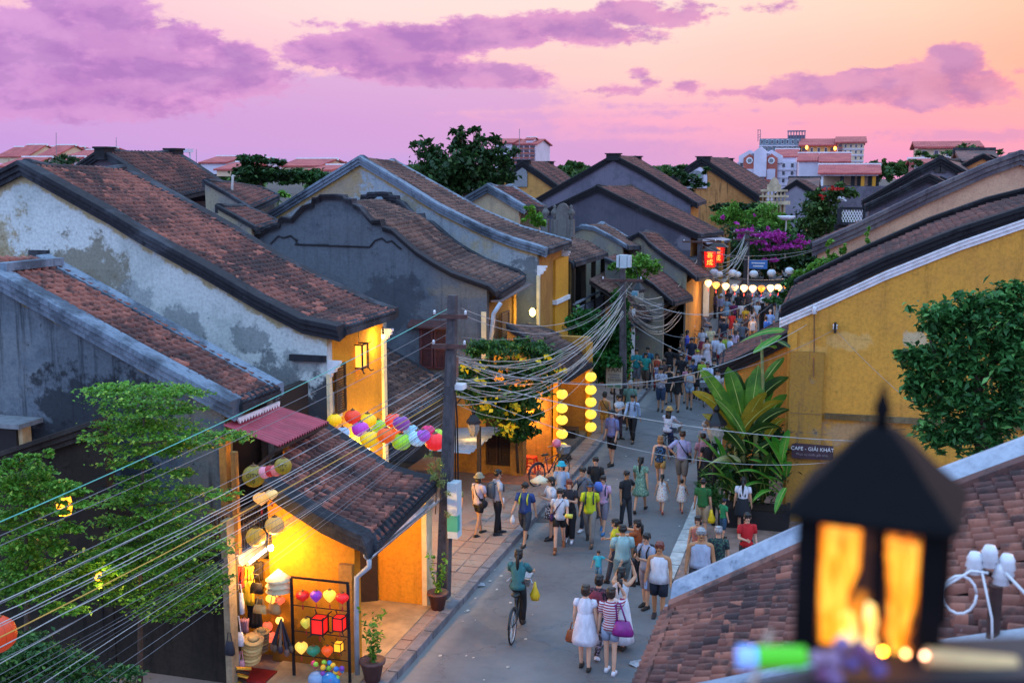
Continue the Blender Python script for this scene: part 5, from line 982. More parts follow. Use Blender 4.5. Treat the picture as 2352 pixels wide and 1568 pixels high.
plant('eave_vine', 'green creeper over the black verge of the yellow house', 'vine', [(1862, 620, 26, 16), (1895, 606, 26, 14), (1835, 640, 20, 16), (1920, 588, 14, 8), (1935, 575, 8, 20), (1905, 565, 6, 14), (1945, 590, 10, 10)], 1600, 39.5, .15, L_LIGHT, flat=.2)
plant('wall_sprout', 'single leafy sprout climbing the pink wall', 'vine', [(1994, 530, 5, 14), (1996, 555, 7, 10), (1990, 574, 9, 6)], 160, 39.5, .14, L_LIGHT, flat=.1)
plant('verge_sprout', 'tiny sprout on the black tiled strip, rightmost on the verge', 'vine', [(2050, 546, 9, 5), (2058, 538, 5, 5)], 90, 39.5, .14, L_LIGHT, flat=.1)
plant('corner_creeper', 'creeper with a magenta bloom at the lower corner of the black verge', 'vine', [(1815, 655, 22, 14), (1800, 672, 16, 12), (1790, 690, 22, 8), (1830, 640, 12, 10), (1770, 692, 16, 5), (1805, 700, 16, 10)], 1300, 38.9, .15, L_VINE)
plant('skyline_tree', 'pair of round dark trees on the skyline right of the pavilion', 'tree', [(2005, 385, 14, 14), (2022, 378, 12, 12), (2030, 400, 20, 20), (2000, 410, 16, 18)], 900, 180., .7, L_FAR)
plant('terrace_plants', 'rooftop plants on the red terrace house', 'plants', [(2120, 355, 18, 6), (2180, 352, 20, 8), (2225, 340, 22, 12), (2150, 360, 20, 5), (2290, 352, 18, 6), (2100, 372, 14, 10)], 900, 148., .5, L_FAR)
# big glossy tree in front of the yellow wall
plant('glossy_tree', 'large glossy dark green tree in front of the yellow wall on the right', 'tree', [(2250, 760, 95, 70), (2160, 720, 60, 40), (2135, 745, 34, 26), (2300, 700, 60, 40), (2330, 660, 34, 22), (2200, 830, 90, 60), (2120, 830, 50, 46), (2090, 815, 30, 24), (2330, 820, 70, 80), (2150, 900, 70, 50), (2240, 930, 80, 60), (2105, 890, 34, 30), (2180, 985, 60, 40), (2150, 1020, 40, 26), (2270, 1010, 70, 40), (2340, 930, 50, 70), (2370, 750, 50, 70), (2215, 690, 30, 22), (2090, 860, 20, 16)], 13000, 21.5, .15, L_GLOSS,
      trunk=[([(2260, 1250), (2255, 1000), (2240, 850), (2230, 740)], .16, .04), ([(2250, 950), (2160, 850), (2130, 760)], .08, .02), ([(2245, 900), (2310, 780), (2320, 690)], .08, .02)], flat=.5, aspect=.42)
# layered tree, lower left
LT = [(330, 905, 110, 14), (300, 890, 60, 10), (400, 898, 56, 10), (235, 895, 26, 5), (330, 935, 96, 13), (400, 940, 50, 8), (300, 975, 90, 12), (360, 985, 110, 14), (470, 1000, 70, 10), (520, 995, 26, 6), (245, 1005, 46, 10), (350, 1030, 96, 12), (420, 1020, 50, 8), (290, 1062, 56, 8), (390, 1085, 50, 8), (320, 1100, 46, 9), (350, 1125, 70, 11), (430, 1135, 70, 9), (490, 1138, 36, 6), (290, 1150, 70, 12), (390, 1168, 80, 12), (330, 1200, 90, 14), (420, 1215, 60, 10), (300, 1240, 70, 12), (400, 1255, 96, 13), (480, 1262, 40, 8), (360, 1290, 90, 13), (270, 1300, 60, 12), (430, 1310, 70, 12), (330, 1345, 96, 14), (430, 1360, 60, 12), (260, 1370, 60, 12), (380, 1395, 80, 14), (490, 1330, 30, 8)]
LT = [(x_+(x_-330)*.15, y_, rx_*1.25, ry_*1.05) for x_, y_, rx_, ry_ in LT]
plant('layered_tree', 'small tree with flat tiers of fresh green leaves beside the shop', 'tree', LT, 20000, 15.6, .07, L_TREE, dep=.9,
      trunk=[([(322, 1600), (322, 1400), (326, 1200), (328, 1050), (332, 900)], .055, .012)]+[([(325, y_+26), (325+(x_-325)*.5, y_+8), (x_, y_)], .016, .006) for x_, y_, *_ in LT[::3]], flat=1.1, aspect=.55)
LB = [(60, 1075, 66, 16), (30, 1055, 36, 12), (90, 1048, 30, 8), (110, 1035, 20, 6), (40, 1110, 60, 18), (120, 1110, 66, 14), (60, 1140, 70, 18), (150, 1130, 50, 12), (170, 1115, 30, 8), (40, 1180, 60, 18), (110, 1165, 60, 14), (180, 1160, 40, 10), (60, 1215, 80, 20), (150, 1210, 50, 12), (50, 1260, 80, 24), (130, 1255, 50, 14), (60, 1310, 90, 24), (40, 1360, 80, 24), (110, 1340, 60, 16), (150, 1395, 60, 14)]
plant('bushy_tree', 'bushy green tree at the left frame edge around a glowing lamp', 'tree', LB, 11000, 14.6, .072, L_TREE, dep=.7, trunk=[([(60, 1650), (62, 1400), (60, 1250), (62, 1090)], .06, .015)]+[([(61, y_+40), (x_, y_)], .016, .006) for x_, y_, *_ in LB[::3]], flat=.8, aspect=.55)
plant('warm_shrub', 'shrub lit yellow from below between the two left trees', 'shrub', [(240, 1275, 66, 18), (200, 1300, 46, 16), (270, 1300, 60, 16), (220, 1330, 60, 16), (160, 1330, 40, 12), (290, 1265, 40, 10)], 3600, 15.2, .08, L_TREE, flat=.8)
plant('corner_shrub', 'grey-green shrub in the bottom left corner under the cables', 'shrub', [(60, 1500, 90, 34), (110, 1530, 90, 26), (30, 1550, 70, 30), (230, 1560, 90, 18), (170, 1520, 60, 14), (270, 1540, 50, 10)], 5200, 13.2, .085, L_VINE, flat=.6)
# vine with yellow trumpets over the tin shed
T = plant('trumpet_vine', 'dark leafed vine with yellow trumpet flowers over the tin shed', 'vine', [(1130, 800, 70, 18, 30.5), (1090, 850, 40, 26, 30.), (1180, 850, 60, 24, 31.), (1240, 840, 40, 20, 32.), (1270, 860, 26, 14, 32.8), (1120, 900, 60, 30, 30.5), (1190, 910, 56, 30, 31.), (1235, 895, 30, 22, 32.), (1150, 950, 60, 26, 30.8), (1200, 960, 46, 26, 31.), (1180, 995, 40, 18, 31.), (1225, 990, 20, 16, 31.4), (1075, 890, 26, 30, 29.5), (1110, 945, 40, 14, 30.), (1240, 870, 46, 8, 32.3), (1215, 800, 50, 22, 32.), (1270, 815, 30, 18, 32.8), (1170, 790, 40, 14, 31.5), (1090, 800, 30, 20, 30.)], 11000, 30.8, .16, L_VINE,
      trunk=[([(1190, 1085, 31.6), (1185, 1000, 31.4), (1160, 900, 31.)], .05, .02), ([(1185, 980, 31.3), (1210, 880, 31.5), (1260, 855, 32.6)], .03, .01), ([(1175, 930, 31.2), (1110, 870, 30.3)], .03, .01)], flat=.2, aspect=.42)
leaves(cloud([(1245, 850, 46, 12, 31.8), (1270, 862, 26, 10, 32.3), (1150, 940, 70, 50, 29.9), (1110, 860, 50, 40, 29.3), (1170, 985, 30, 16, 30.3), (1200, 820, 70, 20, 30.8), (1280, 850, 20, 10, 32.4), (1110, 935, 10, 8, 29.6)], 120, 31., 1.2), .14, F_YEL, 'blossom', .3, .95, T)
# ivy over a garden pole
T = plant('ivy', 'thick ivy hanging round the street pole beside the taxi board', 'vine', [(1400, 832, 30, 12, 39.2), (1380, 822, 30, 14, 39.3), (1428, 700, 16, 30, 40.3), (1424, 760, 22, 40, 40.2), (1422, 830, 24, 40, 40.2), (1400, 845, 40, 22, 40.2), (1340, 740, 40, 30), (1385, 770, 60, 40), (1420, 720, 20, 50), (1425, 800, 22, 60), (1390, 825, 50, 30), (1345, 780, 30, 26), (1320, 735, 20, 14), (1400, 855, 46, 20), (1430, 690, 10, 24), (1360, 810, 30, 20)], 12000, 40.6, .14, L_IVY, flat=.0, aspect=.8)
plant('bamboo', 'sparse pale bamboo sprays beside the concrete pole', 'bamboo', [(1000, 1060, 24, 18), (1010, 1095, 30, 14), (985, 1040, 16, 12), (1020, 1120, 24, 16), (1025, 1185, 14, 10), (990, 1080, 20, 14)], 420, 21.6, .13, L_BAM, flat=.1, aspect=.12, trunk=[([(1000, 1180), (1003, 1110), (1000, 1050)], .012, .006), ([(1010, 1180), (1014, 1120), (1020, 1090)], .012, .006)])
# banana and heliconia by the yellow house: every large leaf a part
def blade(par, base, tip, w, mat, droop=.25, side=None, n_=9, name='leaf', torn=0.):
    a = np.array(base, float); b = np.array(tip, float); d = b-a; L = np.linalg.norm(d)
    s = np.cross(d, np.array([0, 0, 1.])) if side is None else np.array(side, float); s = s/np.linalg.norm(s); nrm = np.cross(s, d/L)
    if nrm[2] < 0: nrm = -nrm
    V = []; F = []
    for i in range(n_):
        t = i/(n_-1); c_ = a+d*t+np.array([0, 0, 1])*(4*droop*L*t*(1-t)); ww = w*(math.sin(math.pi*min(1, t*.93+.07))**.55)*(1 if i < n_-1 else .05)
        for k in (-1, 0, 1): V.append(c_+s*k*ww*.5*(1+torn*random.uniform(-.4, .2))+nrm*(abs(k)*ww*.16))
    for i in range(n_-1):
        for k in (0, 1): F.append((i*3+k, i*3+k+1, i*3+k+4, i*3+k+3))
    lf = part(name, MB().add(V, F), mat, par, True); part('midrib', MB().tube([V[i*3+1]+nrm*.006 for i in range(n_)], [.016-.0015*i for i in range(n_)], 5), RIB, lf, True); return lf
def big_leaf_mat(name, c0, c1, rib):
    m, h, b = mk(name); p = pos(h); n1 = h.noise(p, 2.5, 4); st = h.noise(h.vm('MULTIPLY', p, (6., 6., 30.)), 1., 2)
    col = h.mix(h.ss(n1, .35, .65), c0, c1); col = h.mix(h.ss(st, .45, .7, 0, .35), col, rib)
    h.put(b, 'Base Color', col); h.put(b, 'Roughness', .4); bump(h, b, st, .2, .02)
    t = h.new('ShaderNodeBsdfTranslucent'); h.put(t, 0, col); mx = h.new('ShaderNodeMixShader'); h.put(mx, 0, .3); out = h.nt.nodes['Material Output']
    h.nt.links.new(b.outputs[0], mx.inputs[1]); h.nt.links.new(t.outputs[0], mx.inputs[2]); h.nt.links.new(mx.outputs[0], out.inputs[0]); return m
LB1 = big_leaf_mat('banana_leaf', '#35641c', '#5c8a28', '#28501a'); LB2 = big_leaf_mat('banana_yellow', '#8a7a1c', '#a08a24', '#5a5416'); LB3 = big_leaf_mat('heliconia_leaf', '#3c8a2c', '#64b03c', '#2c6a24'); LB4 = big_leaf_mat('banana_dark', '#22401a', '#3a5a22', '#1a3014'); LB5 = big_leaf_mat('banana_pale', '#8a8a5c', '#9c9a6c', '#7a7440')
RIB = plain('#a4b05a', .5, .1, 4)
TB_ = thing('banana_plant', 'tall banana plant with upright torn leaves against the lean-to', 'plant', tuple(at(1705, 1165, Z=0)))
for (bx, by, tx, ty, w, mt, dr, Yb, Yt) in ((1700, 1000, 1605, 843, .42, LB1, .06, 29.6, 28.6), (1705, 960, 1672, 842, .45, LB1, .04, 29.6, 29.4), (1725, 950, 1742, 838, .5, LB1, .03, 29.7, 29.8), (1715, 950, 1722, 862, .34, LB1, .03, 29.9, 30.2), (1690, 985, 1588, 898, .32, LB2, .1, 29.5, 28.3), (1710, 1000, 1640, 915, .3, LB1, .1, 29.3, 28.6), (1730, 935, 1812, 865, .42, LB4, .1, 29.8, 30.), (1735, 985, 1815, 940, .4, LB4, .12, 29.6, 29.9), (1800, 760, 1700, 786, .34, LB3, .08, 29.7, 28.9), (1790, 770, 1730, 812, .3, LB3, .02, 29.7, 29.3), (1760, 780, 1815, 800, .28, LB4, .1, 29.7, 29.6), (1700, 1010, 1760, 900, .4, LB2, .12, 29.4, 29.), (1690, 1010, 1800, 920, .34, LB2, .14, 29.3, 29.2), (1695, 1010, 1612, 950, .3, LB2, .08, 29.4, 28.8), (1780, 800, 1752, 800, .26, LB3, .06, 29.7, 29.), (1720, 1000, 1800, 985, .4, LB4, .15, 29.4, 29.2), (1710, 1040, 1650, 980, .32, LB4, .1, 29.3, 28.8), (1735, 1040, 1795, 1010, .4, LB4, .1, 29.3, 29.4), (1700, 1062, 1612, 1080, .3, LB5, .2, 29.0, 28.5), (1760, 870, 1800, 820, .3, LB1, .05, 29.9, 30.), (1715, 1000, 1690, 850, .4, LB4, .05, 30., 29.9), (1745, 960, 1775, 860, .4, LB1, .06, 30., 30.), (1700, 1030, 1625, 985, .3, LB4, .12, 29.6, 29.), (1740, 1000, 1808, 905, .4, LB1, .1, 29.9, 29.8), (1725, 1030, 1690, 940, .36, LB4, .08, 30., 29.8), (1760, 1010, 1805, 960, .34, LB2, .16, 29.6, 29.4)):
    a, b = at(bx, by, Y=Yb), at(tx, ty, Y=Yt); dv = b-a; blade(TB_, a, b, w, mt, dr, side=(RT*.8+np.array([0, .5, .0])+UP*-.6*np.sign(dv[0]) if abs(tx-bx) > 60 else RT), torn=.25 if mt in (LB4, LB2) else .08)
for (px_, y0_, y1_, r_) in ((1700, 1170, 985, .09), (1730, 1170, 940, .1), (1750, 1175, 780, .07), (1680, 1170, 1010, .08), (1665, 1165, 1040, .06)):
    p0, p1 = at(px_, y0_, Y=30.), at(px_+random.uniform(-8, 12), y1_, Y=29.7); part('stalk', MB().tube([p0, (p0+p1)/2+np.array([.05, 0, 0]), p1], [r_, r_*.85, r_*.5], 7), plain('#6a6a34', .7, .3, 4), TB_, True)
TH_ = thing('heliconia', 'bright green heliconia clump at the foot of the yellow wall', 'plant', tuple(at(1790, 1170, Z=0)))
for (bx, by, tx, ty, w, mt, dr) in ((1795, 1090, 1705, 1010, .26, LB3, .1), (1800, 1080, 1745, 990, .24, LB3, .05), (1800, 1070, 1775, 1000, .26, LB3, .03), (1795, 1100, 1720, 1055, .24, LB3, .1), (1790, 1120, 1690, 1085, .22, LB3, .16), (1800, 1110, 1740, 1100, .22, LB3, .1), (1795, 1060, 1812, 985, .22, LB3, .05), (1790, 1130, 1700, 1125, .2, LB3, .18), (1800, 1140, 1730, 1150, .18, LB3, .15), (1805, 1120, 1780, 1180, .18, LB3, .1), (1805, 1095, 1812, 1060, .2, LB3, .1), (1780, 1110, 1716, 1170, .16, LB3, .1), (1720, 1110, 1640, 1060, .22, LB1, .12), (1700, 1120, 1618, 1090, .2, LB1, .12), (1690, 1130, 1600, 1000, .2, LB3, .1), (1690, 1140, 1600, 1050, .2, LB3, .15), (1700, 1145, 1622, 1120, .2, LB1, .15), (1680, 1120, 1640, 1000, .2, LB3, .08), (1700, 1090, 1660, 1040, .22, LB4, .1), (1740, 1100, 1690, 1060, .24, LB4, .1), (1745, 1130, 1770, 1040, .24, LB4, .06), (1720, 1140, 1700, 1050, .22, LB4, .06), (1760, 1140, 1740, 1060, .24, LB4, .06)):
    a, b = at(bx, by, Y=29.2+random.uniform(-.3, .3)), at(tx, ty, Y=28.8+random.uniform(-.5, .3)); blade(TH_, a, b, w*1.15, mt, dr)
plant('fan_palm', 'dusty fan palm leaves at the left foot of the banana plant', 'plant', [(1628, 1115, 26, 30), (1640, 1140, 30, 24), (1612, 1090, 18, 16), (1655, 1100, 24, 30)], 420, 28.9, .34, L_VINE, flat=.0, aspect=.12)
plant('understorey', 'dark understorey filling the bed below the banana leaves', 'shrub', [(1740, 1080, 70, 60, 30.), (1690, 1080, 50, 60, 29.8), (1780, 1020, 40, 60, 30.), (1720, 1000, 60, 50, 30.2)], 2600, 30., .2, L_DARK, flat=.1, aspect=.35)
Tpl = thing('planter', 'long dark planter box under the banana plants', 'planter', tuple(at(1740, 1185, Z=0)))
a, b = at(1650, 1190, Y=29.0), at(1812, 1190, Y=29.0); part('box', MB().box((a[0], 28.9, 0), (b[0], 29.0, .55)).box((a[0], 29.0, 0), (a[0]+.08, 29.9, .55)).box((b[0]-.08, 29.0, 0), (b[0], 29.9, .55)), BLK, Tpl); part('soil', MB().box((a[0]+.08, 29., 0), (b[0]-.08, 29.95, .48)), plain('#2c221a', .95, .3, 8), Tpl)
# potted plants
def pot_plant(px_, py_, lab, s=1.):
    p = at(px_, py_, Z=.15); T = thing('potted_plant', lab, 'potted plant', tuple(p))
    part('pot', MB().lathe([(.13*s, 0), (.2*s, .32*s), (.23*s, .33*s), (.23*s, .38*s), (.19*s, .37*s), (.02, .33*s)], tuple(p), 12), plain('#5a3a36', .7, .2, 6), T, True)
    pts = []
    for k in range(7):
        a = random.uniform(0, 6.3); hgt = random.uniform(.45, .95)*s
        for i in range(26): t = random.random(); pts.append(p+np.array([math.cos(a)*.2*s*t+random.gauss(0, .03), math.sin(a)*.2*s*t+random.gauss(0, .03), .36*s+hgt*t]))
    leaves(pts, .09*s, L_TREE, 'foliage', .2, .5, T)
pot_plant(856, 1562, 'cactus-like potted plant on the pavement by the porch pillar', 1.05); pot_plant(1006, 1398, 'potted plant at the far corner of the shop porch')
# ------------------------------------------------------------------ lamps' light
def lamp(p, w, col=(1, .6, .18), r=.08):
    l = bpy.data.lights.new('lamp_light', 'POINT'); l.energy = w; l.color = col; l.shadow_soft_size = r
    o = bpy.data.objects.new('lamp_light', l); C.objects.link(o); o.location = tuple(p); return o
def text_mesh(s_, size, ext=.004):
    cu = bpy.data.curves.new('lettering', 'FONT'); cu.body = s_; cu.size = size; cu.extrude = ext; cu.align_x = 'CENTER'; cu.align_y = 'CENTER'; cu.resolution_u = 3
    o = bpy.data.objects.new('lettering', cu); C.objects.link(o); bpy.context.view_layer.update()
    me = bpy.data.meshes.new_from_object(o.evaluated_get(bpy.context.evaluated_depsgraph_get())); me.name = 'lettering'
    bpy.data.objects.remove(o); bpy.data.curves.remove(cu); return me
def text_part(par, s_, size, p, mat, rot=(math.pi/2, 0, 0), name='lettering', ext=.004):
    me = text_mesh(s_, size, ext); me.materials.clear(); me.materials.append(mat)
    o = bpy.data.objects.new(name, me); C.objects.link(o); o.parent = par; og = ORG.get(par.name, (0, 0, 0)); o.location = tuple(np.array(p)-np.array(og)); o.rotation_euler = rot; return o

# ------------------------------------------------------------------ poles
POLE = stucco('pole_concrete', '#5a565a', '#4a464a', '#262428', streak=.4, sc=1.2)
CER = plain('#d4d6dc', .3, .1, 10)
def pole(label, base, top, w0, w1, arms=(), recess=True):
    a, b = np.array(base), np.array(top); T = thing('utility_pole', label, 'utility pole', tuple(a)); d = b-a
    mb = MB()
    def ring(t, w): p = a+d*t; return [(p[0]-w/2, p[1]-w/2, p[2]), (p[0]+w/2, p[1]-w/2, p[2]), (p[0]+w/2, p[1]+w/2, p[2]), (p[0]-w/2, p[1]+w/2, p[2])]
    mb.loft([ring(t, w0+(w1-w0)*t) for t in np.linspace(0, 1, 6)]); part('shaft', mb, POLE, T)
    if recess:
        for k in range(7):
            t0, t1 = .06+k*.13, .06+k*.13+.1; mb = MB()
            for t in (t0,): pass
            p0, p1 = a+d*t0, a+d*t1; w = (w0+(w1-w0)*t0)
            mb.loft([[(p[0]-w*.22, p[1]-w/2-.004, p[2]), (p[0]+w*.22, p[1]-w/2-.004, p[2]), (p[0]+w*.22, p[1]-w/2+.02, p[2]), (p[0]-w*.22, p[1]-w/2+.02, p[2])] for p in (p0, p1)]); part('recess', mb, plain('#4a464a', .9, .3, 6), T)
    for t, ln, ang in arms:
        p = a+d*t; u = np.array([math.cos(ang), math.sin(ang), 0]); q0, q1 = p-u*ln/2-np.array([0, w0/2, 0]), p+u*ln/2-np.array([0, w0/2, 0])
        ar = part('crossarm', MB().bar(q0, q1, .08, .09), plain('#4a2e2a', .7, .3, 8), T)
        for s_ in (.05, .95):
            q = q0*(1-s_)+q1*s_; part('insulator', MB().lathe([(.015, .04), (.032, .05), (.022, .08), (.034, .09), (.015, .13)], tuple(q), 8), CER, ar, True)
    return T, a, d
pb1 = at(1018, 1372, Z=SW); pt1 = at(1040, 678, Y=pb1[1])
T1, a1, d1 = pole('near concrete utility pole with two crossarms on the left pavement', pb1, pt1, .26, .17, ((.935, .72, .15), (.84, .72, .15)))
part('meter_cabinet', MB().box((pb1[0]+.18, pb1[1]-.2, 1.55), (pb1[0]+.4, pb1[1]+.1, 2.75)), plain('#b4c4cc', .5, .12, 3), T1); part('cabinet_band', MB().box((pb1[0]+.175, pb1[1]-.204, 1.7), (pb1[0]+.405, pb1[1]-.05, 2.05)), plain('#3aa08c', .5, .1, 3), T1)
p = at(1052, 888, Y=22.1); part('junction_box', MB().box((p[0]-.14, 22., p[2]-.05), (p[0]+.14, 22.25, p[2]+.06)), WHITE, T1); p = at(1036, 840, Y=22.2); part('fuse_box', MB().box((p[0]-.02, 22.05, p[2]-.22), (p[0]+.15, 22.25, p[2]+.2)), plain('#6a4a42', .6, .3, 6), T1)
part('conduit', MB().tube([at(1046, 905, Y=22.15), at(1050, 960, Y=22.15), at(1053, 1120, Y=22.15)], .018, 5).tube([at(1042, 905, Y=22.15), at(1046, 1000, Y=22.15), at(1046, 1110, Y=22.15)], .014, 5), BLK, T1)
pb2 = at(1432, 972, Z=SW); pt2 = at(1430, 618, Y=pb2[1])
T2, a2, d2 = pole('ivy wrapped utility pole with grey transformer boxes on top', pb2, pt2, .26, .18, ((.93, 1.5, .2),))
for px_, w_, h2 in ((1421, .12, .42), (1432, .28, .46), (1446, .12, .42)):
    p = at(px_, 600, Y=pb2[1]-.25); part('transformer_box', MB().box((p[0]-w_/2, p[1]-.12, p[2]-h2/2), (p[0]+w_/2, p[1]+.12, p[2]+h2/2)), plain('#a8b4bc', .5, .12, 3), T2)
p = at(1441, 610, Y=pb2[1]); part('hanging_box', MB().box((p[0]+.2, p[1]-.2, p[2]-1.05), (p[0]+.42, p[1], p[2]-.9)), plain('#4a7a8c', .5, .1, 3), T2)
pb3 = at(1606, 772, Z=SW); pt3 = at(1608, 548, Y=pb3[1])
T3_, a3, d3 = pole('second tall concrete pole in front of the lantern row with white meter box', pb3, pt3, .36, .26, ((.97, 1.9, .2),), False)
p = at(1622, 688, Y=pb3[1]-.2); part('meter_box', MB().box((p[0]-.14, p[1]-.2, p[2]-.9), (p[0]+.16, p[1], p[2]+.9)), plain('#aab4be', .5, .1, 3), T3_)
pb4 = at(1712, 724, Z=0); pt4 = at(1716, 530, Y=pb4[1])
T4_, a4, d4 = pole('farthest concrete pole among the crowd below the bougainvillea', pb4, pt4, .4, .28, ((.98, 1.8, .2), (.9, 1.8, .2)), False)
p = at(1728, 607, Y=pb4[1]-.3); ss_ = thing('street_sign', 'small blue street name sign on a thin pole below the bougainvillea', 'sign', tuple(at(1717, 650, Y=pb4[1]-.3))); part('board', MB().box((p[0]-.2, p[1]-.03, p[2]-.28), (p[0]+.95, p[1], p[2]+.28)), plain('#2a6ab0', .5, .08, 2), ss_); part('post', MB().tube([p+np.array([-.25, 0, -2.4]), p+np.array([-.25, 0, .5])], .05, 6), STEEL, ss_); part('lettering', MB().box((p[0]-.05, p[1]-.045, p[2]+.05), (p[0]+.8, p[1]-.03, p[2]+.12)).box((p[0]+.05, p[1]-.045, p[2]-.14), (p[0]+.7, p[1]-.03, p[2]-.07)), WHITE, ss_)
WPOL = plain('#b8b4b0', .6, .15, 3)
q = at(528, 520, Y=37.); solo('antenna_pole', MB().tube([q-np.array([0, 0, 4]), q, at(535, 402, Y=37.)], .05, 6).bar(at(531, 406, Y=37.), at(540, 404, Y=37.), .03), WPOL, 'slender white antenna pole rising beside the dark courtyard roofs', 'pole', tuple(q))
def street_lamp(label, p, s=1., stem=2.5, arm=None, lit=.0):
    T = thing('street_lamp', label, 'street lamp', (p[0], p[1], max(0, p[2]-stem)))
    part('glass', MB().lathe([(.09*s, 0), (.16*s, .16*s), (.17*s, .3*s), (.14*s, .36*s)], tuple(p), 6), plain('#8c8a80', .2, .2, 20), T)
    mb = MB().lathe([(.22*s, .36*s), (.2*s, .42*s), (.1*s, .54*s), (.05*s, .6*s), (.07*s, .66*s), (.02*s, .76*s)], tuple(p), 6)
    for k in range(6): a = math.pi*2*k/6; mb.bar((p[0]+math.cos(a)*.09*s, p[1]+math.sin(a)*.09*s, p[2]), (p[0]+math.cos(a)*.165*s, p[1]+math.sin(a)*.165*s, p[2]+.36*s), .018*s)
    part('frame', mb, IRON, T)
    if stem: part('post', MB().tube([(p[0], p[1], p[2]-stem), (p[0], p[1], p[2])], .04*s, 8).lathe([(.05*s, -.1), (.1*s, -.05), (.05*s, 0)], tuple(p), 8), IRON, T)
    if arm is not None: part('bracket', MB().tube([p+np.array([0, 0, .7*s]), p+np.array([-.1, 0, 1.0*s]), p+np.array([arm*.6, 0, 1.05*s]), p+np.array([arm, 0, .8*s])], .018, 6), IRON, T)
    return T
street_lamp('black street lantern beside the banana leaves on the right kerb', at(1643, 1016, Y=29.), 1.35, 2.6)
street_lamp('small white glass lantern hanging over the tin shed by the pole', at(1088, 1000, Y=26.), .9, 0, arm=-.5); street_lamp('bracket lantern hanging above the teal wall porch', at(1465, 698, Y=46.5), 1.5, 0, arm=-1.)
q = at(1752, 690, Y=48.); Tlp = thing('lamp_post', 'thin black lamp post with white globe standing before the far crowd', 'street lamp', (q[0], 48., 0)); part('globe', MB().ell(q, (.13, .13, .13)), WHITE, Tlp, True); part('post', MB().tube([(q[0], 48, 0), (q[0], 48, q[2]-.1)], .07, 8), IRON, Tlp)
q = at(1806, 505, Y=92.); Tst = thing('satellite_dish', 'white dish in front of the ornate facade', 'dish', tuple(q)); part('dish', MB().lathe([(.05, 0), (.4, .08), (.7, .3), (.72, .3), (.4, .02), (.05, -.06)], tuple(q), 14, 1, 1), WHITE, Tst, True); part('post', MB().tube([q-np.array([0, 0, 3]), q], .06, 6), WPOL, Tst)
# ------------------------------------------------------------------ overhead wires
def wire_mat(c_): return plain(c_, .6, .15, 3, name='wire'+c_)
def wire(A, B, sag, r, col, label, group, n_=22, wob=0.):
    A, B = np.array(A), np.array(B); pts = []
    for i in range(n_):
        t = i/(n_-1); p = A*(1-t)+B*t; p[2] -= sag*4*t*(1-t); p = p+RNG.normal(0, wob, 3)*(1 if 0 < i < n_-1 else 0); pts.append(tuple(p))
    return solo('overhead_wire', MB().tube(pts, r*.78, 4, False), wire_mat(col), label, 'wire', tuple(A), group)
WHT, GRY_, DKG, YLW, TEAL = '#a8a6a4', '#706e72', '#3a383c', '#c8983c', '#5cae9e'
G1 = 'cables from the near pole to the lower left'
for (y0, y1, c_, r_, lab) in ((707, 1258, TEAL, .010, 'single pale teal cable crossing the two left trees'), (737, 1290, GRY_, .007, 'upper thin grey cable above the cable fan on the left'), (765, 1312, GRY_, .007, 'second thin grey cable above the cable fan on the left'), (905, 1532, YLW, .012, 'single yellow cable in the fan crossing the shop roof')):
    wire(at(1032, y0, Y=22.3), at(-140, y1, Y=10.), .12, r_, c_, lab, None)
for (y0, y1, c_, r_) in ((842, 1418, GRY_, .010), (850, 1446, WHT, .011), (848, 1452, GRY_, .009), (870, 1470, WHT, .011), (882, 1500, WHT, .012), (893, 1505, WHT, .009), (918, 1555, WHT, .013), (900, 1560, GRY_, .008), (930, 1585, GRY_, .008), (935, 1600, WHT, .011), (940, 1622, GRY_, .007), (945, 1640, DKG, .007), (950, 1655, GRY_, .007), (952, 1680, GRY_, .008), (955, 1700, DKG, .007), (960, 1720, WHT, .009), (958, 1745, GRY_, .007), (962, 1770, DKG, .007), (965, 1800, GRY_, .007), (968, 1835, GRY_, .006)):
    wire(at(1032, y0, Y=22.3), at(-140, y1, Y=10.), random.uniform(.02, .22), r_*.8, c_, 'grey white cable in the fan running from the near pole to the lower left', G1, wob=.004)
G2 = 'cables between the near pole and the ivy pole'
for k in range(20):
    wire(at(1044+random.uniform(-3, 4), random.choice([800, 822, 828, 870, 878, 905, 915, 925])+random.uniform(-6, 6), Y=22.3), at(1434+random.uniform(-5, 8), random.uniform(655, 715), Y=40.5), random.uniform(.75, 1.75), random.uniform(.007, .014), random.choice([WHT, WHT, '#b0a898', GRY_]), 'sagging pale cable in the bundle between the near pole and the ivy pole', G2, wob=.008)
wire(at(1060, 708, Y=22.2), at(1440, 646, Y=40.5), .9, .008, WHT, 'topmost pale cable from the near pole crossarm towards the ivy pole', None); wire(at(1062, 722, Y=22.2), at(1452, 650, Y=40.5), 1.0, .008, WHT, 'second pale cable from the near pole crossarm towards the ivy pole', None); wire(at(1062, 775, Y=22.2), at(1440, 668, Y=40.5), .6, .007, GRY_, 'lower thin cable from the near pole crossarm towards the ivy pole', None)
G3 = 'cables between the ivy pole and the second tall pole'
for k in range(15): wire(at(1438+random.uniform(-4, 5), random.uniform(648, 735), Y=40.5), at(1608+random.uniform(-4, 4), random.uniform(575, 640), Y=64.), random.uniform(.6, 2.2), random.uniform(.012, .02), random.choice([WHT, '#b8b0a0', GRY_]), 'sagging pale cable between the ivy pole and the second tall pole', G3, wob=.01)
G4 = 'cables between the second and the farthest pole'
for k in range(12): wire(at(1610+random.uniform(-4, 4), random.uniform(570, 640), Y=64.), at(1714+random.uniform(-4, 6), random.uniform(532, 580), Y=pb4[1]), random.uniform(.6, 1.9), random.uniform(.016, .024), random.choice([WHT, '#b8b0a0', GRY_]), 'short sagging cable between the second and the farthest pole', G4)
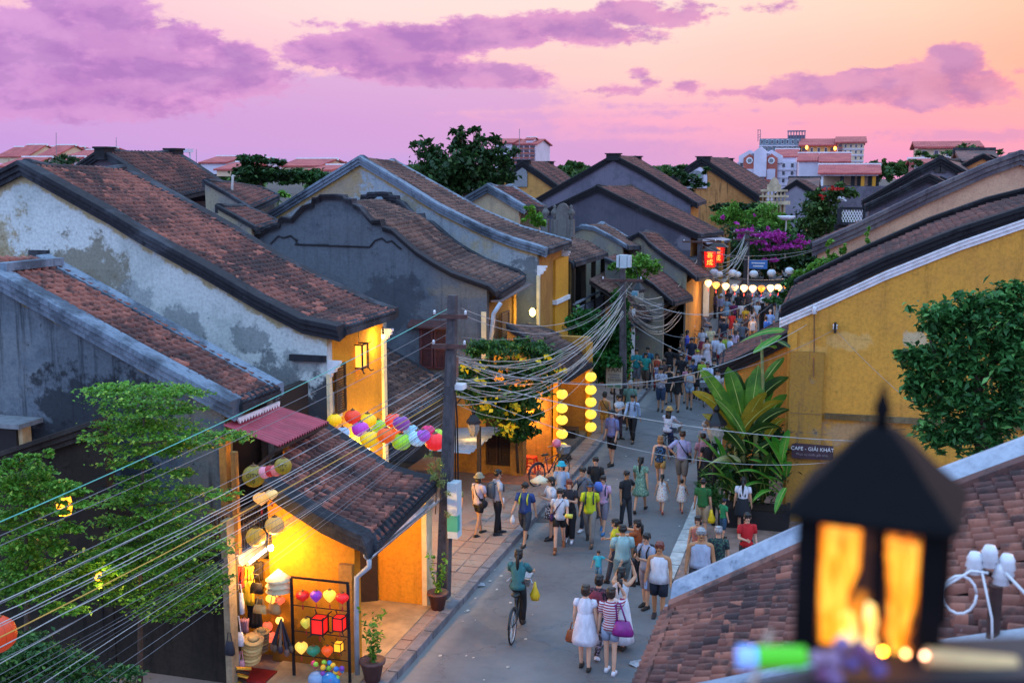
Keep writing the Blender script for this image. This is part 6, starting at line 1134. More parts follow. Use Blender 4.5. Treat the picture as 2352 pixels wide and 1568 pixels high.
def svc(pts, sag, r_, c_, lab): wire(at(pts[0], pts[1], Y=pts[2]), at(pts[3], pts[4], Y=pts[5]), sag, r_, c_, lab, None)
svc((1050, 868, 22.3, 2070, 1014, 29.9), .35, .012, WHT, 'long white cable crossing the street from the near pole to the yellow wall'); svc((1050, 895, 22.3, 2075, 1034, 29.9), .9, .008, WHT, 'lower white cable crossing the street to the yellow wall'); svc((1050, 818, 22.3, 1918, 756, 30.), 1.0, .007, GRY_, 'thin cable from the near pole up to the yellow wall bracket'); svc((1050, 832, 22.3, 1870, 735, 30.3), 1.0, .009, WHT, 'white cable sagging from the near pole to the yellow house eave')
svc((1480, 880, 44, 2080, 965, 29.9), .5, .008, DKG, 'upper dark cable over the road towards the yellow wall'); svc((1380, 905, 36, 2080, 985, 29.9), .5, .008, DKG, 'middle dark cable over the road towards the yellow wall'); svc((1380, 935, 36, 2080, 1000, 29.9), .45, .008, DKG, 'lower dark cable over the road towards the yellow wall'); svc((1330, 960, 34, 1990, 1018, 29.9), .4, .007, DKG, 'lowest dark cable over the road towards the yellow wall')
svc((1440, 668, 40.5, 1872, 600, 39.5), 1.3, .014, WHT, 'pale cable swooping from the ivy pole to the pink house corner'); svc((1440, 720, 40.5, 1835, 640, 39.), 1.4, .012, GRY_, 'lower cable swooping from the ivy pole to the black verge'); svc((1610, 560, 64., 1872, 575, 42.), .6, .014, GRY_, 'upper thin cable from the second pole to the pink house'); svc((1610, 575, 64., 1890, 570, 42.), .3, .012, GRY_, 'lower thin cable from the second pole to the pink house'); svc((1610, 615, 64., 1800, 640, 60.), .3, .014, GRY_, 'cable carrying the pale unlit globes'); svc((1440, 735, 40.5, 1680, 850, 34.5), .2, .009, WHT, 'white cable from the ivy pole down to the black coping')
svc((1918, 756, 30, 2070, 905, 27.), .05, .008, GRY_, 'thin cable slanting across the yellow wall to the glossy tree'); svc((1815, 948, 29.9, 2060, 952, 29.9), .03, .006, DKG, 'thin dark wire along the yellow wall string course')
q = at(1918, 755, Y=29.95); Tin = thing('wall_bracket', 'small white insulator bracket high on the yellow wall', 'bracket', tuple(q)); part('arm', MB().box((q[0]-.03, 29.85, q[2]-.1), (q[0]+.03, 30.08, q[2]+.16)), BLK, Tin); part('insulator', MB().lathe([(.02, -.02), (.07, .0), (.05, .06), (.07, .1), (.02, .14)], tuple(q), 8), CER, Tin, True)
q = at(1870, 720, Y=29.95); Tin = thing('wall_bracket', 'white insulator with hanging lead near the left end of the yellow wall', 'bracket', tuple(q)); part('insulator', MB().lathe([(.02, -.02), (.07, .0), (.05, .1), (.07, .16), (.02, .2)], tuple(q), 8), CER, Tin, True); part('lead', MB().tube([q, at(1870, 800, Y=29.97), at(1868, 865, Y=29.85)], .018, 5), plain('#7a5030', .8, .2, 5), Tin)

# ------------------------------------------------------------------ lanterns
_LM = {}
def silk(col, e):
    key = (col, e)
    if key in _LM: return _LM[key]
    m, h, b = mk('silk'+col+str(e)); tc = h.new('ShaderNodeTexCoord').outputs['Object']; X, Y, Z = h.sep(tc)
    an = h.m('ARCTAN2', X, Y); rib = h.ss(h.m('ABSOLUTE', h.m('SINE', h.m('MULTIPLY', an, 7.))), .0, .25)
    wv = h.noise(tc, 18., 3); c2 = h.mix(h.m('MULTIPLY', h.m('SUBTRACT', 1., rib), .45), col, '#2a1a10')
    h.put(b, 'Base Color', c2); h.put(b, 'Roughness', .45); h.put(b, 'Emission Color', h.mix(h.ss(wv, .3, .7, 0, .3), c2, '#fff0b0' if e > .5 else col)); h.put(b, 'Emission Strength', e)
    _LM[key] = m; return m
SHP = {'round': [(.22, .84), (.55, .74), (.86, .45), (1, .0), (.86, -.45), (.55, -.74), (.22, -.84)], 'drop': [(.2, .85), (.5, .76), (.86, .48), (1, .12), (.86, -.28), (.5, -.75), (.12, -1.12)],
       'onion': [(.22, .72), (.55, .62), (.9, .35), (1, 0), (.85, -.3), (.45, -.62), (.05, -.95)], 'ball': [(.25, .94), (.6, .8), (.9, .45), (1, 0), (.9, -.45), (.6, -.8), (.25, -.94)], 'diamond': [(.25, .7), (1, .2), (.7, -.3), (.3, -.8), (.1, -1.)]}
_LG = {}
def lantern(px_, py_, Y_, rpx, col, label, e=.55, shape='round', group=None, tassel=True, cap='#6e4a24', P3=None):
    p = np.array(P3) if P3 is not None else at(px_, py_, Y=Y_); r = rpx*np.dot(p-CAM, FW)/PF
    T = thing('lantern', label, 'lantern', tuple(p), random.uniform(0, 3), group); key = (shape, col, e)
    if key not in _LG:
        mb = MB(); prof = SHP[shape]; pr_ = resample(np.array(prof), np.linspace(0, 1, 11)); n_ = 28
        rings = [[(rr*math.cos(2*math.pi*j/n_)*(1+.035*(j % 2)), rr*math.sin(2*math.pi*j/n_)*(1+.035*(j % 2)), zz) for j in range(n_)] for rr, zz in pr_]; mb.loft(rings)
        me = mb.mesh('shade', silk(col, e), True); z0, z1 = prof[-1][1], prof[0][1]
        mc = MB().lathe([(.3, z1-.03), (.3, z1+.06), (.1, z1+.09), (.03, z1+.3)], n=8).mesh('cap', plain(cap, .6, .1, 5)); mc2 = MB().lathe([(.22 if shape in ('round', 'ball') else .1, z0+.03), (.2 if shape in ('round', 'ball') else .08, z0-.06), (.03, z0-.1)], n=8).mesh('base_ring', plain(cap, .6, .1, 5))
        mt = MB().tube([(0, 0, z0-.1), (0, 0, z0-.35)], .02, 4).lathe([(.05, z0-.35), (.1, z0-.5), (.12, z0-1.1), (.02, z0-1.1)], n=6).mesh('tassel', plain('#b02424' if col != '#e8c21c' else '#c8a020', .7, .1, 5))
        _LG[key] = (me, mc, mc2, mt)
    for nm, me in zip(('shade', 'cap', 'base_ring', 'tassel'), _LG[key]):
        if nm == 'tassel' and not tassel: continue
        o = bpy.data.objects.new(nm, me); C.objects.link(o); o.parent = T
        o.scale = (r, r, r)
    return T, p, r
for (x_, y_, rp, col, lab) in ((810, 957, 17, '#e8401c', 'orange red silk lantern, leftmost of the high ones in the coloured cluster'), (845, 966, 18, '#f0c81c', 'yellow silk lantern high in the cluster beside the orange red one'), (828, 985, 18, '#b03ab0', 'violet silk lantern at the left of the coloured cluster'), (868, 979, 17, '#8cc82c', 'lime lantern high in the middle of the coloured cluster'), (849, 1008, 20, '#f4c81c', 'large yellow lantern lowest at the left of the cluster'), (887, 999, 19, '#f06018', 'bright orange lantern in the middle of the coloured cluster'), (904, 966, 18, '#e84420', 'orange red lantern highest in the middle of the cluster'), (922, 972, 18, '#7a3a8c', 'dark purple lantern overlapping the high orange red one'), (916, 997, 17, '#f06a28', 'orange lantern half hidden behind the low lime one'), (922, 1014, 20, '#90cc30', 'lime lantern lowest in the middle of the cluster'), (944, 990, 16, '#7fb4d4', 'grey blue lantern behind the pale blue one'), (959, 1006, 19, '#a0cdf0', 'pale blue lantern low right of the lime one'), (972, 1000, 15, '#a04ac0', 'purple lantern peeking between pale blue and red'), (983, 990, 15, '#d8206c', 'crimson lantern high at the right of the cluster'), (1003, 998, 15, '#9cd040', 'lime lantern hidden behind the right red one'), (999, 1014, 21, '#f02a30', 'large bright red lantern at the right end of the cluster'), (768, 964, 15, '#f0c81c', 'yellow lantern beside the pale corner strip left of the cluster'), (787, 994, 15, '#8cb8ec', 'sky blue lantern lowest left, half behind the shop roof')):
    lantern(x_, y_, 23.2+random.uniform(-.7, .5), rp*1.12, col, lab, .34, 'round', 'coloured silk lanterns hung over the shop roof', False)
for i in range(5):
    lantern(1291, (905, 937, 964, 996, 1027)[i], 33.0, 13, '#f4c414', ['topmost', 'second from the top', 'middle', 'fourth from the top', 'lowest'][i]+' yellow lantern of the string by the red stool porch', 1.15, 'round', 'yellow lanterns hung in two strings', False, '#8a7020')
    lantern(1357, (865, 895, 923, 951, 980)[i], 37.4, 13, '#f4c414', ['topmost', 'second from the top', 'middle', 'fourth from the top', 'lowest'][i]+' yellow lantern of the string farther down the pavement', 1.15, 'round', 'yellow lanterns hung in two strings', False, '#8a7020')
for (x_, Y_) in ((1291, 33.), (1357, 37.4)):
    a, b = at(x_, 1040 if x_ == 1291 else 990, Y=Y_), at(x_, 890 if x_ == 1291 else 850, Y=Y_); solo('hanging_cable', MB().tube([a, b], .008, 4), BLK, 'dark cord holding the yellow lantern string '+('nearest the red stool' if x_ == 1291 else 'farther down the pavement'), 'cord', tuple(a))
GOLD = '#7a6a1a'
for (x_, y_, rp, col, lab, e, shp, txt) in ((583, 1093, 26, GOLD, 'large gold lantern with black lettering, left in front of the balcony', .25, 'ball', 1), (608, 1084, 15, '#d88a9c', 'pink lantern behind the large gold one', .2, 'ball', 0), (621, 1081, 14, '#a8202c', 'dark red lantern between the pink ones by the balcony', .25, 'ball', 0), (634, 1080, 14, '#d07070', 'rose lantern beside the right gold one', .2, 'ball', 0), (650, 1070, 20, GOLD, 'gold lantern with black lettering at the balcony right end', .35, 'ball', 2),
       (600, 1143, 19, '#e8a04c', 'amber onion lantern glowing under the balcony', .6, 'onion', 0), (624, 1134, 14, '#e8c07c', 'small cream amber lantern under the balcony', .5, 'onion', 0), (631, 1206, 22, '#c8964c', 'translucent tan globe over the shop counter', .45, 'ball', 0), (588, 1232, 23, '#a8842c', 'olive gold globe above the tube lamp', .45, 'ball', 0)):
    T, p, r = lantern(x_, y_, 17.4, rp, col, lab, e, shp, 'lanterns hung before the balcony', shp == 'onion')
    if txt:
        T.rotation_euler = (0, 0, 0)
        for k, (s_, dz) in enumerate((('CITY', .28), ('10', -.22))): text_part(T, s_, r*.5, p+np.array([.35*r, -r*.93, dz*r]), BLK, (math.pi/2, 0, .35), 'lettering')
# far rows
for i, (x_, y_) in enumerate(((1613, 625), (1640, 626), (1652, 630), (1683, 627), (1694, 630), (1731, 629), (1772, 627), (1813, 622))): lantern(x_, y_, 66+random.uniform(-1, 1), 10 if i not in (0, 2, 4) else 8, '#a9b6c4', ['pale globe at the left end of the unlit row', 'pale globe right of the second pole', 'small pale globe tucked behind its left neighbour', 'pale globe before the farthest pole', 'small pale globe touching the one before the pole', 'largest pale globe just right of the farthest pole', 'pale globe under the bougainvillea right side', 'pale globe at the right end by the creeper'][i], .05, 'ball' if 0 else 'round', 'unlit pale globes in a row over the street', False)
for i, (x_, y_, e) in enumerate(((1627, 650, 3.), (1645, 654, 1.4), (1667, 657, 2.6), (1688, 659, .2), (1709, 661, 3.), (1729, 662, 3.), (1749, 662, .5), (1770, 661, 3.), (1788, 660, 3.), (1808, 657, .9))):
    lantern(x_, y_, 61, 8.5, '#ffc070' if e > 1.4 else '#f08a28' if e > .4 else '#b8a89c', ['lit lantern at the left end of the glowing row', 'deep orange lantern second in the glowing row', 'third lit lantern of the glowing row', 'unlit lantern inside the glowing row', 'lit lantern left of the farthest pole', 'lit lantern right of the farthest pole', 'dim amber lantern in the glowing row', 'eighth lit lantern of the glowing row', 'last bright lantern of the glowing row', 'dim orange lantern beside the corner creeper'][i], e, 'drop', 'glowing lanterns strung across the street', True)
wire(at(1612, 640, Y=61), at(1822, 648, Y=61), .25, .014, DKG, 'dark cord holding the glowing lantern row across the street', None)
for x_, y_ in ((1640, 655), (1709, 661), (1780, 660)): p = at(x_, y_+6, Y=61); lamp(p-np.array([0, .4, .2]), 90, (1, .62, .28), .3)
# red box lanterns with characters
for i, (x_, y_) in enumerate(((1632, 594), (1650, 584))):
    p = at(x_, y_, Y=63+i*2); T = thing('box_lantern', ['left red box lantern with yellow characters under a little roof', 'right red box lantern with yellow characters under a little roof'][i], 'lantern', tuple(p)); s_ = .34
    part('shade', MB().loft([[(p[0]-s_*.8, p[1]-.25, p[2]-.45), (p[0]+s_*.8, p[1]-.25, p[2]-.45), (p[0]+s_*.8, p[1]+.25, p[2]-.45), (p[0]-s_*.8, p[1]+.25, p[2]-.45)], [(p[0]-s_, p[1]-.3, p[2]+.42), (p[0]+s_, p[1]-.3, p[2]+.42), (p[0]+s_, p[1]+.3, p[2]+.42), (p[0]-s_, p[1]+.3, p[2]+.42)]]), glow('#e0180c', .9), T)
    part('roof', MB().loft([[(p[0]-.55, p[1]-.45, p[2]+.42), (p[0]+.55, p[1]-.45, p[2]+.42), (p[0]+.55, p[1]+.45, p[2]+.42), (p[0]-.55, p[1]+.45, p[2]+.42)], [(p[0]-.25, p[1]-.2, p[2]+.62), (p[0]+.25, p[1]-.2, p[2]+.62), (p[0]+.25, p[1]+.2, p[2]+.62), (p[0]-.25, p[1]+.2, p[2]+.62)]]), DWOOD, T)
    mb = MB()
    for a in (-1, 1): mb.bar((p[0]+a*s_*.82, p[1]-.29, p[2]-.45), (p[0]+a*s_*1.02, p[1]-.32, p[2]+.42), .04)
    part('frame', mb, DWOOD, T)
    for k, ch in enumerate('喜成'): text_part(T, ch, .36, p+np.array([0, -.33, .2-.4*k]), glow('#ffb040', 1.4), (math.pi/2, 0, 0), 'lettering', .01)
# bulb on the tall house flank, left lit lamps
q = at(1223, 717, Y=39.); T = thing('wall_lamp', 'bright bare bulb on the mottled house wall', 'lamp', tuple(q)); part('bulb', MB().ell(q, (.11, .11, .15)), glow('#ffe070', 14.), T, True); part('arm', MB().tube([q+np.array([0, .3, .1]), q+np.array([0, .55, .1])], .02, 5), IRON, T); lamp(q-np.array([0, .25, 0]), 14, (1, .75, .3))
q = at(148, 1160, Y=15.6); T = thing('tree_lamp', 'orange lit lamp glowing inside the bushy left tree', 'lamp', tuple(q)); part('shade', MB().lathe([(.1, -.16), (.13, 0), (.1, .16)], tuple(q), 10), glow('#ff9a20', 3.), T, True); part('cap', MB().lathe([(.12, .16), (.04, .24)], tuple(q), 8), IRON, T); lamp(q-np.array([0, .2, .15]), 14, (1, .55, .15))
lantern(-8, 1456, 11.5, 44, '#b8380e', 'big orange lantern at the left frame edge behind the cables', .35, 'ball', None, False)
q = at(232, 1338, Y=15.3); T = thing('garden_lamp', 'yellow garden lamp below the warm lit shrub', 'lamp', tuple(q)); part('shade', MB().lathe([(.05, 0), (.1, .1), (.05, .2)], tuple(q), 8), glow('#ffb030', 3.), T, True); part('stake', MB().tube([q-np.array([0, 0, 1.]), q], .02, 5), IRON, T); q2 = at(240, 1335, Y=14.8); lamp(q2, 14, (1, .68, .15))
# ------------------------------------------------------------------ the shop
Tsh = thing('shop_stall', 'lit stall corner with yellow back wall under the balcony', 'stall', tuple(at(590, 1560, Y=18.2)))
a, b = at(530, 1600, Y=18.35), at(655, 1190, Y=18.35); part('back_wall', MB().box((a[0], 18.33, -.4), (b[0], 18.42, 2.0)), stucco('stall_wall', '#c8902c', '#b8822a', '#6a4818', streak=.3), Tsh); part('step', MB().box((a[0]-.1, 16.9, -.4), (a[0]+1., 17.5, -.02)), CONC, Tsh)
part('shelf', MB().box((a[0]+.05, 17.85, .45), (a[0]+.75, 18.3, .5)), DWOOD, Tsh)
q0, q1 = at(573, 1292, Y=17.55), at(611, 1262, Y=17.75); T = thing('tube_lamp', 'bright fluorescent tube over the hanging clothes', 'lamp', tuple(q0)); part('tube', MB().tube([q0, q1], .022, 8), glow('#fff0c8', 30.), T, True); part('holder', MB().bar(q0+np.array([0, 0, .04]), q1+np.array([0, 0, .04]), .05, .03), WHITE, T)
lamp((q0+q1)/2+np.array([.05, -.12, -.08]), 55, (1, .50, .09), .1)
q = at(622, 1257, Y=17.6); T = thing('bulb_lamp', 'glowing white bulb hanging by the yellow gable wall', 'lamp', tuple(q)); part('bulb', MB().ell(q, (.05, .05, .065)), glow('#fff4d8', 40.), T, True); part('socket', MB().lathe([(.03, .05), (.03, .12), (.01, .4)], tuple(q), 6), BLK, T); lamp(q+np.array([.12, -.12, -.05]), 75, (1, .50, .09), .08)
def lit_in(p, w, lab, col=(1, .53, .1)):
    T = thing('eave_lamp', lab, 'lamp', tuple(p)); part('bulb', MB().ell(p, (.05, .05, .06)), glow('#ffd890', 6.), T, True); part('socket', MB().lathe([(.03, .04), (.03, .1), (.01, .25)], tuple(p), 6), BLK, T); lamp(np.array(p)+np.array([0, -.02, -.14]), w, col)
lit_in((-9.1, 19.4, 2.75), 260, 'bulb under the tiled porch roof of the shop'); lit_in(tuple(at(845, 1032, Y=25.0)), 400, 'bulb among the coloured lanterns before the yellow facade', (1, .6, .12)); lit_in(tuple(at(880, 772, Y=26.2)), 45, 'bulb under the eave at the far end of the yellow facade', (1, .62, .18)); lit_in((-9.3, 32.9, 2.1), 200, 'bulb under the orange lit porch'); lit_in((-8.9, 36.4, 2.9), 50, 'bulb under the brown porch roof by the second lantern string'); lit_in((-9.9, 30.2, 2.1), 25, 'bulb under the tin shed roof')
# lantern rack
Tr = thing('lantern_rack', 'black metal rack of silk lanterns before the yellow gable wall', 'rack', tuple(at(740, 1560, Y=17.6)))
Yr = 17.6; c0, c1 = at(676, 1560, Y=Yr), at(804, 1568, Y=Yr); zt = at(680, 1328, Y=Yr)[2]; zt1 = at(806, 1338, Y=Yr)[2]
for x_, z_ in ((c0[0], zt), (c1[0], zt1)): part('post', MB().box((x_-.022, Yr-.02, -.3), (x_+.022, Yr+.02, z_)), IRON, Tr); part('foot', MB().bar((x_, Yr-.3, -.28), (x_, Yr+.3, -.28), .04), IRON, Tr)
for y_ in (1332, 1396, 1455, 1510): z_ = at(740, y_, Y=Yr)[2]; part('rail', MB().bar((c0[0], Yr, z_), (c1[0], Yr, z_), .035 if y_ == 1332 else .014), IRON, Tr)
GR = 'silk lanterns on the rack'
for (x_, y_, rp, col, shp, lab, e) in ((695, 1367, 16, '#c01414', 'onion', 'deep red lantern, top left on the rack', .45), (726, 1367, 14, '#7a2aa0', 'drop', 'violet drop lantern in the top row of the rack', .45), (757, 1366, 15, '#f0c828', 'drop', 'patterned yellow drop lantern in the top row of the rack', .8), (786, 1372, 16, '#d81818', 'onion', 'bright red lantern, top right on the rack', .5), (703, 1429, 13, '#a8a018', 'drop', 'olive green drop lantern in the middle row of the rack', .6), (692, 1485, 15, '#f0b838', 'drop', 'amber drop lantern at the lower left of the rack', .9), (720, 1493, 16, '#1c6a54', 'onion', 'teal green lantern in the lower row of the rack', .4), (752, 1493, 14, '#d85018', 'drop', 'orange drop lantern in the lower row of the rack', .5), (624, 1374, 14, '#f4b830', 'onion', 'glowing yellow lantern behind the hanging purses', 1.2), (643, 1378, 12, '#e0200c', 'onion', 'small red lantern beside the glowing yellow one', .9), (642, 1424, 9, '#ffc040', 'ball', 'tiny yellow globe behind the purse bundle', 2.), (614, 1438, 12, '#e01a0c', 'ball', 'red glowing lantern behind the straw hats, upper', 1.), (622, 1462, 13, '#e01a0c', 'ball', 'red glowing lantern behind the straw hats, lower', 1.)):
    lantern(x_, y_, 17.55 if x_ > 660 else 18.0, rp, col, lab, e, shp, GR, x_ > 660)
def sq_lantern(px_, py_, w, hh, lab, e, col='#e01c14'):
    p = at(px_, py_, Y=17.55); u = np.dot(p-CAM, FW)/PF; w *= u; hh *= u; T = thing('framed_lantern', lab, 'lantern', tuple(p), group=GR)
    part('shade', MB().box((p[0]-w/2, p[1]-w/2, p[2]-hh/2), (p[0]+w/2, p[1]+w/2, p[2]+hh/2)), glow(col, e, base=col), T)
    mb = MB()
    for a in (-1, 1):
        for b in (-1, 1): mb.bar((p[0]+a*w*.55, p[1]+b*w*.55, p[2]-hh*.62), (p[0]+a*w*.55, p[1]+b*w*.55, p[2]+hh*.62), w*.1); mb.bar((p[0]+a*w*.55, p[1]+b*w*.55, p[2]+hh*.6), (p[0]+a*w*.8, p[1]+b*w*.8, p[2]+hh*.75), w*.08); mb.bar((p[0]+a*w*.55, p[1]+b*w*.55, p[2]-hh*.6), (p[0]+a*w*.8, p[1]+b*w*.8, p[2]-hh*.7), w*.08)
        for zz in (-.5, .5): mb.bar((p[0]-w*.55, p[1]+a*w*.55, p[2]+zz*hh), (p[0]+w*.55, p[1]+a*w*.55, p[2]+zz*hh), w*.1); mb.bar((p[0]+a*w*.55, p[1]-w*.55, p[2]+zz*hh), (p[0]+a*w*.55, p[1]+w*.55, p[2]+zz*hh), w*.1)
    part('frame', mb, BLK, T); part('tassel', MB().tube([(p[0], p[1], p[2]-hh*.5), (p[0], p[1], p[2]-hh*1.1)], w*.06, 5), plain('#b02424', .7, .1, 5), T)
sq_lantern(734, 1434, 27, 36, 'larger red square lantern in a black frame on the rack', .75); sq_lantern(780, 1430, 22, 30, 'smaller red square lantern in a black frame on the rack', .9); sq_lantern(778, 1484, 16, 20, 'small black framed lantern with amber glow, lower right on the rack', 1.2, '#f0a020')
# goods
def straw_hat(px_, py_, Y_, r, col, lab, tilt=0., band=True, grp='straw hats piled at the stall'):
    p = at(px_, py_, Y=Y_); T = thing('straw_hat', lab, 'hat', tuple(p), group=grp)
    part('brim', MB().lathe([(r*.5, .01), (r, .0), (r, .012), (r*.5, .025)], tuple(p), 16), plain(col, .8, .15, 20), T, True); part('crown', MB().lathe([(r*.55, .01), (r*.52, r*.35), (r*.4, r*.5), (.01, r*.48)], tuple(p), 14), plain(col, .8, .15, 20), T, True)
    if band: part('band', MB().lathe([(r*.56, .02), (r*.57, .025), (r*.56, r*.16), (r*.54, r*.17)], tuple(p), 14), BLK, T)
    T.rotation_euler = (tilt, tilt*.6, 0)
for i in range(7): straw_hat(575+i*1.2, 1512-i*7.5, 17.35, .19, ('#c8a468', '#d8b878', '#b89458')[i % 3], ['lowest straw hat of the front pile', 'second straw hat of the front pile', 'third straw hat of the front pile', 'fourth straw hat of the front pile', 'fifth straw hat of the front pile', 'sixth straw hat of the front pile', 'straw hat with black band on top of the front pile'][i], .3, i == 6)
for i in range(6): straw_hat(598+i*.6, 1490-i*8, 17.6, .15, ('#8a7050', '#7a6450', '#a88a58')[i % 3], ['lowest grey felt hat of the rear pile', 'second felt hat of the rear pile', 'third felt hat of the rear pile', 'fourth felt hat of the rear pile', 'fifth felt hat of the rear pile', 'tan felt hat on top of the rear pile'][i], .1, i == 5)
for i, y_ in enumerate((1352, 1340, 1326)):
    p = at(640, y_, Y=17.6); solo('conical_hat', MB().lathe([(.005, .17), (.12, .07), (.24, -.03), (.235, -.035), (.12, .06)], tuple(p), 18), plain(('#d8c8a0', '#e0d0a8', '#e8d8b0')[i], .7, .1, 12), ['lowest conical palm hat of the hanging three', 'middle conical palm hat of the hanging three', 'topmost conical palm hat with red print'][i], 'hat', tuple(p), 'conical palm hats', True)
q = at(580, 1530, Y=17.3); T = thing('crate', 'dark red plastic crate under the straw hats', 'crate', tuple(q)); part('body', MB().box((q[0]-.28, 17.15, -.25), (q[0]+.3, 17.6, .16)), plain('#7a1418', .5, .15, 5), T); part('rim', MB().box((q[0]-.3, 17.13, .16), (q[0]+.32, 17.62, .2)), plain('#8c1a1e', .5, .15, 5), T)
def cloth(px_, py0, py1, w, Y_, col, lab, name='garment', legs=False, cat='garment'):
    a, b = at(px_, py0, Y=Y_), at(px_, py1, Y=Y_); n_ = 10; mb = MB(); H_ = a[2]-b[2]
    def sheet(xc, w_, z0, z1):
        rg = []
        for i in range(6):
            z = z0+(z1-z0)*i/5; rg.append([(xc+(j/n_-.5)*w_*(1+.08*math.sin(i*2)), Y_-.05-.03*math.sin(j*1.9+i*.5), z) for j in range(n_+1)]+[(xc+(j/n_-.5)*w_*(1+.08*math.sin(i*2)), Y_+.03-.03*math.sin(j*1.9+i*.5), z) for j in range(n_, -1, -1)])
        mb.loft(rg)
    if legs: sheet(a[0], w, a[2], a[2]-H_*.35); sheet(a[0]-w*.27, w*.45, a[2]-H_*.35, b[2]); sheet(a[0]+w*.27, w*.45, a[2]-H_*.35, b[2])
    else: sheet(a[0], w, a[2], b[2])
    T = thing(name, lab, cat, tuple(a)); part('fabric', mb, plain(col, .8, .12, 6), T, True); part('hanger', MB().tube([(a[0]-w*.4, Y_, a[2]), (a[0], Y_, a[2]+.07), (a[0]+w*.4, Y_, a[2])], .008, 4), IRON, T); return T
cloth(570, 1300, 1386, .2, 17.8, '#e0c030', 'yellow trousers hanging under the tube lamp', 'trousers', True); cloth(547, 1300, 1348, .2, 17.7, '#c83420', 'orange red shirt hanging at the stall left side', 'shirt'); cloth(586, 1375, 1440, .26, 17.9, '#1e1e28', 'dark patterned cloth hanging behind the hats'); cloth(594, 1290, 1330, .16, 18.1, '#3a2c18', 'olive brown cloth hanging below the globe'); cloth(562, 1420, 1450, .14, 17.6, '#c88a94', 'pink blouse hanging behind the printed bag')
def bag(px_, py_, w, hh, Y_, col, lab, name='cloth_bag', d=.08, strap=.16, group=None, cat='bag'):
    p = at(px_, py_, Y=Y_); T = thing(name, lab, cat, tuple(p), group=group)
    part('body', MB().loft([[(p[0]-w*s_*.5, p[1]-d*t, p[2]+z), (p[0]+w*s_*.5, p[1]-d*t, p[2]+z), (p[0]+w*s_*.5, p[1]+d*t, p[2]+z), (p[0]-w*s_*.5, p[1]+d*t, p[2]+z)] for z, s_, t in ((-hh/2, .8, .3), (-hh*.45, 1, .5), (0, .98, .45), (hh*.45, .85, .2), (hh/2, .8, .1))]), plain(col, .6, .2, 9), T, True)
    part('strap', MB().tube([(p[0]-w*.3, p[1], p[2]+hh*.45), (p[0]-w*.15, p[1], p[2]+hh*.5+strap), (p[0]+w*.15, p[1], p[2]+hh*.5+strap), (p[0]+w*.3, p[1], p[2]+hh*.45)], .01, 5), plain(col, .6, .2, 9), T); return T
bag(590, 1350, .24, .2, 17.5, '#2c2018', 'black and tan shoulder bag hanging below the tube lamp'); bag(546, 1466, .24, .26, 17.2, '#d4d4e0', 'white printed tote bag on the cream gate post', strap=.3); bag(552, 1385, .13, .4, 17.35, '#c8ccd8', 'long white printed cloth bag hanging by the post'); bag(598, 1398, .26, .16, 17.5, '#c8a468', 'patterned pouch with black base, left of two'); bag(630, 1398, .24, .18, 17.5, '#b88a58', 'patterned pouch, right of two, above the purses'); bag(528, 1488, .16, .26, 16.7, '#1c2230', 'dark blue purse hung outside the gate post'); bag(540, 1510, .16, .3, 17.1, '#8c98ac', 'grey blue cloth bag low on the gate post'); bag(555, 1525, .12, .18, 17.15, '#d89098', 'small pink cloth bag low on the gate post')
q = at(646, 1430, Y=17.4); T = thing('purse_bundle', 'bundle of dark striped purses hanging from one hook', 'purses', tuple(q))
for k in range(9):
    a = k/9*2*math.pi; b_ = q+np.array([math.cos(a)*.17, math.sin(a)*.12, -.42+random.uniform(-.05, .05)]); part('cord', MB().tube([q+np.array([0, 0, .1]), b_], [.008, .03], 5), plain(('#1c1a20', '#6a5a4c', '#2a2432')[k % 3], .8, .2, 8), T); part('purse', MB().ell(b_-np.array([0, 0, .05]), (.06, .04, .08), 8, 5), plain(('#5a4434', '#2c2430', '#6a5048')[k % 3], .7, .2, 9), T, True)
for k in range(5):
    q = at(548+k*3, 1566-k*8, Y=17.0); solo('folding_fan', MB().cbox(q, (.26, .06, .03), Matrix.Rotation(.3*k-.5, 3, 'Z') @ Matrix.Rotation(.2, 3, 'Y')), plain(('#c8942c', '#2a1c14')[k % 2], .6, .2, 9), ['lowest', 'second', 'middle', 'fourth', 'topmost'][k]+' folded fan of the stack at the foot of the gate post', 'fan', tuple(q), 'folded fans')
# colourful goods in plastic bags
q = at(748, 1550, Y=17.3); T = thing('toy_bags', 'heap of colourful toys in clear and blue plastic bags below the rack', 'bags', tuple(q))
for k in range(26):
    c_ = ('#d83a6c', '#f0b828', '#3a8ad0', '#7a3aa0', '#8cc83c', '#e86a28', '#2a6ab8')[k % 7]; b_ = q+np.array([random.gauss(0, .16), random.gauss(0, .08), random.uniform(-.06, .22)]); part('toy', MB().ell(b_, (.05, .05, .05), 8, 5), plain(c_, .4, .1, 9), T, True)
for dx, c_ in ((-.12, '#7a9ac0'), (.1, '#2a7ab8')): part('bag', MB().ell(q+np.array([dx, -.05, -.08]), (.2, .14, .17), 12, 8), plain(c_, .25, .2, 6), T, True)
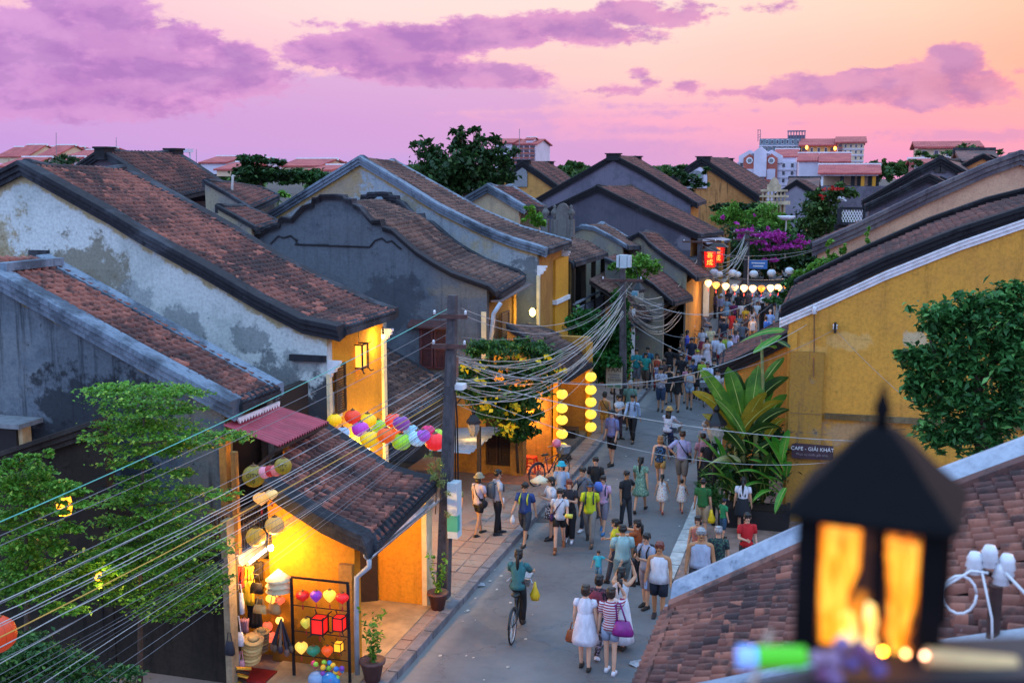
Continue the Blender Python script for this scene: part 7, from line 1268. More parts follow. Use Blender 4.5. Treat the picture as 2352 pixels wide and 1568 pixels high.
# ------------------------------------------------------------------ signs and pavement things
q = at(1862, 1036, Y=29.86); T = thing('cafe_sign', 'maroon board lettered CAFE on the yellow wall corner', 'sign', tuple(q)); part('board', MB().loft([[(q[0]-.48, y_, q[2]-.17), (q[0]-.42, y_, q[2]-.2), (q[0]+.52, y_, q[2]-.2), (q[0]+.58, y_, q[2]-.16), (q[0]+.56, y_, q[2]+.17), (q[0]-.4, y_, q[2]+.19), (q[0]-.48, y_, q[2]+.15)] for y_ in (29.81, 29.90)]), plain('#3a2430', .6, .25, 6), T)
text_part(T, 'CAFE - GIẢI KHÁT', .135, q+np.array([.04, -.06, .07]), WHITE); text_part(T, 'Phục vụ nước giải khát', .085, q+np.array([.04, -.06, -.08]), plain('#8a7a80', .7, .1, 5))
q = at(1411, 865, Y=39.6); T = thing('taxi_board', 'white board lettered TAXI 250.000 beside the ivy pole', 'sign', tuple(q)); part('board', MB().box((q[0]-.3, 39.58, q[2]-.42), (q[0]+.3, 39.63, q[2]+.42)), plain('#a8a494', .6, .08, 3), T); part('frame', MB().bar((q[0]-.31, 39.6, q[2]-.42), (q[0]-.31, 39.6, q[2]+.42), .03).bar((q[0]+.31, 39.6, q[2]-.42), (q[0]+.31, 39.6, q[2]+.42), .03), DWOOD, T); text_part(T, 'TAXI', .24, q+np.array([0, -.03, .26]), BLK); text_part(T, '250.000', .155, q+np.array([0, -.03, -.12]), BLK); part('print', MB().box((q[0]-.2, 39.565, q[2]+.06), (q[0]+.2, 39.58, q[2]+.1)).box((q[0]-.15, 39.565, q[2]-.03), (q[0]+.2, 39.58, q[2]+.01)), GREY, T); part('badge', MB().box((q[0]-.24, 39.565, q[2]-.37), (q[0]-.04, 39.58, q[2]-.27)).box((q[0]+.04, 39.565, q[2]-.37), (q[0]+.24, 39.58, q[2]-.27)), plain('#4a7a5a', .6, .1, 4), T)
part('post', MB().box((q[0]-.03, 39.63, .1), (q[0]+.03, 39.68, q[2]+.3)), DWOOD, T)
q = at(772, 925, Y=23.5); T = thing('round_sign', 'pale board with a round blue emblem by the yellow facade corner', 'sign', tuple(q)); part('board', MB().box((q[0]-.02, 23.2, q[2]-.35), (q[0]+.04, 23.75, q[2]+.3)), WHITE, T); part('emblem', MB().loft([[(q[0]+.05+dx, 23.48+.17*math.cos(t), q[2]+.17*math.sin(t)) for t in np.linspace(0, 2*math.pi, 17)[:-1]] for dx in (0, .01)]), plain('#6a86a8', .6, .1, 4), T)
def stool(px_, py_, lab):
    p = at(px_, py_, Z=.18); T = thing('stool', lab, 'stool', tuple(p)); RD = plain('#c01c18', .4, .1, 5); s_ = .19; hh = .46
    part('seat', MB().box((p[0]-s_*.85, p[1]-s_*.85, p[2]+hh-.04), (p[0]+s_*.85, p[1]+s_*.85, p[2]+hh)), RD, T)
    for a in (-1, 1):
        for b in (-1, 1): part('leg', MB().bar((p[0]+a*s_, p[1]+b*s_, p[2]), (p[0]+a*s_*.75, p[1]+b*s_*.75, p[2]+hh-.03), .05), RD, T)
    part('stretcher', MB().bar((p[0]-s_*.9, p[1]-s_*.9, p[2]+.2), (p[0]+s_*.9, p[1]-s_*.9, p[2]+.2), .03).bar((p[0]-s_*.9, p[1]+s_*.9, p[2]+.2), (p[0]+s_*.9, p[1]+s_*.9, p[2]+.2), .03), RD, T)
stool(1219, 1082, 'red plastic stool on the orange lit porch')
q = at(1215, 900, Y=31.); 
# bicycle
def bicycle(name, label, p, rz, col='#2a3a4a', basket=True, cat='bicycle'):
    T = thing(name, label, cat, tuple(p), rz); m = plain(col, .35, .1, 8, .5); R_ = .33; o = Vector((0, 0, 0))
    def wheel(y):
        w = part('wheel', MB().tube([(0, y+R_*math.cos(a), R_+R_*math.sin(a)) for a in np.linspace(0, 2*math.pi, 25)], .02, 6, False), BLK, T, True, local=True)
        part('rim', MB().tube([(0, y+R_*.93*math.cos(a), R_+R_*.93*math.sin(a)) for a in np.linspace(0, 2*math.pi, 25)], .01, 5, False), STEEL, w, True, local=True)
        mb = MB()
        for k in range(12): a = k*math.pi/6; mb.bar((0, y, R_), (0, y+R_*.92*math.cos(a), R_+R_*.92*math.sin(a)), .005)
        part('spokes', mb, STEEL, w, local=True)
    wheel(.52); wheel(-.52)
    part('frame', MB().tube([(0, -.52, R_), (0, -.05, .3), (0, -.18, .82)], .018, 6).tube([(0, -.05, .3), (0, .36, .78)], .02, 6).tube([(0, -.16, .72), (0, .36, .8)], .016, 6).tube([(0, -.52, R_), (0, -.17, .74)], .012, 6), m, T, True, local=True)
    part('fork', MB().tube([(0, .52, R_), (0, .42, .6), (0, .36, .82), (0, .33, 1.0)], .016, 6), m, T, True, local=True)
    part('handlebar', MB().tube([(-.26, .18, 1.0), (-.2, .3, 1.03), (0, .33, 1.02), (.2, .3, 1.03), (.26, .18, 1.0)], .014, 6), STEEL, T, True, local=True)
    part('saddle', MB().ell((0, -.2, .88), (.09, .14, .04), 10, 6), BLK, T, True, local=True); part('mudguard', MB().tube([(0, -.52+.37*math.cos(a), R_+.37*math.sin(a)) for a in np.linspace(.6, 2.9, 9)], .025, 5), m, T, True, local=True)
    part('crank', MB().lathe([(.09, -.005), (.09, .005)], (0, 0, 0), 12).bar((0, -.05, .3), (.0, .1, .24), .02), STEEL, T, local=True) if 0 else None
    if basket:
        mb = MB(); mb.loft([[(-.14, .46, .8), (.14, .46, .8), (.14, .68, .8), (-.14, .68, .8)], [(-.18, .42, 1.02), (.18, .42, 1.02), (.18, .74, 1.02), (-.18, .74, 1.02)]]); part('basket', mb, plain('#8a9098', .5, .3, 30, .3), T, local=True)
    return T
# lit small items
q = at(1590, 1290, Z=0)
# ------------------------------------------------------------------ near things: insulator post, lantern, ledge
q = at(2288, 1345, Y=7.2); T = thing('insulator_post', 'rusty post with white insulators and looped leads above the near roof', 'post', tuple(q-np.array([0, 0, 1.5]))); part('post', MB().tube([q-np.array([0, 0, 2.]), q], .04, 8), plain('#3a2420', .8, .3, 8), T)
part('arm', MB().bar(at(2240, 1305, Y=7.2), at(2325, 1335, Y=7.2), .03), plain('#3a2420', .8, .3, 8), T)
for x_, y_ in ((2238, 1300), (2272, 1285), (2312, 1305), (2300, 1325)): p = at(x_, y_, Y=7.15); part('insulator', MB().lathe([(.02, -.05), (.05, -.04), (.04, -.01), (.055, .0), (.045, .04), (.05, .05), (.03, .09)], tuple(p), 10), CER, T, True)
part('lead', MB().tube([at(a, b, Y=7.1) for a, b in ((2130, 1385), (2180, 1340), (2230, 1310), (2270, 1315))], .009, 5).tube([at(2205+38*math.cos(t), 1365+44*math.sin(t), Y=7.1) for t in np.linspace(0, 6.2, 15)], .009, 5).tube([at(a, b, Y=7.1) for a, b in ((2255, 1310), (2278, 1420), (2280, 1568))], .008, 5).tube([at(a, b, Y=7.1) for a, b in ((2310, 1315), (2352, 1360), (2420, 1420))], .01, 5), WHITE, T, True)
# the big black lamp in front of the lens
DZ = 1.5; u_ = DZ/PF; cL = CAM+FW*DZ+RT*((2016-PCX)*u_)+UP*((PCY-1160)*u_); Tn = thing('lantern_lamp', 'large black pagoda roofed lamp with glowing amber panes in the foreground', 'lamp', tuple(cL))
def rect(w, z, rot=-.14): return [(cL[0]+w*math.cos(rot+math.pi/4+k*math.pi/2)*.7071, cL[1]+w*math.sin(rot+math.pi/4+k*math.pi/2)*.7071, cL[2]+z) for k in range(4)]
LK = plain('#0a0a0e', .85, .15, 30, name='lamp_black', spec=.15); U = u_
part('roof', MB().loft([rect(372*U, 2*U), rect(362*U, 14*U), rect(290*U, 52*U), rect(210*U, 95*U), rect(130*U, 145*U), rect(64*U, 178*U), rect(40*U, 185*U)]), LK, Tn); part('finial', MB().lathe([(18*U, 180*U), (14*U, 205*U), (20*U, 222*U), (15*U, 245*U), (8*U, 262*U), (2*U, 290*U)], tuple(cL), 10), LK, Tn, True)
m_, h_, b_ = mk('amber_pane'); tc = h_.new('ShaderNodeTexCoord').outputs['Object']; nn_ = h_.noise(h_.vm('MULTIPLY', tc, (34., 34., 11.)), 1., 2, .5, 1.2); nf = h_.ss(nn_, .46, .62)
h_.put(b_, 'Base Color', h_.mix(nf, '#301404', '#e88a10')); h_.put(b_, 'Emission Color', h_.mix(h_.ss(nn_, .4, .75), '#f07c08', '#ffa830')); h_.put(b_, 'Emission Strength', h_.m('MULTIPLY_ADD', nf, .35, .01)); AMB = m_
REFLM = {}  # emissive colours standing in for flame reflections in the lamp glass
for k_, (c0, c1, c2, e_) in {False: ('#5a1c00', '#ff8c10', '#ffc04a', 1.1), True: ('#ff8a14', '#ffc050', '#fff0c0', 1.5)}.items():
    m_, h_, b_ = mk('flame_reflection_glow'+str(k_)); tc = h_.new('ShaderNodeTexCoord').outputs['Object']; cf = h_.ramp(h_.noise(h_.vm('MULTIPLY', tc, (60., 60., 15.)), 1., 3, .55, 1.6), [(.3, c0), (.45, c1), (.68, c2)])
    h_.put(b_, 'Base Color', c1); h_.put(b_, 'Emission Color', cf); h_.put(b_, 'Emission Strength', e_); REFLM[k_] = m_
wB = 262*U
for k in range(4):
    a, b = np.array(rect(wB, 0)[k]), np.array(rect(wB, 0)[(k+1) % 4]); d_ = (b-a)/np.linalg.norm(b-a); nrm = np.cross(d_, [0, 0, 1.]); z0, z1 = np.array([0, 0, -305*U]), np.array([0, 0, -8*U])
    part('pane', MB().loft([[a+d_*14*U+z0-nrm*.002, b-d_*14*U+z0-nrm*.002, b-d_*14*U+z0-nrm*.004, a+d_*14*U+z0-nrm*.004], [a+d_*14*U+z1-nrm*.002, b-d_*14*U+z1-nrm*.002, b-d_*14*U+z1-nrm*.004, a+d_*14*U+z1-nrm*.004]]), AMB, Tn)
    mb = MB().bar(a+z0, a+z1, 50*U); mb.bar(a*.42+b*.58+z0*.6, a*.42+b*.58+z0*.05, 22*U); mb.bar(a+z1, b+z1, 20*U); mb.bar(a+z0, b+z0, 20*U)
    part('frame', mb, LK, Tn)
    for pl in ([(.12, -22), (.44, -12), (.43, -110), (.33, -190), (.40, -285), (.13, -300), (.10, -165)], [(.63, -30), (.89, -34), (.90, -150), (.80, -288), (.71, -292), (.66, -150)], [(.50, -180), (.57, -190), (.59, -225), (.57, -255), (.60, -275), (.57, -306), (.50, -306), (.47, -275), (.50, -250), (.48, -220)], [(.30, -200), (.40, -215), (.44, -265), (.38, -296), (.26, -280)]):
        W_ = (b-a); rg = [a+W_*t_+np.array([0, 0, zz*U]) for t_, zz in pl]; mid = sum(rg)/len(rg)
        part('flame_reflection', MB().loft([[q_+nrm*.003 for q_ in rg], [mid+(q_-mid)*.8+nrm*.0055 for q_ in rg]]), REFLM[pl[0][0] in (.5, .3)], Tn)  # reflected glow modelled as amber shapes on the pane, not real flames
part('base', MB().loft([rect(250*U, -320*U), rect(270*U, -305*U), rect(250*U, -300*U)]).lathe([(30*U, -420*U), (24*U, -330*U), (50*U, -318*U)], tuple(cL), 10), LK, Tn)
# ledge with small blurred things below the lamp
def near(px_, py_, dz): return CAM+FW*dz+RT*((px_-PCX)*dz/PF)+UP*((PCY-py_)*dz/PF)
Td = thing('ledge', 'dark wooden ledge below the foreground lamp at the bottom edge', 'ledge', tuple(near(2030, 1540, 1.4)))
a, b = near(1900, 1545, 1.42), near(2420, 1530, 1.42); part('board', MB().bar(a, b, .12, .03), plain('#17141c', .6, .2, 20), Td)
part('rail', MB().bar(near(1700, 1610, 1.42), near(1990, 1548, 1.42), .03), plain('#2a2228', .6, .2, 20), Td)
p = near(1795, 1508, 1.35); solo('green_tube', MB().tube([p-RT*.03, p+RT*.028], .013, 10), glow('#4cb81c', .35), 'blurred bright green tube at the bottom edge, left of the lamp', 'tube', tuple(p)); solo('pale_tube', MB().tube([p-RT*.052, p-RT*.0315], .013, 10), glow('#88b0ff', .4), 'blurred pale blue tube touching the green one', 'tube', tuple(p-RT*.04))
p = near(1930, 1500, 1.35); T = thing('cloth_flowers', 'blurred pink and violet cloth flowers left of the lamp foot', 'flowers', tuple(p))
for k in range(12): part('petal', MB().ell(p+RT*random.gauss(0, .016)+UP*random.gauss(-.010, .012), (.011, .011, .010), 8, 5), plain(('#8a6a94', '#7c4a70', '#6a5084', '#9a7a96')[k % 4], .8, .1, 30), T, True)
for i, (x_, y_, c_, e) in enumerate(((1988, 1493, '#ff8c30', 1.3), (2028, 1495, '#ff9420', 2.4), (2080, 1500, '#f0a060', .9), (2124, 1504, '#f0a880', .8))): p = near(x_, y_, 1.38); solo('fairy_light', MB().ell(p, (.003, .003, .003), 8, 6), glow(c_, e*20), ['leftmost blurred fairy light under the lamp', 'brightest orange fairy light under the lamp', 'third blurred fairy light under the lamp', 'palest blurred fairy light under the lamp'][i], 'light', tuple(p), 'fairy lights under the lamp', True)
p = near(2220, 1518, 1.4); solo('cream_roll', MB().tube([p-RT*.05+UP*.005, p+RT*.06-UP*.006], .012, 10), plain('#d8b078', .7, .1, 20), 'blurred cream roll lying on the ledge right of the lamp', 'roll', tuple(p))
p = near(1770, 1540, 1.4); solo('thin_stick', MB().tube([p+UP*.05+RT*.0, p-UP*.04-RT*.03], .004, 6), plain('#c0a898', .7, .1, 20), 'blurred pale stick at the bottom edge left of the green tube', 'stick', tuple(p))
# ------------------------------------------------------------------ people
POSE = {
 'stand': {}, 'stand2': dict(la=6, ra=-4, rk=4, lel=25), 'walkL': dict(la=24, lk=6, ra=-16, rk=18, lsw=-18, rsw=22, lel=12, rel=25), 'walkR': dict(ra=24, rk=6, la=-16, lk=18, rsw=-18, lsw=22, rel=12, lel=25),
 'phone': dict(la=4, ra=-4, lsw=22, rsw=26, lel=95, rel=100, linn=30, rinn=30, head=18), 'hold': dict(la=12, ra=-10, rk=8, rsw=12, rel=85, rinn=30), 'holdL': dict(ra=12, la=-10, lk=8, lsw=12, lel=85, linn=35),
 'hip': dict(la=8, ra=-8, lab=48, lel=95, linn=80, lsw=-20), 'raise': dict(la=4, ra=-6, lsw=95, rsw=110, lel=75, rel=70, linn=20, rinn=20), 'raiseR': dict(la=4, ra=-4, rsw=115, rel=95, rinn=15), 'forward': dict(la=4, ra=-4, lsw=80, rsw=85, lel=12, rel=10, linn=10, rinn=10),
 'face': dict(la=16, ra=-12, rk=10, rsw=60, rel=120, rinn=40), 'cycle': dict(la=62, lk=62, ra=30, rk=42, lean=12, lsw=48, rsw=48, lel=22, rel=22, lab=10, rab=10), 'sit': dict(la=82, lk=84, ra=80, rk=80, lsw=25, rsw=25, lel=50, rel=50, linn=20, rinn=20), 'carry': dict(la=5, ra=-5, lsw=20, rsw=30, lel=95, rel=100, linn=50, rinn=50), 'toddler': dict(la=14, ra=-12, lab=70, lsw=30, rab=20), 'kid': dict(la=22, lk=8, ra=-16, rk=30, lsw=-14, rsw=18, lab=14, rab=14),
}
def joints(pose):
    g_ = lambda k, d=0.: POSE[pose].get(k, d); rad = math.radians; J = {}; hz = 0; legs = {}
    for s, n_ in ((-1, 'l'), (1, 'r')):
        a, k = rad(g_(n_+'a')), rad(g_(n_+'k')); legs[n_] = (s, a, k); hz = max(hz, .43*math.cos(a)+.43*math.cos(a-k))
    hz += .075; L = rad(g_('lean')); sp = Vector((0, math.sin(L), math.cos(L)))
    J['P'] = Vector((0, 0, hz+.04)); J['sp'] = sp
    for n_, (s, a, k) in legs.items():
        hip = Vector((s*.088, 0, hz)); kn = hip+.43*Vector((0, math.sin(a), -math.cos(a))); an = kn+.43*Vector((0, math.sin(a-k), -math.cos(a-k)))
        t = (a-k)*.9; f = Vector((0, math.cos(t), math.sin(t)*(1 if t < 0 else .3)))
        J[n_+'hip'], J[n_+'kn'], J[n_+'an'], J[n_+'f'] = hip, kn, an, f
    for s, n_ in ((-1, 'l'), (1, 'r')):
        sw, ab, el, inn = rad(g_(n_+'sw')), rad(g_(n_+'ab', 9)), rad(g_(n_+'el', 12)), rad(g_(n_+'inn', 8))
        sh = J['P']+sp*.43+Vector((s*.172, 0, 0)); u = Vector((s*math.sin(ab), math.cos(ab)*math.sin(sw), -math.cos(ab)*math.cos(sw)))
        fp = Vector((0, math.cos(sw), math.sin(sw))); fd = (fp*math.cos(inn)+Vector((-s, 0, 0))*math.sin(inn)); fd = (fd-u*fd.dot(u)).normalized()
        f = u*math.cos(el)+fd*math.sin(el); e = sh+u*.275; w = e+f*.24
        J[n_+'sh'], J[n_+'e'], J[n_+'w'], J[n_+'fd'] = sh, e, w, f
    J['nb'] = J['P']+sp*.50; J['hc'] = J['P']+sp*.50+Vector((0, .02, .155)); return J
_BM = {}
def body_mesh(pose, detail):
    key = (pose, detail)
    if key in _BM: return _BM[key]
    J = joints(pose); P, sp = J['P'], J['sp']; V = []; Rr = []; Ed = []
    def v(p, r, par=None, r2=None):
        V.append(tuple(p)); Rr.append((r, r2 or r))
        if par is not None: Ed.append((par, len(V)-1))
        return len(V)-1
    root = v(P, .115, None, .1); wa = v(P+sp*.13, .1, root, .09); ch = v(P+sp*.30, .118, wa, .1); uc = v(P+sp*.42, .09, ch, .08); nb = v(J['nb'], .056, uc); nk = v(J['nb']+Vector((0, .008, .06)), .05, nb)
    j = v(J['hc']+Vector((0, .012, -.055)), .066, nk, .072); hm = v(J['hc']+Vector((0, 0, .02)), .082, j, .09); v(J['hc']+Vector((0, -.01, .085)), .05, hm, .055)
    for n_ in 'lr':
        sh = v(J[n_+'sh'], .056, uc); m1 = v(J[n_+'sh'].lerp(J[n_+'e'], .5), .046, sh); e = v(J[n_+'e'], .039, m1); f1 = v(J[n_+'e'].lerp(J[n_+'w'], .35), .04, e); w = v(J[n_+'w'], .025, f1); v(J[n_+'w']+J[n_+'fd']*.085, .027, w, .034)
        hp = v(J[n_+'hip'], .088, root); t1 = v(J[n_+'hip'].lerp(J[n_+'kn'], .4), .078, hp); k = v(J[n_+'kn'], .052, t1); c_ = v(J[n_+'kn'].lerp(J[n_+'an'], .35), .052, k); a = v(J[n_+'an'], .034, c_); h_ = v(J[n_+'an']+J[n_+'f']*.06-Vector((0, 0, .035)), .036, a); v(J[n_+'an']+J[n_+'f']*.16-Vector((0, 0, .048)), .026, h_, .036)
    me = bpy.data.meshes.new('body_src'); me.from_pydata(V, Ed, []); o = bpy.data.objects.new('body_src', me); C.objects.link(o)
    sk = o.modifiers.new('s', 'SKIN'); sk.use_smooth_shade = True; sk.branch_smoothing = .6
    for i, r in enumerate(Rr): me.skin_vertices[0].data[i].radius = r
    for i in range(len(V)): me.skin_vertices[0].data[i].use_root = (i == 0)
    sb = o.modifiers.new('b', 'SUBSURF'); sb.levels = 1; sb.render_levels = 1
    bpy.context.view_layer.update(); r_ = bpy.data.meshes.new_from_object(o.evaluated_get(bpy.context.evaluated_depsgraph_get())); bpy.data.objects.remove(o)
    bm = bmesh.new(); bm.from_mesh(r_)
    mb = MB()
    for s, n_ in ((-1, 'l'), (1, 'r')):
        w, f = J[n_+'w'], J[n_+'fd']; side = f.cross(Vector((s, .15, .1))).normalized(); nrm = side.cross(f).normalized()
        if detail:
            for q, (off, ln) in enumerate(((-.026, .06), (-.009, .075), (.009, .07), (.025, .055))):
                b = w+f*.075+side*off; mb.tube([b, b+f*ln*.55+side*off*.15, b+f*ln+nrm*s*-.018], [.0095, .0085, .0065], 5)
            b = w+f*.03-side*.022; mb.tube([b, b+f*.03-side*.025, b+f*.065-side*.028], [.011, .01, .007], 5)
    H_ = J['hc']
    mb.ell(H_+Vector((0, .098, -.012)), (.013, .018, .02), 6, 5); mb.ell(H_+Vector((.083, -.008, -.005)), (.012, .022, .032), 6, 5); mb.ell(H_+Vector((-.083, -.008, -.005)), (.012, .022, .032), 6, 5); mb.ell(H_+Vector((0, .062, -.09)), (.035, .03, .025), 8, 5)
    tm = mb.mesh('t', None, True); bm.from_mesh(tm); bm.to_mesh(r_); bm.free(); r_.polygons.foreach_set('use_smooth', [True]*len(r_.polygons)); r_.name = 'body'; r_.materials.clear(); r_.materials.append(None)
    _BM[key] = (r_, J); return _BM[key]
def ering(c, rx, ry, n_=14, tilt=0.): return [(c[0]+rx*math.cos(2*math.pi*k/n_), c[1]+ry*math.sin(2*math.pi*k/n_), c[2]+tilt*math.sin(2*math.pi*k/n_)) for k in range(n_)]
_CM = {}
def cached(key, fn):
    if key not in _CM: _CM[key] = fn()
    return _CM[key]
def top_mesh(pose, sleeve, lng, fem, loose):
    J = joints(pose); P, sp = J['P'], J['sp']; mb = MB(); f = 1.12 if loose else 1.0
    st = [(-.06-lng, .172*f, .132*f), (.02, .165*f, .125*f), (.13, (.135 if fem else .152)*f, .11*f), (.27, .16*f, (.135 if fem else .125)), (.37, .178, .118), (.44, .165, .095), (.485, .10, .07), (.515, .062, .06)]
    if sleeve < 0: st = [s_ for s_ in st if s_[0] < .4]+[(.42, .14, .1), (.45, .11, .09)]
    mb.loft([ering(P+sp*d, rx, ry) for d, rx, ry in st])
    if sleeve > 0:
        for n_ in 'lr':
            sh, e, w = J[n_+'sh'], J[n_+'e'], J[n_+'w']; inn = sh+Vector((-.05 if n_ == 'r' else .05, 0, .0))
            if sleeve <= 1: pts = [inn, sh, sh.lerp(e, sleeve*.5), sh.lerp(e, sleeve)]; r = [.07, .074, .068*f, .066*f]
            else: pts = [inn, sh, sh.lerp(e, .6), e, e.lerp(w, .5), e.lerp(w, .92)]; r = [.07, .07, .058, .052, .046, .04]
            mb.tube(pts, r, 9)
    return mb.mesh('top', None, True)
def legs_mesh(pose, ln, wide):
    J = joints(pose); P, sp = J['P'], J['sp']; mb = MB()
    mb.loft([ering(P+sp*.12, .142, .108), ering(P+sp*.03, .162, .122), ering(P-Vector((0, 0, .06)), .166, .125), ering(P-Vector((0, 0, .12)), .12, .1)])
    for n_ in 'lr':
        h_, k, a = J[n_+'hip'], J[n_+'kn'], J[n_+'an']
        if ln <= 1: pts = [h_+Vector((0, 0, .02)), h_.lerp(k, ln*.5), h_.lerp(k, ln)]; r = [.098, .094*wide, .088*wide]
        else: pts = [h_+Vector((0, 0, .02)), h_.lerp(k, .5), k, k.lerp(a, (ln-1)*.5), k.lerp(a, ln-1)]; r = [.098, .09*wide, .068*wide, .064*wide, .056*wide]
        mb.tube(pts, r, 10)
    return mb.mesh('bottom', None, True)
def skirt_mesh(pose, d0, d1, flare):
    J = joints(pose); P, sp = J['P'], J['sp']; mb = MB(); km = (J['lkn']+J['rkn'])/2; n_ = 20; rg = []
    for i in range(7):
        t = i/6; z = d0+(d1-d0)*t; c_ = P+Vector((0, km.y*.4*t, z)); rx = .14+(.05+flare)*t**.8; ry = .108+(.05+flare)*t**.8
        rg.append([(c_[0]+rx*(1+.05*t*math.sin(k*5*2*math.pi/n_))*math.cos(2*math.pi*k/n_), c_[1]+ry*(1+.05*t*math.sin(k*5*2*math.pi/n_))*math.sin(2*math.pi*k/n_), c_[2]) for k in range(n_)])
    return mb.loft(rg).mesh('skirt', None, True)
def hair_mesh(pose, style):
    J = joints(pose); H_ = J['hc']; mb = MB().ell(H_+Vector((0, -.022, .03)), (.093, .1, .09), 14, 9)
    if style in ('bob', 'long', 'pony', 'bun', 'braid'): mb.ell(H_+Vector((0, -.035, -.015)), (.093, .08, .09), 12, 8)
    mb.ell(H_+Vector((.03, .045, .078)), (.055, .045, .035), 9, 6); mb.ell(H_+Vector((-.035, .04, .08)), (.055, .045, .034), 9, 6); mb.ell(H_+Vector((0, -.03, .1)), (.075, .075, .035), 10, 6)
    if style == 'bob': mb.loft([ering(H_+Vector((0, -.04, 0)), .098, .075), ering(H_+Vector((0, -.045, -.08)), .1, .07), ering(H_+Vector((0, -.045, -.12)), .085, .055)])
    if style == 'long': mb.loft([ering(H_+Vector((0, -.05, 0)), .095, .06), ering(H_+Vector((0, -.075, -.1)), .1, .05), ering(H_+Vector((0, -.11, -.22)), .105, .04), ering(H_+Vector((0, -.125, -.38)), .07, .022)])
    if style in ('pony', 'braid'): L = -.34 if style == 'pony' else -.42; mb.tube([H_+Vector((0, -.1, .03)), H_+Vector((0, -.145, -.03)), H_+Vector((0, -.15, -.15)), H_+Vector((0, -.14, L))], [.03, .042, .038, .012], 8)
    if style == 'bun': mb.ell(H_+Vector((0, -.105, .055)), (.048, .045, .045), 9, 7)
    return mb.mesh('hair', None, True)
def shoe_mesh(pose, boot):
    J = joints(pose); mb = MB()
    for n_ in 'lr':
        a, f = J[n_+'an'], J[n_+'f']; d = Vector((0, 0, -.043)); up_ = Vector((1, 0, 0)).cross(f)
        mb.loft([[tuple(a+f*y+Vector((x_, 0, 0))+Vector((0, 0, -.07))+up_*h2*k) for x_, k in ((-w, 0), (w, 0), (w*.85, 1), (0, 1.25), (-w*.85, 1))] for y, w, h2 in ((-.065, .035, .06), (0, .04, .085 if not boot else .1), (.08, .044, .055), (.16, .04, .04), (.195, .022, .028))])
        if boot: mb.tube([a+Vector((0, 0, .09)), a-Vector((0, 0, .02))], [.05, .048], 8)
    return mb.mesh('shoes', None, True)
def face_mesh(pose):
    J = joints(pose); H_ = J['hc']; mb = MB()
    for s in (-1, 1): mb.ell(H_+Vector((s*.034, .083, .008)), (.014, .008, .007), 8, 5); mb.cbox(H_+Vector((s*.034, .088, .03)), (.032, .008, .006))
    mb.ell(H_+Vector((0, .083, -.058)), (.022, .008, .006), 8, 5); return mb.mesh('face', None, True)
_PT = {}
def fab(c_):
    """plain hex colour, or (kind, colour, colour): stripe, dots, floral"""
    if isinstance(c_, str): return plain(c_, .85, .14, 12)
    if c_ in _PT: return _PT[c_]
    m, h, b = mk('print_'+c_[0]+c_[1]+c_[2]); p = h.new('ShaderNodeTexCoord').outputs['Object']; X, Y, Z = h.sep(p)
    if c_[0] == 'stripe': f = h.ss(h.m('SINE', h.m('MULTIPLY', Z, 130.)), -.1, .1)
    elif c_[0] == 'dots': f = h.ss(h.voro(p, 13.), .34, .30); 
    else: f = h.ss(h.noise(p, 22., 3, .7), .5, .56)
    col = h.mix(f, c_[1], c_[2])
    if c_[0] == 'dots': col = h.mix(f, c_[1], h.ramp(h.noise(p, 9., 1), [(.38, '#c82830'), (.46, '#2a3a98'), (.52, '#e8c020'), (.6, '#c82830')]))
    h.put(b, 'Base Color', col); h.put(b, 'Roughness', .85); _PT[c_] = m; return m
SKIN = {'a': plain('#b98a6c', .6, .08, 14), 'b': plain('#a8754f', .6, .08, 14), 'c': plain('#c89a80', .6, .08, 14), 'd': plain('#8e5e40', .6, .08, 14)}
HAIR = {'k': plain('#14100f', .5, .3, 30), 'r': plain('#6a2a18', .5, .3, 30), 'b': plain('#8a6038', .5, .3, 30), 'g': plain('#8a8a8c', .6, .3, 30), 'n': plain('#2c1c14', .5, .3, 30)}
def pobj(nm, me, mat, T, share=True):
    if not share: me = me.copy()
    if not me.materials: me.materials.append(None)
    o = bpy.data.objects.new(nm, me); C.objects.link(o); o.parent = T
    o.material_slots[0].link = 'OBJECT'; o.material_slots[0].material = mat; return o
FOOT = {}
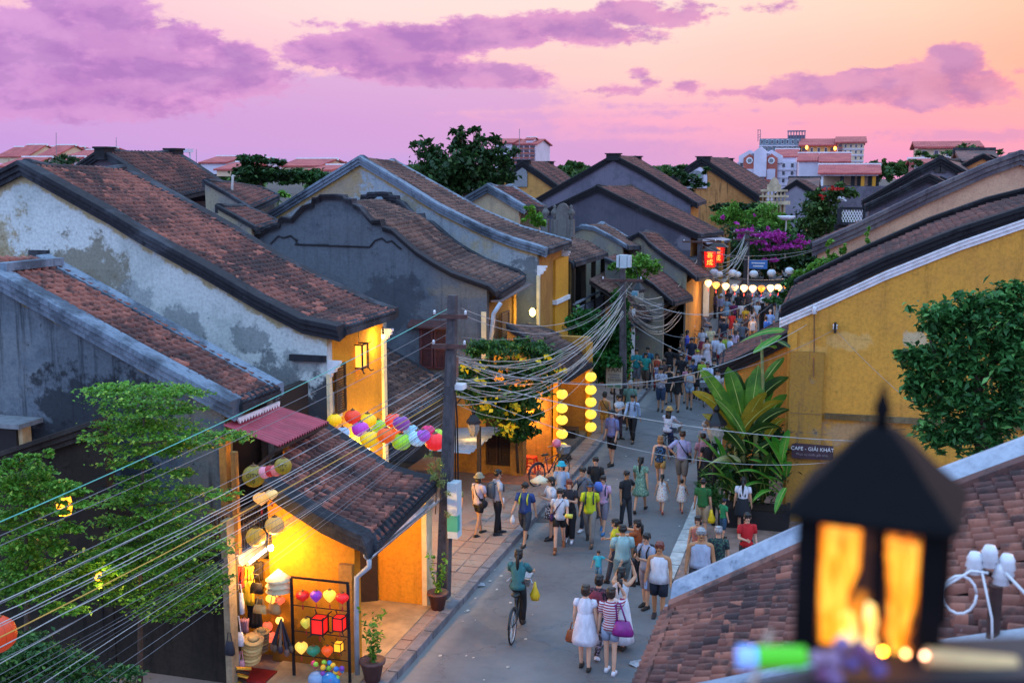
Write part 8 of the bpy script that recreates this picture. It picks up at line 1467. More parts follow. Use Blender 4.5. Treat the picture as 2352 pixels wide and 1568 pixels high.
def person(fx, fy, h, rz, pose, top, bottom, label, hair=('short', 'k'), skin='a', shoes='#2a2420', ex=(), w=1., detail=True, head=False, z=None, group=None, lift=0.):
    """fx, fy: where the feet (or with head=True the top of the head) stand in the photograph"""
    if head: k = h/CAMH; fy = (fy-k*PHZ)/(1-k)
    p = at(fx, fy, Z=0.); zz = 0.
    if p[0] < -7.6: zz = SW
    elif p[0] > -3.25: zz = .05
    if z is not None: zz = z
    p = at(fx, fy, Z=zz); s = h/1.72; T = thing('person', label, 'person', (p[0], p[1], zz+lift), R(rz), group); T.scale = (s*w, s*w, s); ORG[T.name] = (0, 0, 0)
    me, J = body_mesh(pose, detail); pobj('body', me, SKIN[skin], T)
    kind, col = bottom[0], bottom[1]
    sl, tc = top[0], top[1]; fem = hair[0] not in ('short', 'bald'); lng = top[2] if len(top) > 2 else 0.
    if sl is not None:
        o = pobj('shirt' if kind not in ('dress', 'long_dress') else 'bodice', cached(('t', pose, sl, lng, fem, w > 1.1), lambda: top_mesh(pose, sl, lng, fem, w > 1.1)), fab(tc), T)
    if kind == 'shorts': pobj('shorts', cached(('s', pose), lambda: legs_mesh(pose, .55 if fem else .92, 1.02)), fab(col), T)
    elif kind == 'long_shorts': pobj('shorts', cached(('ls', pose), lambda: legs_mesh(pose, 1.15, 1.2)), fab(col), T)
    elif kind == 'trousers': pobj('trousers', cached(('l', pose), lambda: legs_mesh(pose, 1.95, 1.)), fab(col), T)
    elif kind == 'wide': pobj('trousers', cached(('lw', pose), lambda: legs_mesh(pose, 1.9, 1.35)), fab(col), T)
    elif kind == 'skirt': pobj('skirt', cached(('k', pose), lambda: skirt_mesh(pose, .1, -.36, .04)), fab(col), T)
    elif kind == 'mini': pobj('skirt', cached(('km', pose), lambda: skirt_mesh(pose, .1, -.2, .0)), fab(col), T)
    elif kind == 'dress': pobj('skirt', cached(('d', pose), lambda: skirt_mesh(pose, .14, -.4, .07)), fab(col), T)
    elif kind == 'flared': pobj('skirt', cached(('df', pose), lambda: skirt_mesh(pose, .26, -.40, .085)), fab(col), T)
    elif kind == 'long_dress': pobj('skirt', cached(('dl', pose), lambda: skirt_mesh(pose, .14, -.8, .1)), fab(col), T)
    if hair[0] != 'bald': pobj('hair', cached(('h', pose, hair[0]), lambda: hair_mesh(pose, hair[0])), HAIR[hair[1]], T)
    pobj('shoes', cached(('f', pose, 'boot' in ex), lambda: shoe_mesh(pose, 'boot' in ex)), fab(shoes), T)
    if detail or 90 < rz % 360 < 270: pobj('face', cached(('fa', pose), lambda: face_mesh(pose)), plain('#3a1e1a', .6, 0), T)
    H_ = J['hc']; P, sp = J['P'], J['sp']
    for e in ex:
        e, c_ = e if isinstance(e, tuple) else (e, '#222')
        if e == 'hat': pobj('hat', MB().lathe([(.16, .03), (.165, .035), (.105, .065), (.1, .12), (.075, .155), (.01, .165)], H_, 16).mesh('hat', None, True), fab(c_), T)
        elif e == 'cap': pobj('cap', MB().ell(H_+Vector((0, -.01, .045)), (.1, .106, .08), 12, 8).loft([[tuple(H_+Vector((x_, y_, z_))) for x_, y_, z_ in ((-.07, .07, zz_), (-.05, .17, zz_-.015), (.05, .17, zz_-.015), (.07, .07, zz_))] for zz_ in (.05, .06)]).mesh('cap', None, True), fab(c_), T)
        elif e == 'sunglasses': pobj('sunglasses', MB().cbox(H_+Vector((0, .06, .095)), (.13, .03, .03)).mesh('sunglasses'), BLK if c_ == '#222' else fab(c_), T)
        elif e == 'glasses': pobj('glasses', MB().cbox(H_+Vector((-.035, .098, .008)), (.05, .004, .032)).cbox(H_+Vector((.035, .098, .008)), (.05, .004, .032)).cbox(H_+Vector((0, .1, .014)), (.03, .004, .006)).mesh('glasses'), BLK, T)
        elif e == 'backpack':
            b = P+sp*.25+Vector((0, -.19, 0)); o = pobj('backpack', MB().loft([ering(b+Vector((0, .02, -.2)), .11, .06), ering(b+Vector((0, -.01, -.16)), .15, .1), ering(b, .155, .11), ering(b+Vector((0, .01, .15)), .14, .09), ering(b+Vector((0, .04, .22)), .08, .05)]).mesh('backpack', None, True), fab(c_), T)
        if e in ('backpack', 'straps'):
            mb = MB()
            for s_ in (-1, 1): mb.tube([P+sp*.2+Vector((s_*.11, .13, 0)), P+sp*.36+Vector((s_*.1, .135, 0)), P+sp*.475+Vector((s_*.09, .03, 0)), P+sp*.42+Vector((s_*.09, -.12, 0))], .021, 6)
            pobj('straps', mb.mesh('straps', None, True), fab(c_), T)
        elif e == 'crossbag':
            pobj('strap', MB().tube([P+sp*.05+Vector((.18, .04, 0)), P+sp*.3+Vector((.05, .15, 0)), P+sp*.47+Vector((-.09, .06, 0)), P+sp*.46+Vector((-.09, -.08, 0)), P+sp*.25+Vector((.06, -.15, 0)), P+sp*.05+Vector((.19, -.04, 0))], .014, 6).mesh('strap', None, True), fab(c_), T); pobj('bag', MB().ell(P+sp*-.03+Vector((.22, 0, 0)), (.06, .12, .11), 10, 7).mesh('bag', None, True), fab(c_), T)
        elif e == 'belt': pobj('belt', MB().loft([ering(P+sp*.1, .168, .128), ering(P+sp*.06, .172, .132)]).mesh('belt', None, True), fab(c_), T)
        elif e == 'overalls': pobj('pinafore_straps', MB().tube([P+sp*.2+Vector((.08, .14, 0)), P+sp*.49+Vector((.08, .0, 0)), P+sp*.2+Vector((.07, -.14, 0))], .02, 5).tube([P+sp*.2+Vector((-.08, .14, 0)), P+sp*.49+Vector((-.08, .0, 0)), P+sp*.2+Vector((-.07, -.14, 0))], .02, 5).mesh('pinafore_straps', None, True), fab(c_), T)
    Mt = T.matrix_basis.copy(); Mt = Matrix.Translation(T.location) @ Matrix.Rotation(R(rz), 4, 'Z') @ Matrix.Diagonal((s*w, s*w, s, 1))
    FOOT[label] = {k: Mt @ J[k] for k in J if k not in ('sp', 'lf', 'rf', 'lfd', 'rfd')}; return T
def held(name, lab, cat, pos_, mb, mat): return solo(name, mb, mat, lab, cat, tuple(pos_), smooth=True)
def hand(lab, s): q_ = FOOT[lab][s+'w']; return np.array(q_)
Wt, Bk = '#c4c4cc', '#17171c'
A = person
A(1052, 1207, 1.1, 172, 'stand2', (.6, ('stripe', '#b8b070', '#3a4a34')), ('long_shorts', '#2c2c30'), 'boy in green and cream striped shirt standing by the concrete pole', shoes='#3a8a94')
A(1100, 1229, 1.58, -28, 'hold', (.55, '#b4a8b8'), ('shorts', Bk), 'woman in bucket hat, white tee and black shorts seen from behind', ('bob', 'k'), ex=(('hat', '#8c8670'), ('crossbag', Bk)))
A(1143, 1227, 1.66, -52, 'stand2', (.6, '#a8a8b0'), ('trousers', '#14141c'), 'man in grey tee and black trousers carrying a grey backpack', ex=(('backpack', '#4a5058'),), shoes='#20242c')
A(1206, 1246, 1.58, 175, 'walkL', (.7, '#24407a'), ('long_shorts', '#30343c'), 'man in blue tee with lime backpack straps and glasses walking towards us', ex=(('straps', '#a8b828'), 'glasses'), shoes='#3a2a22', w=1.08)
A(1266, 1238, 1.6, 130, 'phone', (.7, Wt), ('skirt', ('floral', '#1c1c22', '#c8c8d0')), 'woman in white blouse and black patterned skirt holding her hands together', ('bob', 'k'), ex=('glasses',), shoes='#1c1c22')
A(1285, 1262, 1.58, 188, 'walkR', (.5, Wt), ('shorts', '#1c1816'), 'woman in white tee and dark shorts with brown boots walking', ('pony', 'k'), ex=('boot', ('crossbag', '#3c1c48')), shoes='#7a4626', skin='c')
A(1289, 1193, 1.55, 180, 'stand', (.6, '#8ca4c4'), ('trousers', '#4a5060'), 'woman in turquoise sun hat and pale blue top', ('bob', 'k'), ex=(('hat', '#28a0b4'),))
A(1307, 1243, 1.58, 184, 'phone', (.6, '#24222a'), ('wide', '#16161c'), 'red haired woman in black top and wide black trousers', ('bob', 'r'), shoes='#c8c8d0', skin='c')
A(1338, 1214, 1.66, 165, 'face', (2, '#5a5e6a'), ('trousers', '#242a36'), 'man in grey sweater with an arm raised to his face', ex=(('crossbag', Bk),), shoes='#c8c8cc')
A(1367, 1185, 1.62, 180, 'stand', (.6, '#141418'), ('trousers', '#1c1c22'), 'man in black tee with sunglasses pushed up on his head', ex=('sunglasses',), skin='c')
A(1354, 1248, 1.62, 186, 'walkL', (.7, '#b4be18'), ('trousers', '#6e6a66'), 'man in acid yellow tee, white and blue cap and grey trousers', ex=(('cap', '#3a4a6a'), ('straps', '#2a3440')), shoes='#2c2620', skin='b')
A(1384, 1221, 1.5, 176, 'face', (.6, '#c098b4'), ('long_shorts', '#6a6674'), 'woman in pink tee wiping her face with a blue cloth', ('bun', 'k'), ex=(('backpack', '#28304a'),), shoes='#2a6a9c')
A(1437, 1212, 1.52, -130, 'hip', (.6, '#16161a'), ('trousers', '#24242a'), 'man in black polo shirt looking back with a hand at his head', skin='b')
A(1470, 1174, 1.56, -4, 'walkR', (.5, ('floral', '#5a7a68', '#8aa890')), ('dress', ('floral', '#5a7a68', '#8aa890')), 'woman in green floral dress with long ponytail walking away', ('pony', 'k'), shoes='#2c2420')
A(1520, 1176, 1.08, 0, 'kid', (-1, ('dots', '#c8c8c8', '#c82830')), ('flared', ('dots', '#c8c8c8', '#c82830')), 'taller girl in dotted summer dress walking away', ('pony', 'k'), shoes='#c86a5a')
A(1565, 1174, .92, 0, 'kid', (-1, ('dots', '#c8c8c8', '#c82830')), ('flared', ('dots', '#c8c8c8', '#c82830')), 'smaller girl in dotted summer dress walking away', ('bun', 'k'), shoes='#c86a5a')
A(1515, 1120, 1.6, 2, 'walkL', (-1, ('floral', '#14141c', '#3a6a9c')), ('shorts', '#a8844c'), 'blonde woman in navy patterned tank top and tan shorts', ('bob', 'b'), skin='c')
A(1565, 1124, 1.74, 0, 'hip', (1., '#9a98c0'), ('long_shorts', '#6a625c'), 'man in lavender shirt and khaki shorts with hand on hip', hair=('short', 'n'), ex=(('crossbag', Bk),))
A(1405, 1068, 1.78, 150, 'stand2', (1., '#6a70a0'), ('shorts', '#121218'), 'man in blue grey shirt, black shorts and cap on the left road side', ex=(('cap', '#1c1c24'),), skin='c')
A(1452, 1013, 1.68, 178, 'walkL', (2, '#9ab0d0'), ('trousers', '#121218'), 'man in open pale blue shirt and black trousers with backpack', ex=(('straps', '#3a2a3c'),), shoes='#3a342c')
A(1420, 1008, 1.55, -120, 'phone', (.6, Wt), ('trousers', '#4a3440'), 'woman in white tee with mauve strap at the kerb', ('bun', 'k'))
A(1388, 1004, 1.6, -5, 'stand', (-1, '#8a6a38'), ('shorts', '#a8803c'), 'woman in tan outfit carrying a black shoulder bag behind the lantern string', ('bun', 'k'), ex=(('crossbag', Bk),))
A(1446, 986, 1.76, 180, 'stand', (.7, '#5a7a70'), ('long_shorts', '#9c9a84'), 'white haired man in sea green tee by the ivy pole', hair=('short', 'g'), skin='b')
A(1616, 1096, 1.72, -40, 'stand2', (.7, ('stripe', '#8a8c98', '#74767f')), ('trousers', '#3a3c44'), 'grey haired man in striped grey tee beside the street lantern', hair=('short', 'g'))
A(1612, 1118, 1.6, 20, 'stand', (.7, '#b07880'), ('trousers', '#2a2228'), 'dark haired man in pink shirt partly behind the woman in black')
A(1624, 1130, 1.58, 10, 'stand', (.4, '#141218'), ('wide', '#16141a'), 'woman in long black outfit by the fan palm', ('bun', 'k'))
A(1612, 1232, 1.5, -6, 'stand', (.6, '#1c5a28'), ('long_shorts', '#8a745a'), 'teenage boy in dark green tee holding a yellow bag')
A(1660, 1238, 1.05, -45, 'stand2', (.6, '#1c7a4a'), ('long_shorts', '#24445c'), 'small boy in bright green tee and navy cap', ex=(('cap', '#1a2038'),))
A(1704, 1226, 1.48, 0, 'stand', (.5, Wt), ('dress', '#14161e'), 'girl in white tee and black pinafore with a braid by the planter', ('braid', 'k'), ex=(('overalls', '#14161e'),))
A(1712, 1172, 1.58, -160, 'hold', (.6, '#b4141c'), ('trousers', '#1c1a20'), 'woman in red tee beside the near roof coping', ('bun', 'k'), head=True, skin='c')
A(1606, 1208, 1.72, 190, 'stand', (-1, '#98a0b4'), ('long_shorts', '#2c2c34'), 'stout man in pale blue tank top with belt bag', hair=('short', 'g'), head=True, w=1.22, skin='b', ex=(('belt', Bk),))
A(1646, 1204, 1.64, 4, 'stand', (.6, ('floral', '#14202c', '#3a5a48')), ('trousers', '#1c1c20'), 'grey haired man in dark floral shirt seen from behind', hair=('short', 'g'), head=True)
A(1600, 1180, 1.5, 170, 'stand', (-1, '#9a5a50'), ('shorts', '#5a4a44'), 'woman in rust top half hidden behind the tank top man', ('bob', 'n'), head=True)
A(1512, 1418, 1.62, 180, 'stand2', (-1, Wt, .08), ('shorts', '#1a2030'), 'woman in white sleeveless blouse and navy shorts walking towards us', ('bun', 'r'), w=1.16, skin='b', shoes='#2a2024')
A(1483, 1394, 1.62, 150, 'phone', (.6, '#8a92a6'), ('long_shorts', '#7a6e74'), 'young man in grey tee with black backpack looking at a phone', ex=(('backpack', Bk),))
A(1462, 1344, 1.52, 80, 'forward', (.5, '#8c4014'), ('trousers', '#16161c'), 'woman in burnt orange top stretching both arms forward', ('pony', 'k'))
A(1428, 1372, 1.64, 22, 'holdL', (.7, '#8cacac'), ('long_shorts', '#5a6868'), 'man in pale mint tee and grey shorts seen from behind', w=1.1, skin='b')
A(1412, 1338, 1.5, 85, 'hold', (.5, '#c4b41c'), ('trousers', '#3a3c44'), 'woman in yellow tee behind the mint tee man', ('bun', 'k'))
A(1374, 1340, .78, 185, 'toddler', (.6, '#3ab0c0'), ('shorts', '#5a8ca8'), 'toddler in turquoise tee reaching up an arm', ('short', 'n'))
A(1343, 1536, 1.62, 2, 'stand2', (.3, '#c8c4d0'), ('flared', '#c8c4d0'), 'woman in short white dress holding a brown handbag', ('bun', 'n'), skin='c', ex=('sunglasses',))
A(1374, 1502, 1.62, -8, 'walkL', (.4, ('floral', '#1c1a26', '#6a3a4a')), ('trousers', ('floral', '#1c1a26', '#8a7a88')), 'woman in dark floral outfit with maroon backpack', ('bun', 'k'), ex=(('backpack', '#6a1c30'),), shoes=Wt)
A(1401, 1546, 1.64, -4, 'raiseR', (.6, ('stripe', '#c4bcc4', '#8c2038')), ('shorts', '#8490a8'), 'woman in red and white striped tee with purple handbag', ('bun', 'n'), shoes=Wt, skin='c')
A(1424, 1488, 1.62, -10, 'raise', (-1, '#bcc0c8'), ('long_dress', '#c4c6d0'), 'black haired woman in long white dress raising a phone', ('braid', 'k'))
# things they hold
def near_hand(lab, s, dz): q_ = hand(lab, s); return q_+np.array([0, 0, dz])
q = near_hand('woman in short white dress holding a brown handbag', 'l', -.24); held('handbag', 'brown leather handbag in the hand of the white dress woman', 'handbag', q, MB().loft([ering(q+np.array([0, 0, -.14]), .16, .07), ering(q+np.array([0, 0, -.1]), .18, .085), ering(q+np.array([0, 0, .08]), .13, .06), ering(q+np.array([0, 0, .1]), .1, .04)]).tube([q+np.array([-.08, 0, .1]), q+np.array([-.05, 0, .24]), q+np.array([.05, 0, .24]), q+np.array([.08, 0, .1])], .012, 6), plain('#7a3c1c', .5, .2, 8))
q = np.array(FOOT['woman in red and white striped tee with purple handbag']['P'])+np.array([.24, -.08, .05]); held('handbag', 'big magenta purple handbag on the shoulder of the striped tee woman', 'handbag', q, MB().loft([ering(q+np.array([0, 0, -.17]), .2, .09), ering(q+np.array([0, 0, -.1]), .21, .1), ering(q+np.array([0, 0, .1]), .13, .06)]).tube([q+np.array([-.1, 0, .1]), q+np.array([-.14, .0, .4]), q+np.array([-.06, .02, .44]), q+np.array([.06, 0, .1])], .016, 6), plain('#7a1470', .4, .2, 8))
q = near_hand('teenage boy in dark green tee holding a yellow bag', 'r', -.26); held('plastic_bag', 'bright yellow plastic bag held by the boy in dark green', 'bag', q, MB().loft([ering(q+np.array([0, 0, -.15]), .08, .05), ering(q+np.array([0, 0, -.05]), .12, .08), ering(q+np.array([0, 0, .1]), .05, .03), ering(q+np.array([0, 0, .2]), .03, .02)]), plain('#d8b810', .35, .1, 8))
q = near_hand('man in blue tee with lime backpack straps and glasses walking towards us', 'r', -.2); held('plastic_bag', 'small white plastic bag held by the man in blue', 'bag', q, MB().loft([ering(q+np.array([0, 0, -.1]), .05, .035), ering(q, .06, .04), ering(q+np.array([0, 0, .12]), .02, .02)]), WHITE)
q = near_hand('woman in white tee and dark shorts with brown boots walking', 'l', .0)+np.array([.05, -.08, .12]); held('box', 'small yellow box held by the woman in white tee', 'box', q, MB().cbox(q, (.18, .1, .08)), plain('#d8c848', .5, .1, 8))
q = near_hand('woman in pink tee wiping her face with a blue cloth', 'r', .05)+np.array([0, -.06, 0]); held('cloth', 'blue cloth held at the face of the pink tee woman', 'cloth', q, MB().loft([ering(q+np.array([0, 0, -.14]), .1, .04), ering(q, .12, .05), ering(q+np.array([0, 0, .1]), .07, .04)]), plain('#4a6ab8', .8, .15, 8))
q = near_hand('woman in white sleeveless blouse and navy shorts walking towards us', 'r', -.1); held('bottle', 'clear water bottle in the hand of the white blouse woman', 'bottle', q, MB().lathe([(.03, -.11), (.034, -.1), (.034, .05), (.014, .09), (.014, .11)], tuple(q), 10), plain('#9ab0d8', .15, .1, 8))
for lab, s in (('woman in red and white striped tee with purple handbag', 'r'), ('black haired woman in long white dress raising a phone', 'r'), ('young man in grey tee with black backpack looking at a phone', 'r'), ('man in grey tee and black trousers carrying a grey backpack', 'r')):
    q = near_hand(lab, s, .08); held('phone', {'woman in r': 'phone held up by the striped tee woman', 'black hair': 'phone held up by the long white dress woman', 'young man ': 'phone in the hands of the young backpack man', 'man in gre': 'white lit phone held by the grey backpack man'}[lab[:10]], 'phone', q, MB().cbox(q, (.075, .012, .15)), WHITE if 'trousers' in lab else BLK)
# cyclists
q = at(1189, 1452, Z=0); bicycle('bicycle', 'dark bicycle ridden by the woman in the teal tee', q, R(4), '#22303a'); A(1189, 1452, 1.62, 4, 'cycle', (.9, '#2e6468'), ('trousers', '#14161c'), 'woman in teal tee with long dark ponytail riding a bicycle', ('braid', 'k'), lift=.14, z=0.)
q2 = q+np.array([.28, .3, .75]); held('plastic_bag', 'yellow plastic bag hanging from the handlebar of the teal cyclist', 'bag', q2, MB().loft([ering(q2+np.array([0, 0, -.14]), .08, .07), ering(q2+np.array([0, 0, -.04]), .11, .09), ering(q2+np.array([0, 0, .12]), .04, .03), ering(q2+np.array([0, 0, .24]), .02, .02)]), plain('#d8b020', .35, .1, 8))
q = at(1532, 1056, Z=0); bicycle('bicycle', 'bicycle with grey front basket ridden by the straw hat woman', q, R(-16), '#3a4450'); A(1532, 1056, 1.62, -16, 'cycle', (2, '#c0c0d0'), ('trousers', '#1c2a54'), 'woman in straw hat and white long sleeved shirt riding a bicycle', ('long', 'k'), ex=(('hat', '#b08a50'),), lift=.14, z=0.)
q = at(1622, 928, Z=0); bicycle('bicycle', 'bicycle with wire basket ridden towards us by the white shirt man', q, R(178), '#2a2a30'); A(1624, 926, 1.62, 178, 'cycle', (1., '#b0b8d4'), ('trousers', '#3a3c48'), 'man in white shirt cycling towards us at the front of the crowd', lift=.14, z=0., detail=False)
# motorbike/bicycle at the porch with pink balloon bag
q = at(1262, 1108, Z=SW); bicycle('bicycle', 'parked bicycle with basket and a pink helmet by the red stool', q, R(-30), '#5a3a44'); q2 = q+np.array([.12, .35, 1.12]); T = thing('helmet', 'pink helmet lying on the basket of the parked bicycle', 'helmet', tuple(q2)); part('shell', MB().ell(q2, (.14, .16, .13), 12, 8), plain('#d87a94', .3, .05, 8), T, True); part('rim', MB().lathe([(.145, -.06), (.15, -.03), (.145, -.02)], tuple(q2), 12), plain('#b85a74', .3, .05, 8), T)
q2 = at(1240, 1104, Z=.9); T = thing('conical_hat', 'pale conical hat resting behind the woman in white blouse', 'hat', tuple(q2)); part('cone', MB().lathe([(.27, 0), (.18, .06), (.01, .17)], tuple(q2), 16), plain('#d0c4a8', .7, .1, 9), T, True); part('rim', MB().lathe([(.27, -.01), (.28, 0), (.27, .01)], tuple(q2), 16), plain('#b0a080', .7, .1, 9), T)
for i, (x_, y_, rz) in enumerate(((1528, 800, 80), (1548, 796, 70), (1604, 792, 100))): q = at(x_, y_, Z=SW); bicycle('bicycle', ['parked bicycle leaning at the ochre wall, left of two', 'parked bicycle leaning at the ochre wall, right of two', 'parked bicycle beside the second concrete pole'][i], q, R(rz), '#24262c')
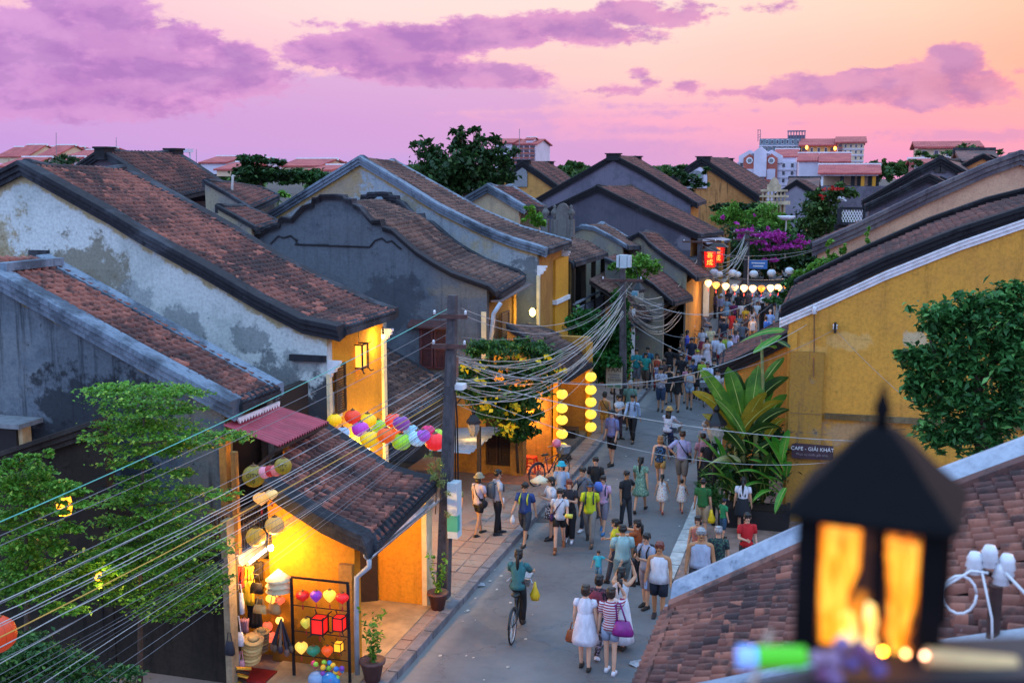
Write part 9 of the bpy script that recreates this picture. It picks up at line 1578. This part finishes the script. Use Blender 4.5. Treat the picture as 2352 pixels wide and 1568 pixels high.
# ------------------------------------------------------------------ the crowd: x, y of the head, height, heading, pose, top, bottom, hair, label
def crowd(x_, y_, h, rz, pose, top, bottom, hair, lab, **kw): A(x_, y_, h, rz, pose, top, bottom, lab, hair=hair, head=True, detail=False, **kw)
K, KB, KP, KL = ('short', 'k'), ('bob', 'k'), ('pony', 'k'), ('long', 'k')
for r in (
 (1461, 801, 1.68, 190, 'phone', (.7, '#1e7a80'), ('long_shorts', '#5a5e68'), K, 'man in teal tee looking at a phone by the notice plaque'), (1482, 809, 1.55, 184, 'hold', (.6, '#1c8078'), ('long_shorts', '#4a3c34'), KB, 'woman in turquoise tee beside the teal tee man'), (1487, 797, 1.7, 180, 'stand', (.7, '#1c5a78'), ('trousers', '#2c3038'), K, 'man in dark teal tee behind the two in turquoise'), (1508, 810, 1.58, 178, 'stand', (-1, '#a8442c'), ('trousers', '#a02c24'), KL, 'woman in orange red top and red trousers'),
 (1517, 841, 1.72, 182, 'carry', (.6, ('floral', '#8a8a9c', '#c0c0cc')), ('long_shorts', '#2c3c58'), K, 'man in patterned shirt and ripped jeans carrying a child'), (1556, 847, 1.6, 176, 'walkL', (.5, '#141216'), ('mini', '#121216'), KB, 'woman in black tee and black skirt at the crowd front'), (1583, 843, 1.62, 180, 'carry', (-1, '#98a0ac'), ('shorts', '#8aa4c0'), KL, 'woman in silver top and pale denim shorts with arms folded'), (1536, 834, 1.58, 184, 'walkR', (-1, '#16141a'), ('dress', '#141218'), KB, 'woman in black dress behind the man with the child'),
 (1614, 821, 1.7, 160, 'stand', (.7, '#94b034'), ('trousers', '#5a5a50'), K, 'man in lime polo shirt behind the white shirt cyclist'), (1638, 823, 1.68, 190, 'stand', (.7, '#131318'), ('trousers', '#202026'), K, 'man in black tee next to the lime polo man'), (1600, 801, 1.6, 200, 'stand', (.6, '#b0acc4'), ('trousers', '#3a3a44'), K, 'person in yellow cap and white tee in the crowd middle'), (1622, 774, 1.62, 200, 'phone', (-1, '#c4bcc8'), ('long_dress', '#c4bcc8'), KL, 'woman in long white dress holding a phone by the second pole'),
 (1587, 774, 1.7, 182, 'stand', (.7, '#1a2038'), ('shorts', '#9c1c24'), K, 'man in navy and red polo left of the white dress woman'), (1564, 767, 1.58, -100, 'stand', (.5, ('floral', '#4a3a34', '#7a6a54')), ('trousers', '#2a2a30'), KB, 'woman in brown floral blouse near the parked bicycles'), (1577, 758, 1.6, -90, 'stand', (2, '#3a4ab0'), ('trousers', '#4a7ab0'), KB, 'woman in bright blue outfit near the dark shopfront'), (1537, 794, 1.62, 184, 'stand', (.7, '#15151c'), ('trousers', '#22242c'), K, 'man in black polo with white trim by the teal wall'),
 (1559, 797, 1.6, 178, 'stand', (.6, '#1c1a20'), ('trousers', '#1a1a20'), KB, 'woman in black tee in front of the bicycles'), (1563, 812, 1.66, 180, 'stand2', (.6, '#1a1a22'), ('long_shorts', '#2c2c34'), K, 'man in black tee with white sunglasses in the crowd middle'), (1524, 823, 1.55, 186, 'stand', (.6, '#4a3a3c'), ('trousers', '#3a3238'), KB, 'woman in brown tee just behind the carried child'), (1590, 823, 1.6, 174, 'stand', (.6, '#2a3a64'), ('trousers', '#22222a'), K, 'man in blue tee with dark printed shirt behind the silver top woman'), (1604, 830, 1.5, 186, 'stand', (.5, '#1c2422'), ('skirt', '#2a2830'), KL, 'girl in dark green tee beside the cyclist'),
 (1643, 768, 1.68, -150, 'stand2', (.9, '#b8bcd0'), ('trousers', '#4a4c58'), K, 'man in white shirt at the middle group, leftmost of three'), (1653, 774, 1.62, -30, 'hold', (.9, '#c0c4d4'), ('shorts', '#8c1420'), K, 'man in white shirt and red shorts in the middle group'), (1675, 770, 1.66, -60, 'stand', (.9, '#b4bcd8'), ('trousers', '#5a5e6c'), K, 'man in white shirt at the right of the middle group'), (1663, 767, 1.68, 190, 'stand', (.7, '#98a838'), ('trousers', '#3c3c40'), K, 'man in lime tee and grey cap in the middle group'), (1686, 758, 1.5, 10, 'stand', (.5, '#b8a0b8'), ('skirt', '#3c3644'), KP, 'girl in pale pink tee seen from behind'), (1703, 737, 1.68, 180, 'hip', (.7, '#565a66'), ('long_shorts', '#2c3038'), KB, 'person in grey tee and dark shorts standing square to us'),
 (1661, 730, 1.72, 2, 'stand', (.7, '#182438'), ('shorts', '#6c2430'), K, 'broad man in navy tee seen from behind'), (1654, 702, 1.75, -90, 'hold', (.7, '#20263c'), ('trousers', '#3a4258'), K, 'tall man in navy tee in profile on the left of the far street'), (1727, 726, 1.6, 182, 'stand', (-1, '#c0bcc0'), ('wide', '#9a6a40'), K, 'woman in white tank top and tan trousers'), (1757, 726, 1.66, 0, 'stand', (.9, '#3a6ac0'), ('trousers', '#22283c'), K, 'man in bright blue shirt near the lamp post'), (1767, 711, 1.7, -10, 'stand', (.9, '#5a86cc'), ('trousers', '#22283c'), ('short', 'g'), 'grey haired man in sky blue shirt near the lamp post'),
 (1684, 691, 1.62, 10, 'stand', (.7, '#5a1c50'), ('trousers', '#2c2430'), K, 'person in plum tee left of the farthest pole'), (1680, 715, 1.5, 0, 'stand', (.5, '#9c1c28'), ('skirt', '#7c1a24'), KB, 'girl in red dress before the plum tee person'), (1711, 704, 1.5, 180, 'stand', (.5, '#b89a24'), ('trousers', '#2c2c30'), KB, 'girl in yellow top beside the farthest pole'), (1727, 702, 1.6, -20, 'walkL', (-1, '#bab8c4'), ('dress', '#bab8c4'), KL, 'woman in white dress right of the farthest pole'), (1749, 700, 1.66, 30, 'stand', (.7, '#16161a'), ('trousers', '#1c1c22'), K, 'man in black tee left of the lamp post'), (1760, 692, 1.66, 180, 'stand', (.7, '#1a1a20'), ('trousers', '#20222a'), K, 'man in black tee behind the sky blue shirt'),
 (1697, 722, 1.35, 185, 'stand', (.5, '#3a5a7c'), ('trousers', '#2a3040'), KB, 'child in blue tee before the grey tee person'), (1690, 733, 1.3, 180, 'stand', (.5, '#5a6a80'), ('trousers', '#2a3040'), KB, 'small child in grey blue left of the grey tee person'), (1712, 722, 1.5, 175, 'stand', (.5, '#2a1c28'), ('trousers', '#241c24'), KB, 'woman in dark maroon right behind the grey tee person'), (1655, 676, 1.66, 20, 'stand', (2, '#8a86a0'), ('trousers', '#3a3440'), K, 'person in pale jacket and white sun hat under the lit lanterns'), (1668, 682, 1.62, 180, 'hold', (.6, '#7a94ac'), ('dress', '#7a94ac'), KB, 'woman in pale blue floral dress under the lit lanterns'), (1694, 672, 1.66, 190, 'stand', (.7, '#18161c'), ('trousers', '#1c1a22'), K, 'man in black under the fourth lit lantern'),
 (1700, 664, 1.62, 0, 'stand', (.7, '#2c2228'), ('trousers', '#241c22'), KB, 'woman in dark brown left of the farthest pole, far back'), (1718, 668, 1.64, 180, 'stand', (.7, '#5a4a4a'), ('trousers', '#2a2428'), K, 'man in brown tee right behind the farthest pole'), (1735, 672, 1.62, 170, 'walkL', (.7, '#9a96a0'), ('shorts', '#4a4440'), KB, 'woman in light grey tee far back right of the pole'), (1748, 666, 1.66, 10, 'walkR', (.7, '#8a7088'), ('shorts', '#1c1a20'), K, 'man in mauve tee walking under the dim lantern'), (1762, 662, 1.68, 0, 'stand', (.7, '#a89c90'), ('shorts', '#2a2024'), K, 'man in beige tee with dark shorts far back'), (1776, 668, 1.6, 180, 'stand', (.6, '#7a7484'), ('shorts', '#3a3440'), KB, 'woman in grey top under the eighth lit lantern'), (1728, 655, 1.64, 0, 'stand', (.7, '#c0bcc8'), ('trousers', '#2a2830'), K, 'man in white tee farthest back under the pale globes'), (1745, 652, 1.62, 180, 'stand', (.7, '#3a2c3a'), ('trousers', '#201c22'), K, 'man in dark purple farthest back under the pale globes'), (1784, 656, 1.62, 0, 'stand', (.7, '#54506a'), ('trousers', '#2a2834'), K, 'person in slate tee at the far right of the street end'), (1672, 664, 1.6, 180, 'stand', (.7, '#34303c'), ('trousers', '#1c1a20'), KB, 'woman in charcoal at the shop side under the lit lanterns'), (1642, 672, 1.62, -60, 'stand', (.7, '#6a5a70'), ('trousers', '#2a2630'), KB, 'woman in dusty violet at the left shop side, far back'), (1769, 683, 1.6, 185, 'stand', (.7, '#20242e'), ('trousers', '#1c1c22'), K, 'man in dark tee right of the lamp globe'), (1612, 752, 1.6, 170, 'stand', (.6, '#c0bcc4'), ('skirt', '#8a3040'), KB, 'woman in white blouse and wine skirt behind the white dress woman'), (1630, 745, 1.68, 185, 'walkL', (.7, '#c8b890'), ('long_shorts', '#4a4a50'), K, 'man in cream tee between the tall navy man and the white dress'), (1578, 836, 1.5, 180, 'walkR', (.5, '#b87a8c'), ('shorts', '#3a4a68'), KP, 'girl in rose top close behind the silver top woman'), (1645, 846, 1.7, 185, 'stand', (.7, '#c4c4cc'), ('trousers', '#3c3e48'), K, 'man in white tee at the right edge of the crowd front'), (1702, 690, 1.6, 0, 'walkR', (.6, '#c8c4c8'), ('trousers', '#4a4450'), KB, 'woman in white tee left of the yellow top girl'), (1738, 690, 1.62, 180, 'walkL', (.6, '#b4c4d4'), ('shorts', '#5a5058'), KB, 'woman in ice blue tee right of the white dress, far back')):
    ex = ()
    if 'yellow cap' in r[8]: ex = (('cap', '#c8c41c'),)
    if 'grey cap' in r[8]: ex = (('cap', '#5a6068'),)
    if 'sun hat' in r[8]: ex = (('hat', '#c4c8d0'),)
    if 'sunglasses' in r[8]: ex = (('sunglasses', Wt),)
    crowd(*r, ex=ex)
A(1508, 905, .8, 178, 'sit', (.6, ('floral', '#7a7a94', '#b0b0c4')), ('shorts', '#2c4a80'), 'small child carried on the arm of the patterned shirt man', hair=('short', 'n'), detail=False, lift=.62, z=0.)
A(1618, 768, 1.5, -80, 'sit', (.6, '#9a9aa8'), ('trousers', '#6a6a84'), 'elderly person sitting on the step by the second pole', hair=('short', 'g'), detail=False)
A(1384, 905, 1.55, -70, 'sit', (-1, '#b88a84'), ('shorts', '#b04a44'), 'woman in red shorts sitting on the porch edge by the taxi board', hair=('bun', 'k'), detail=False, z=.34)
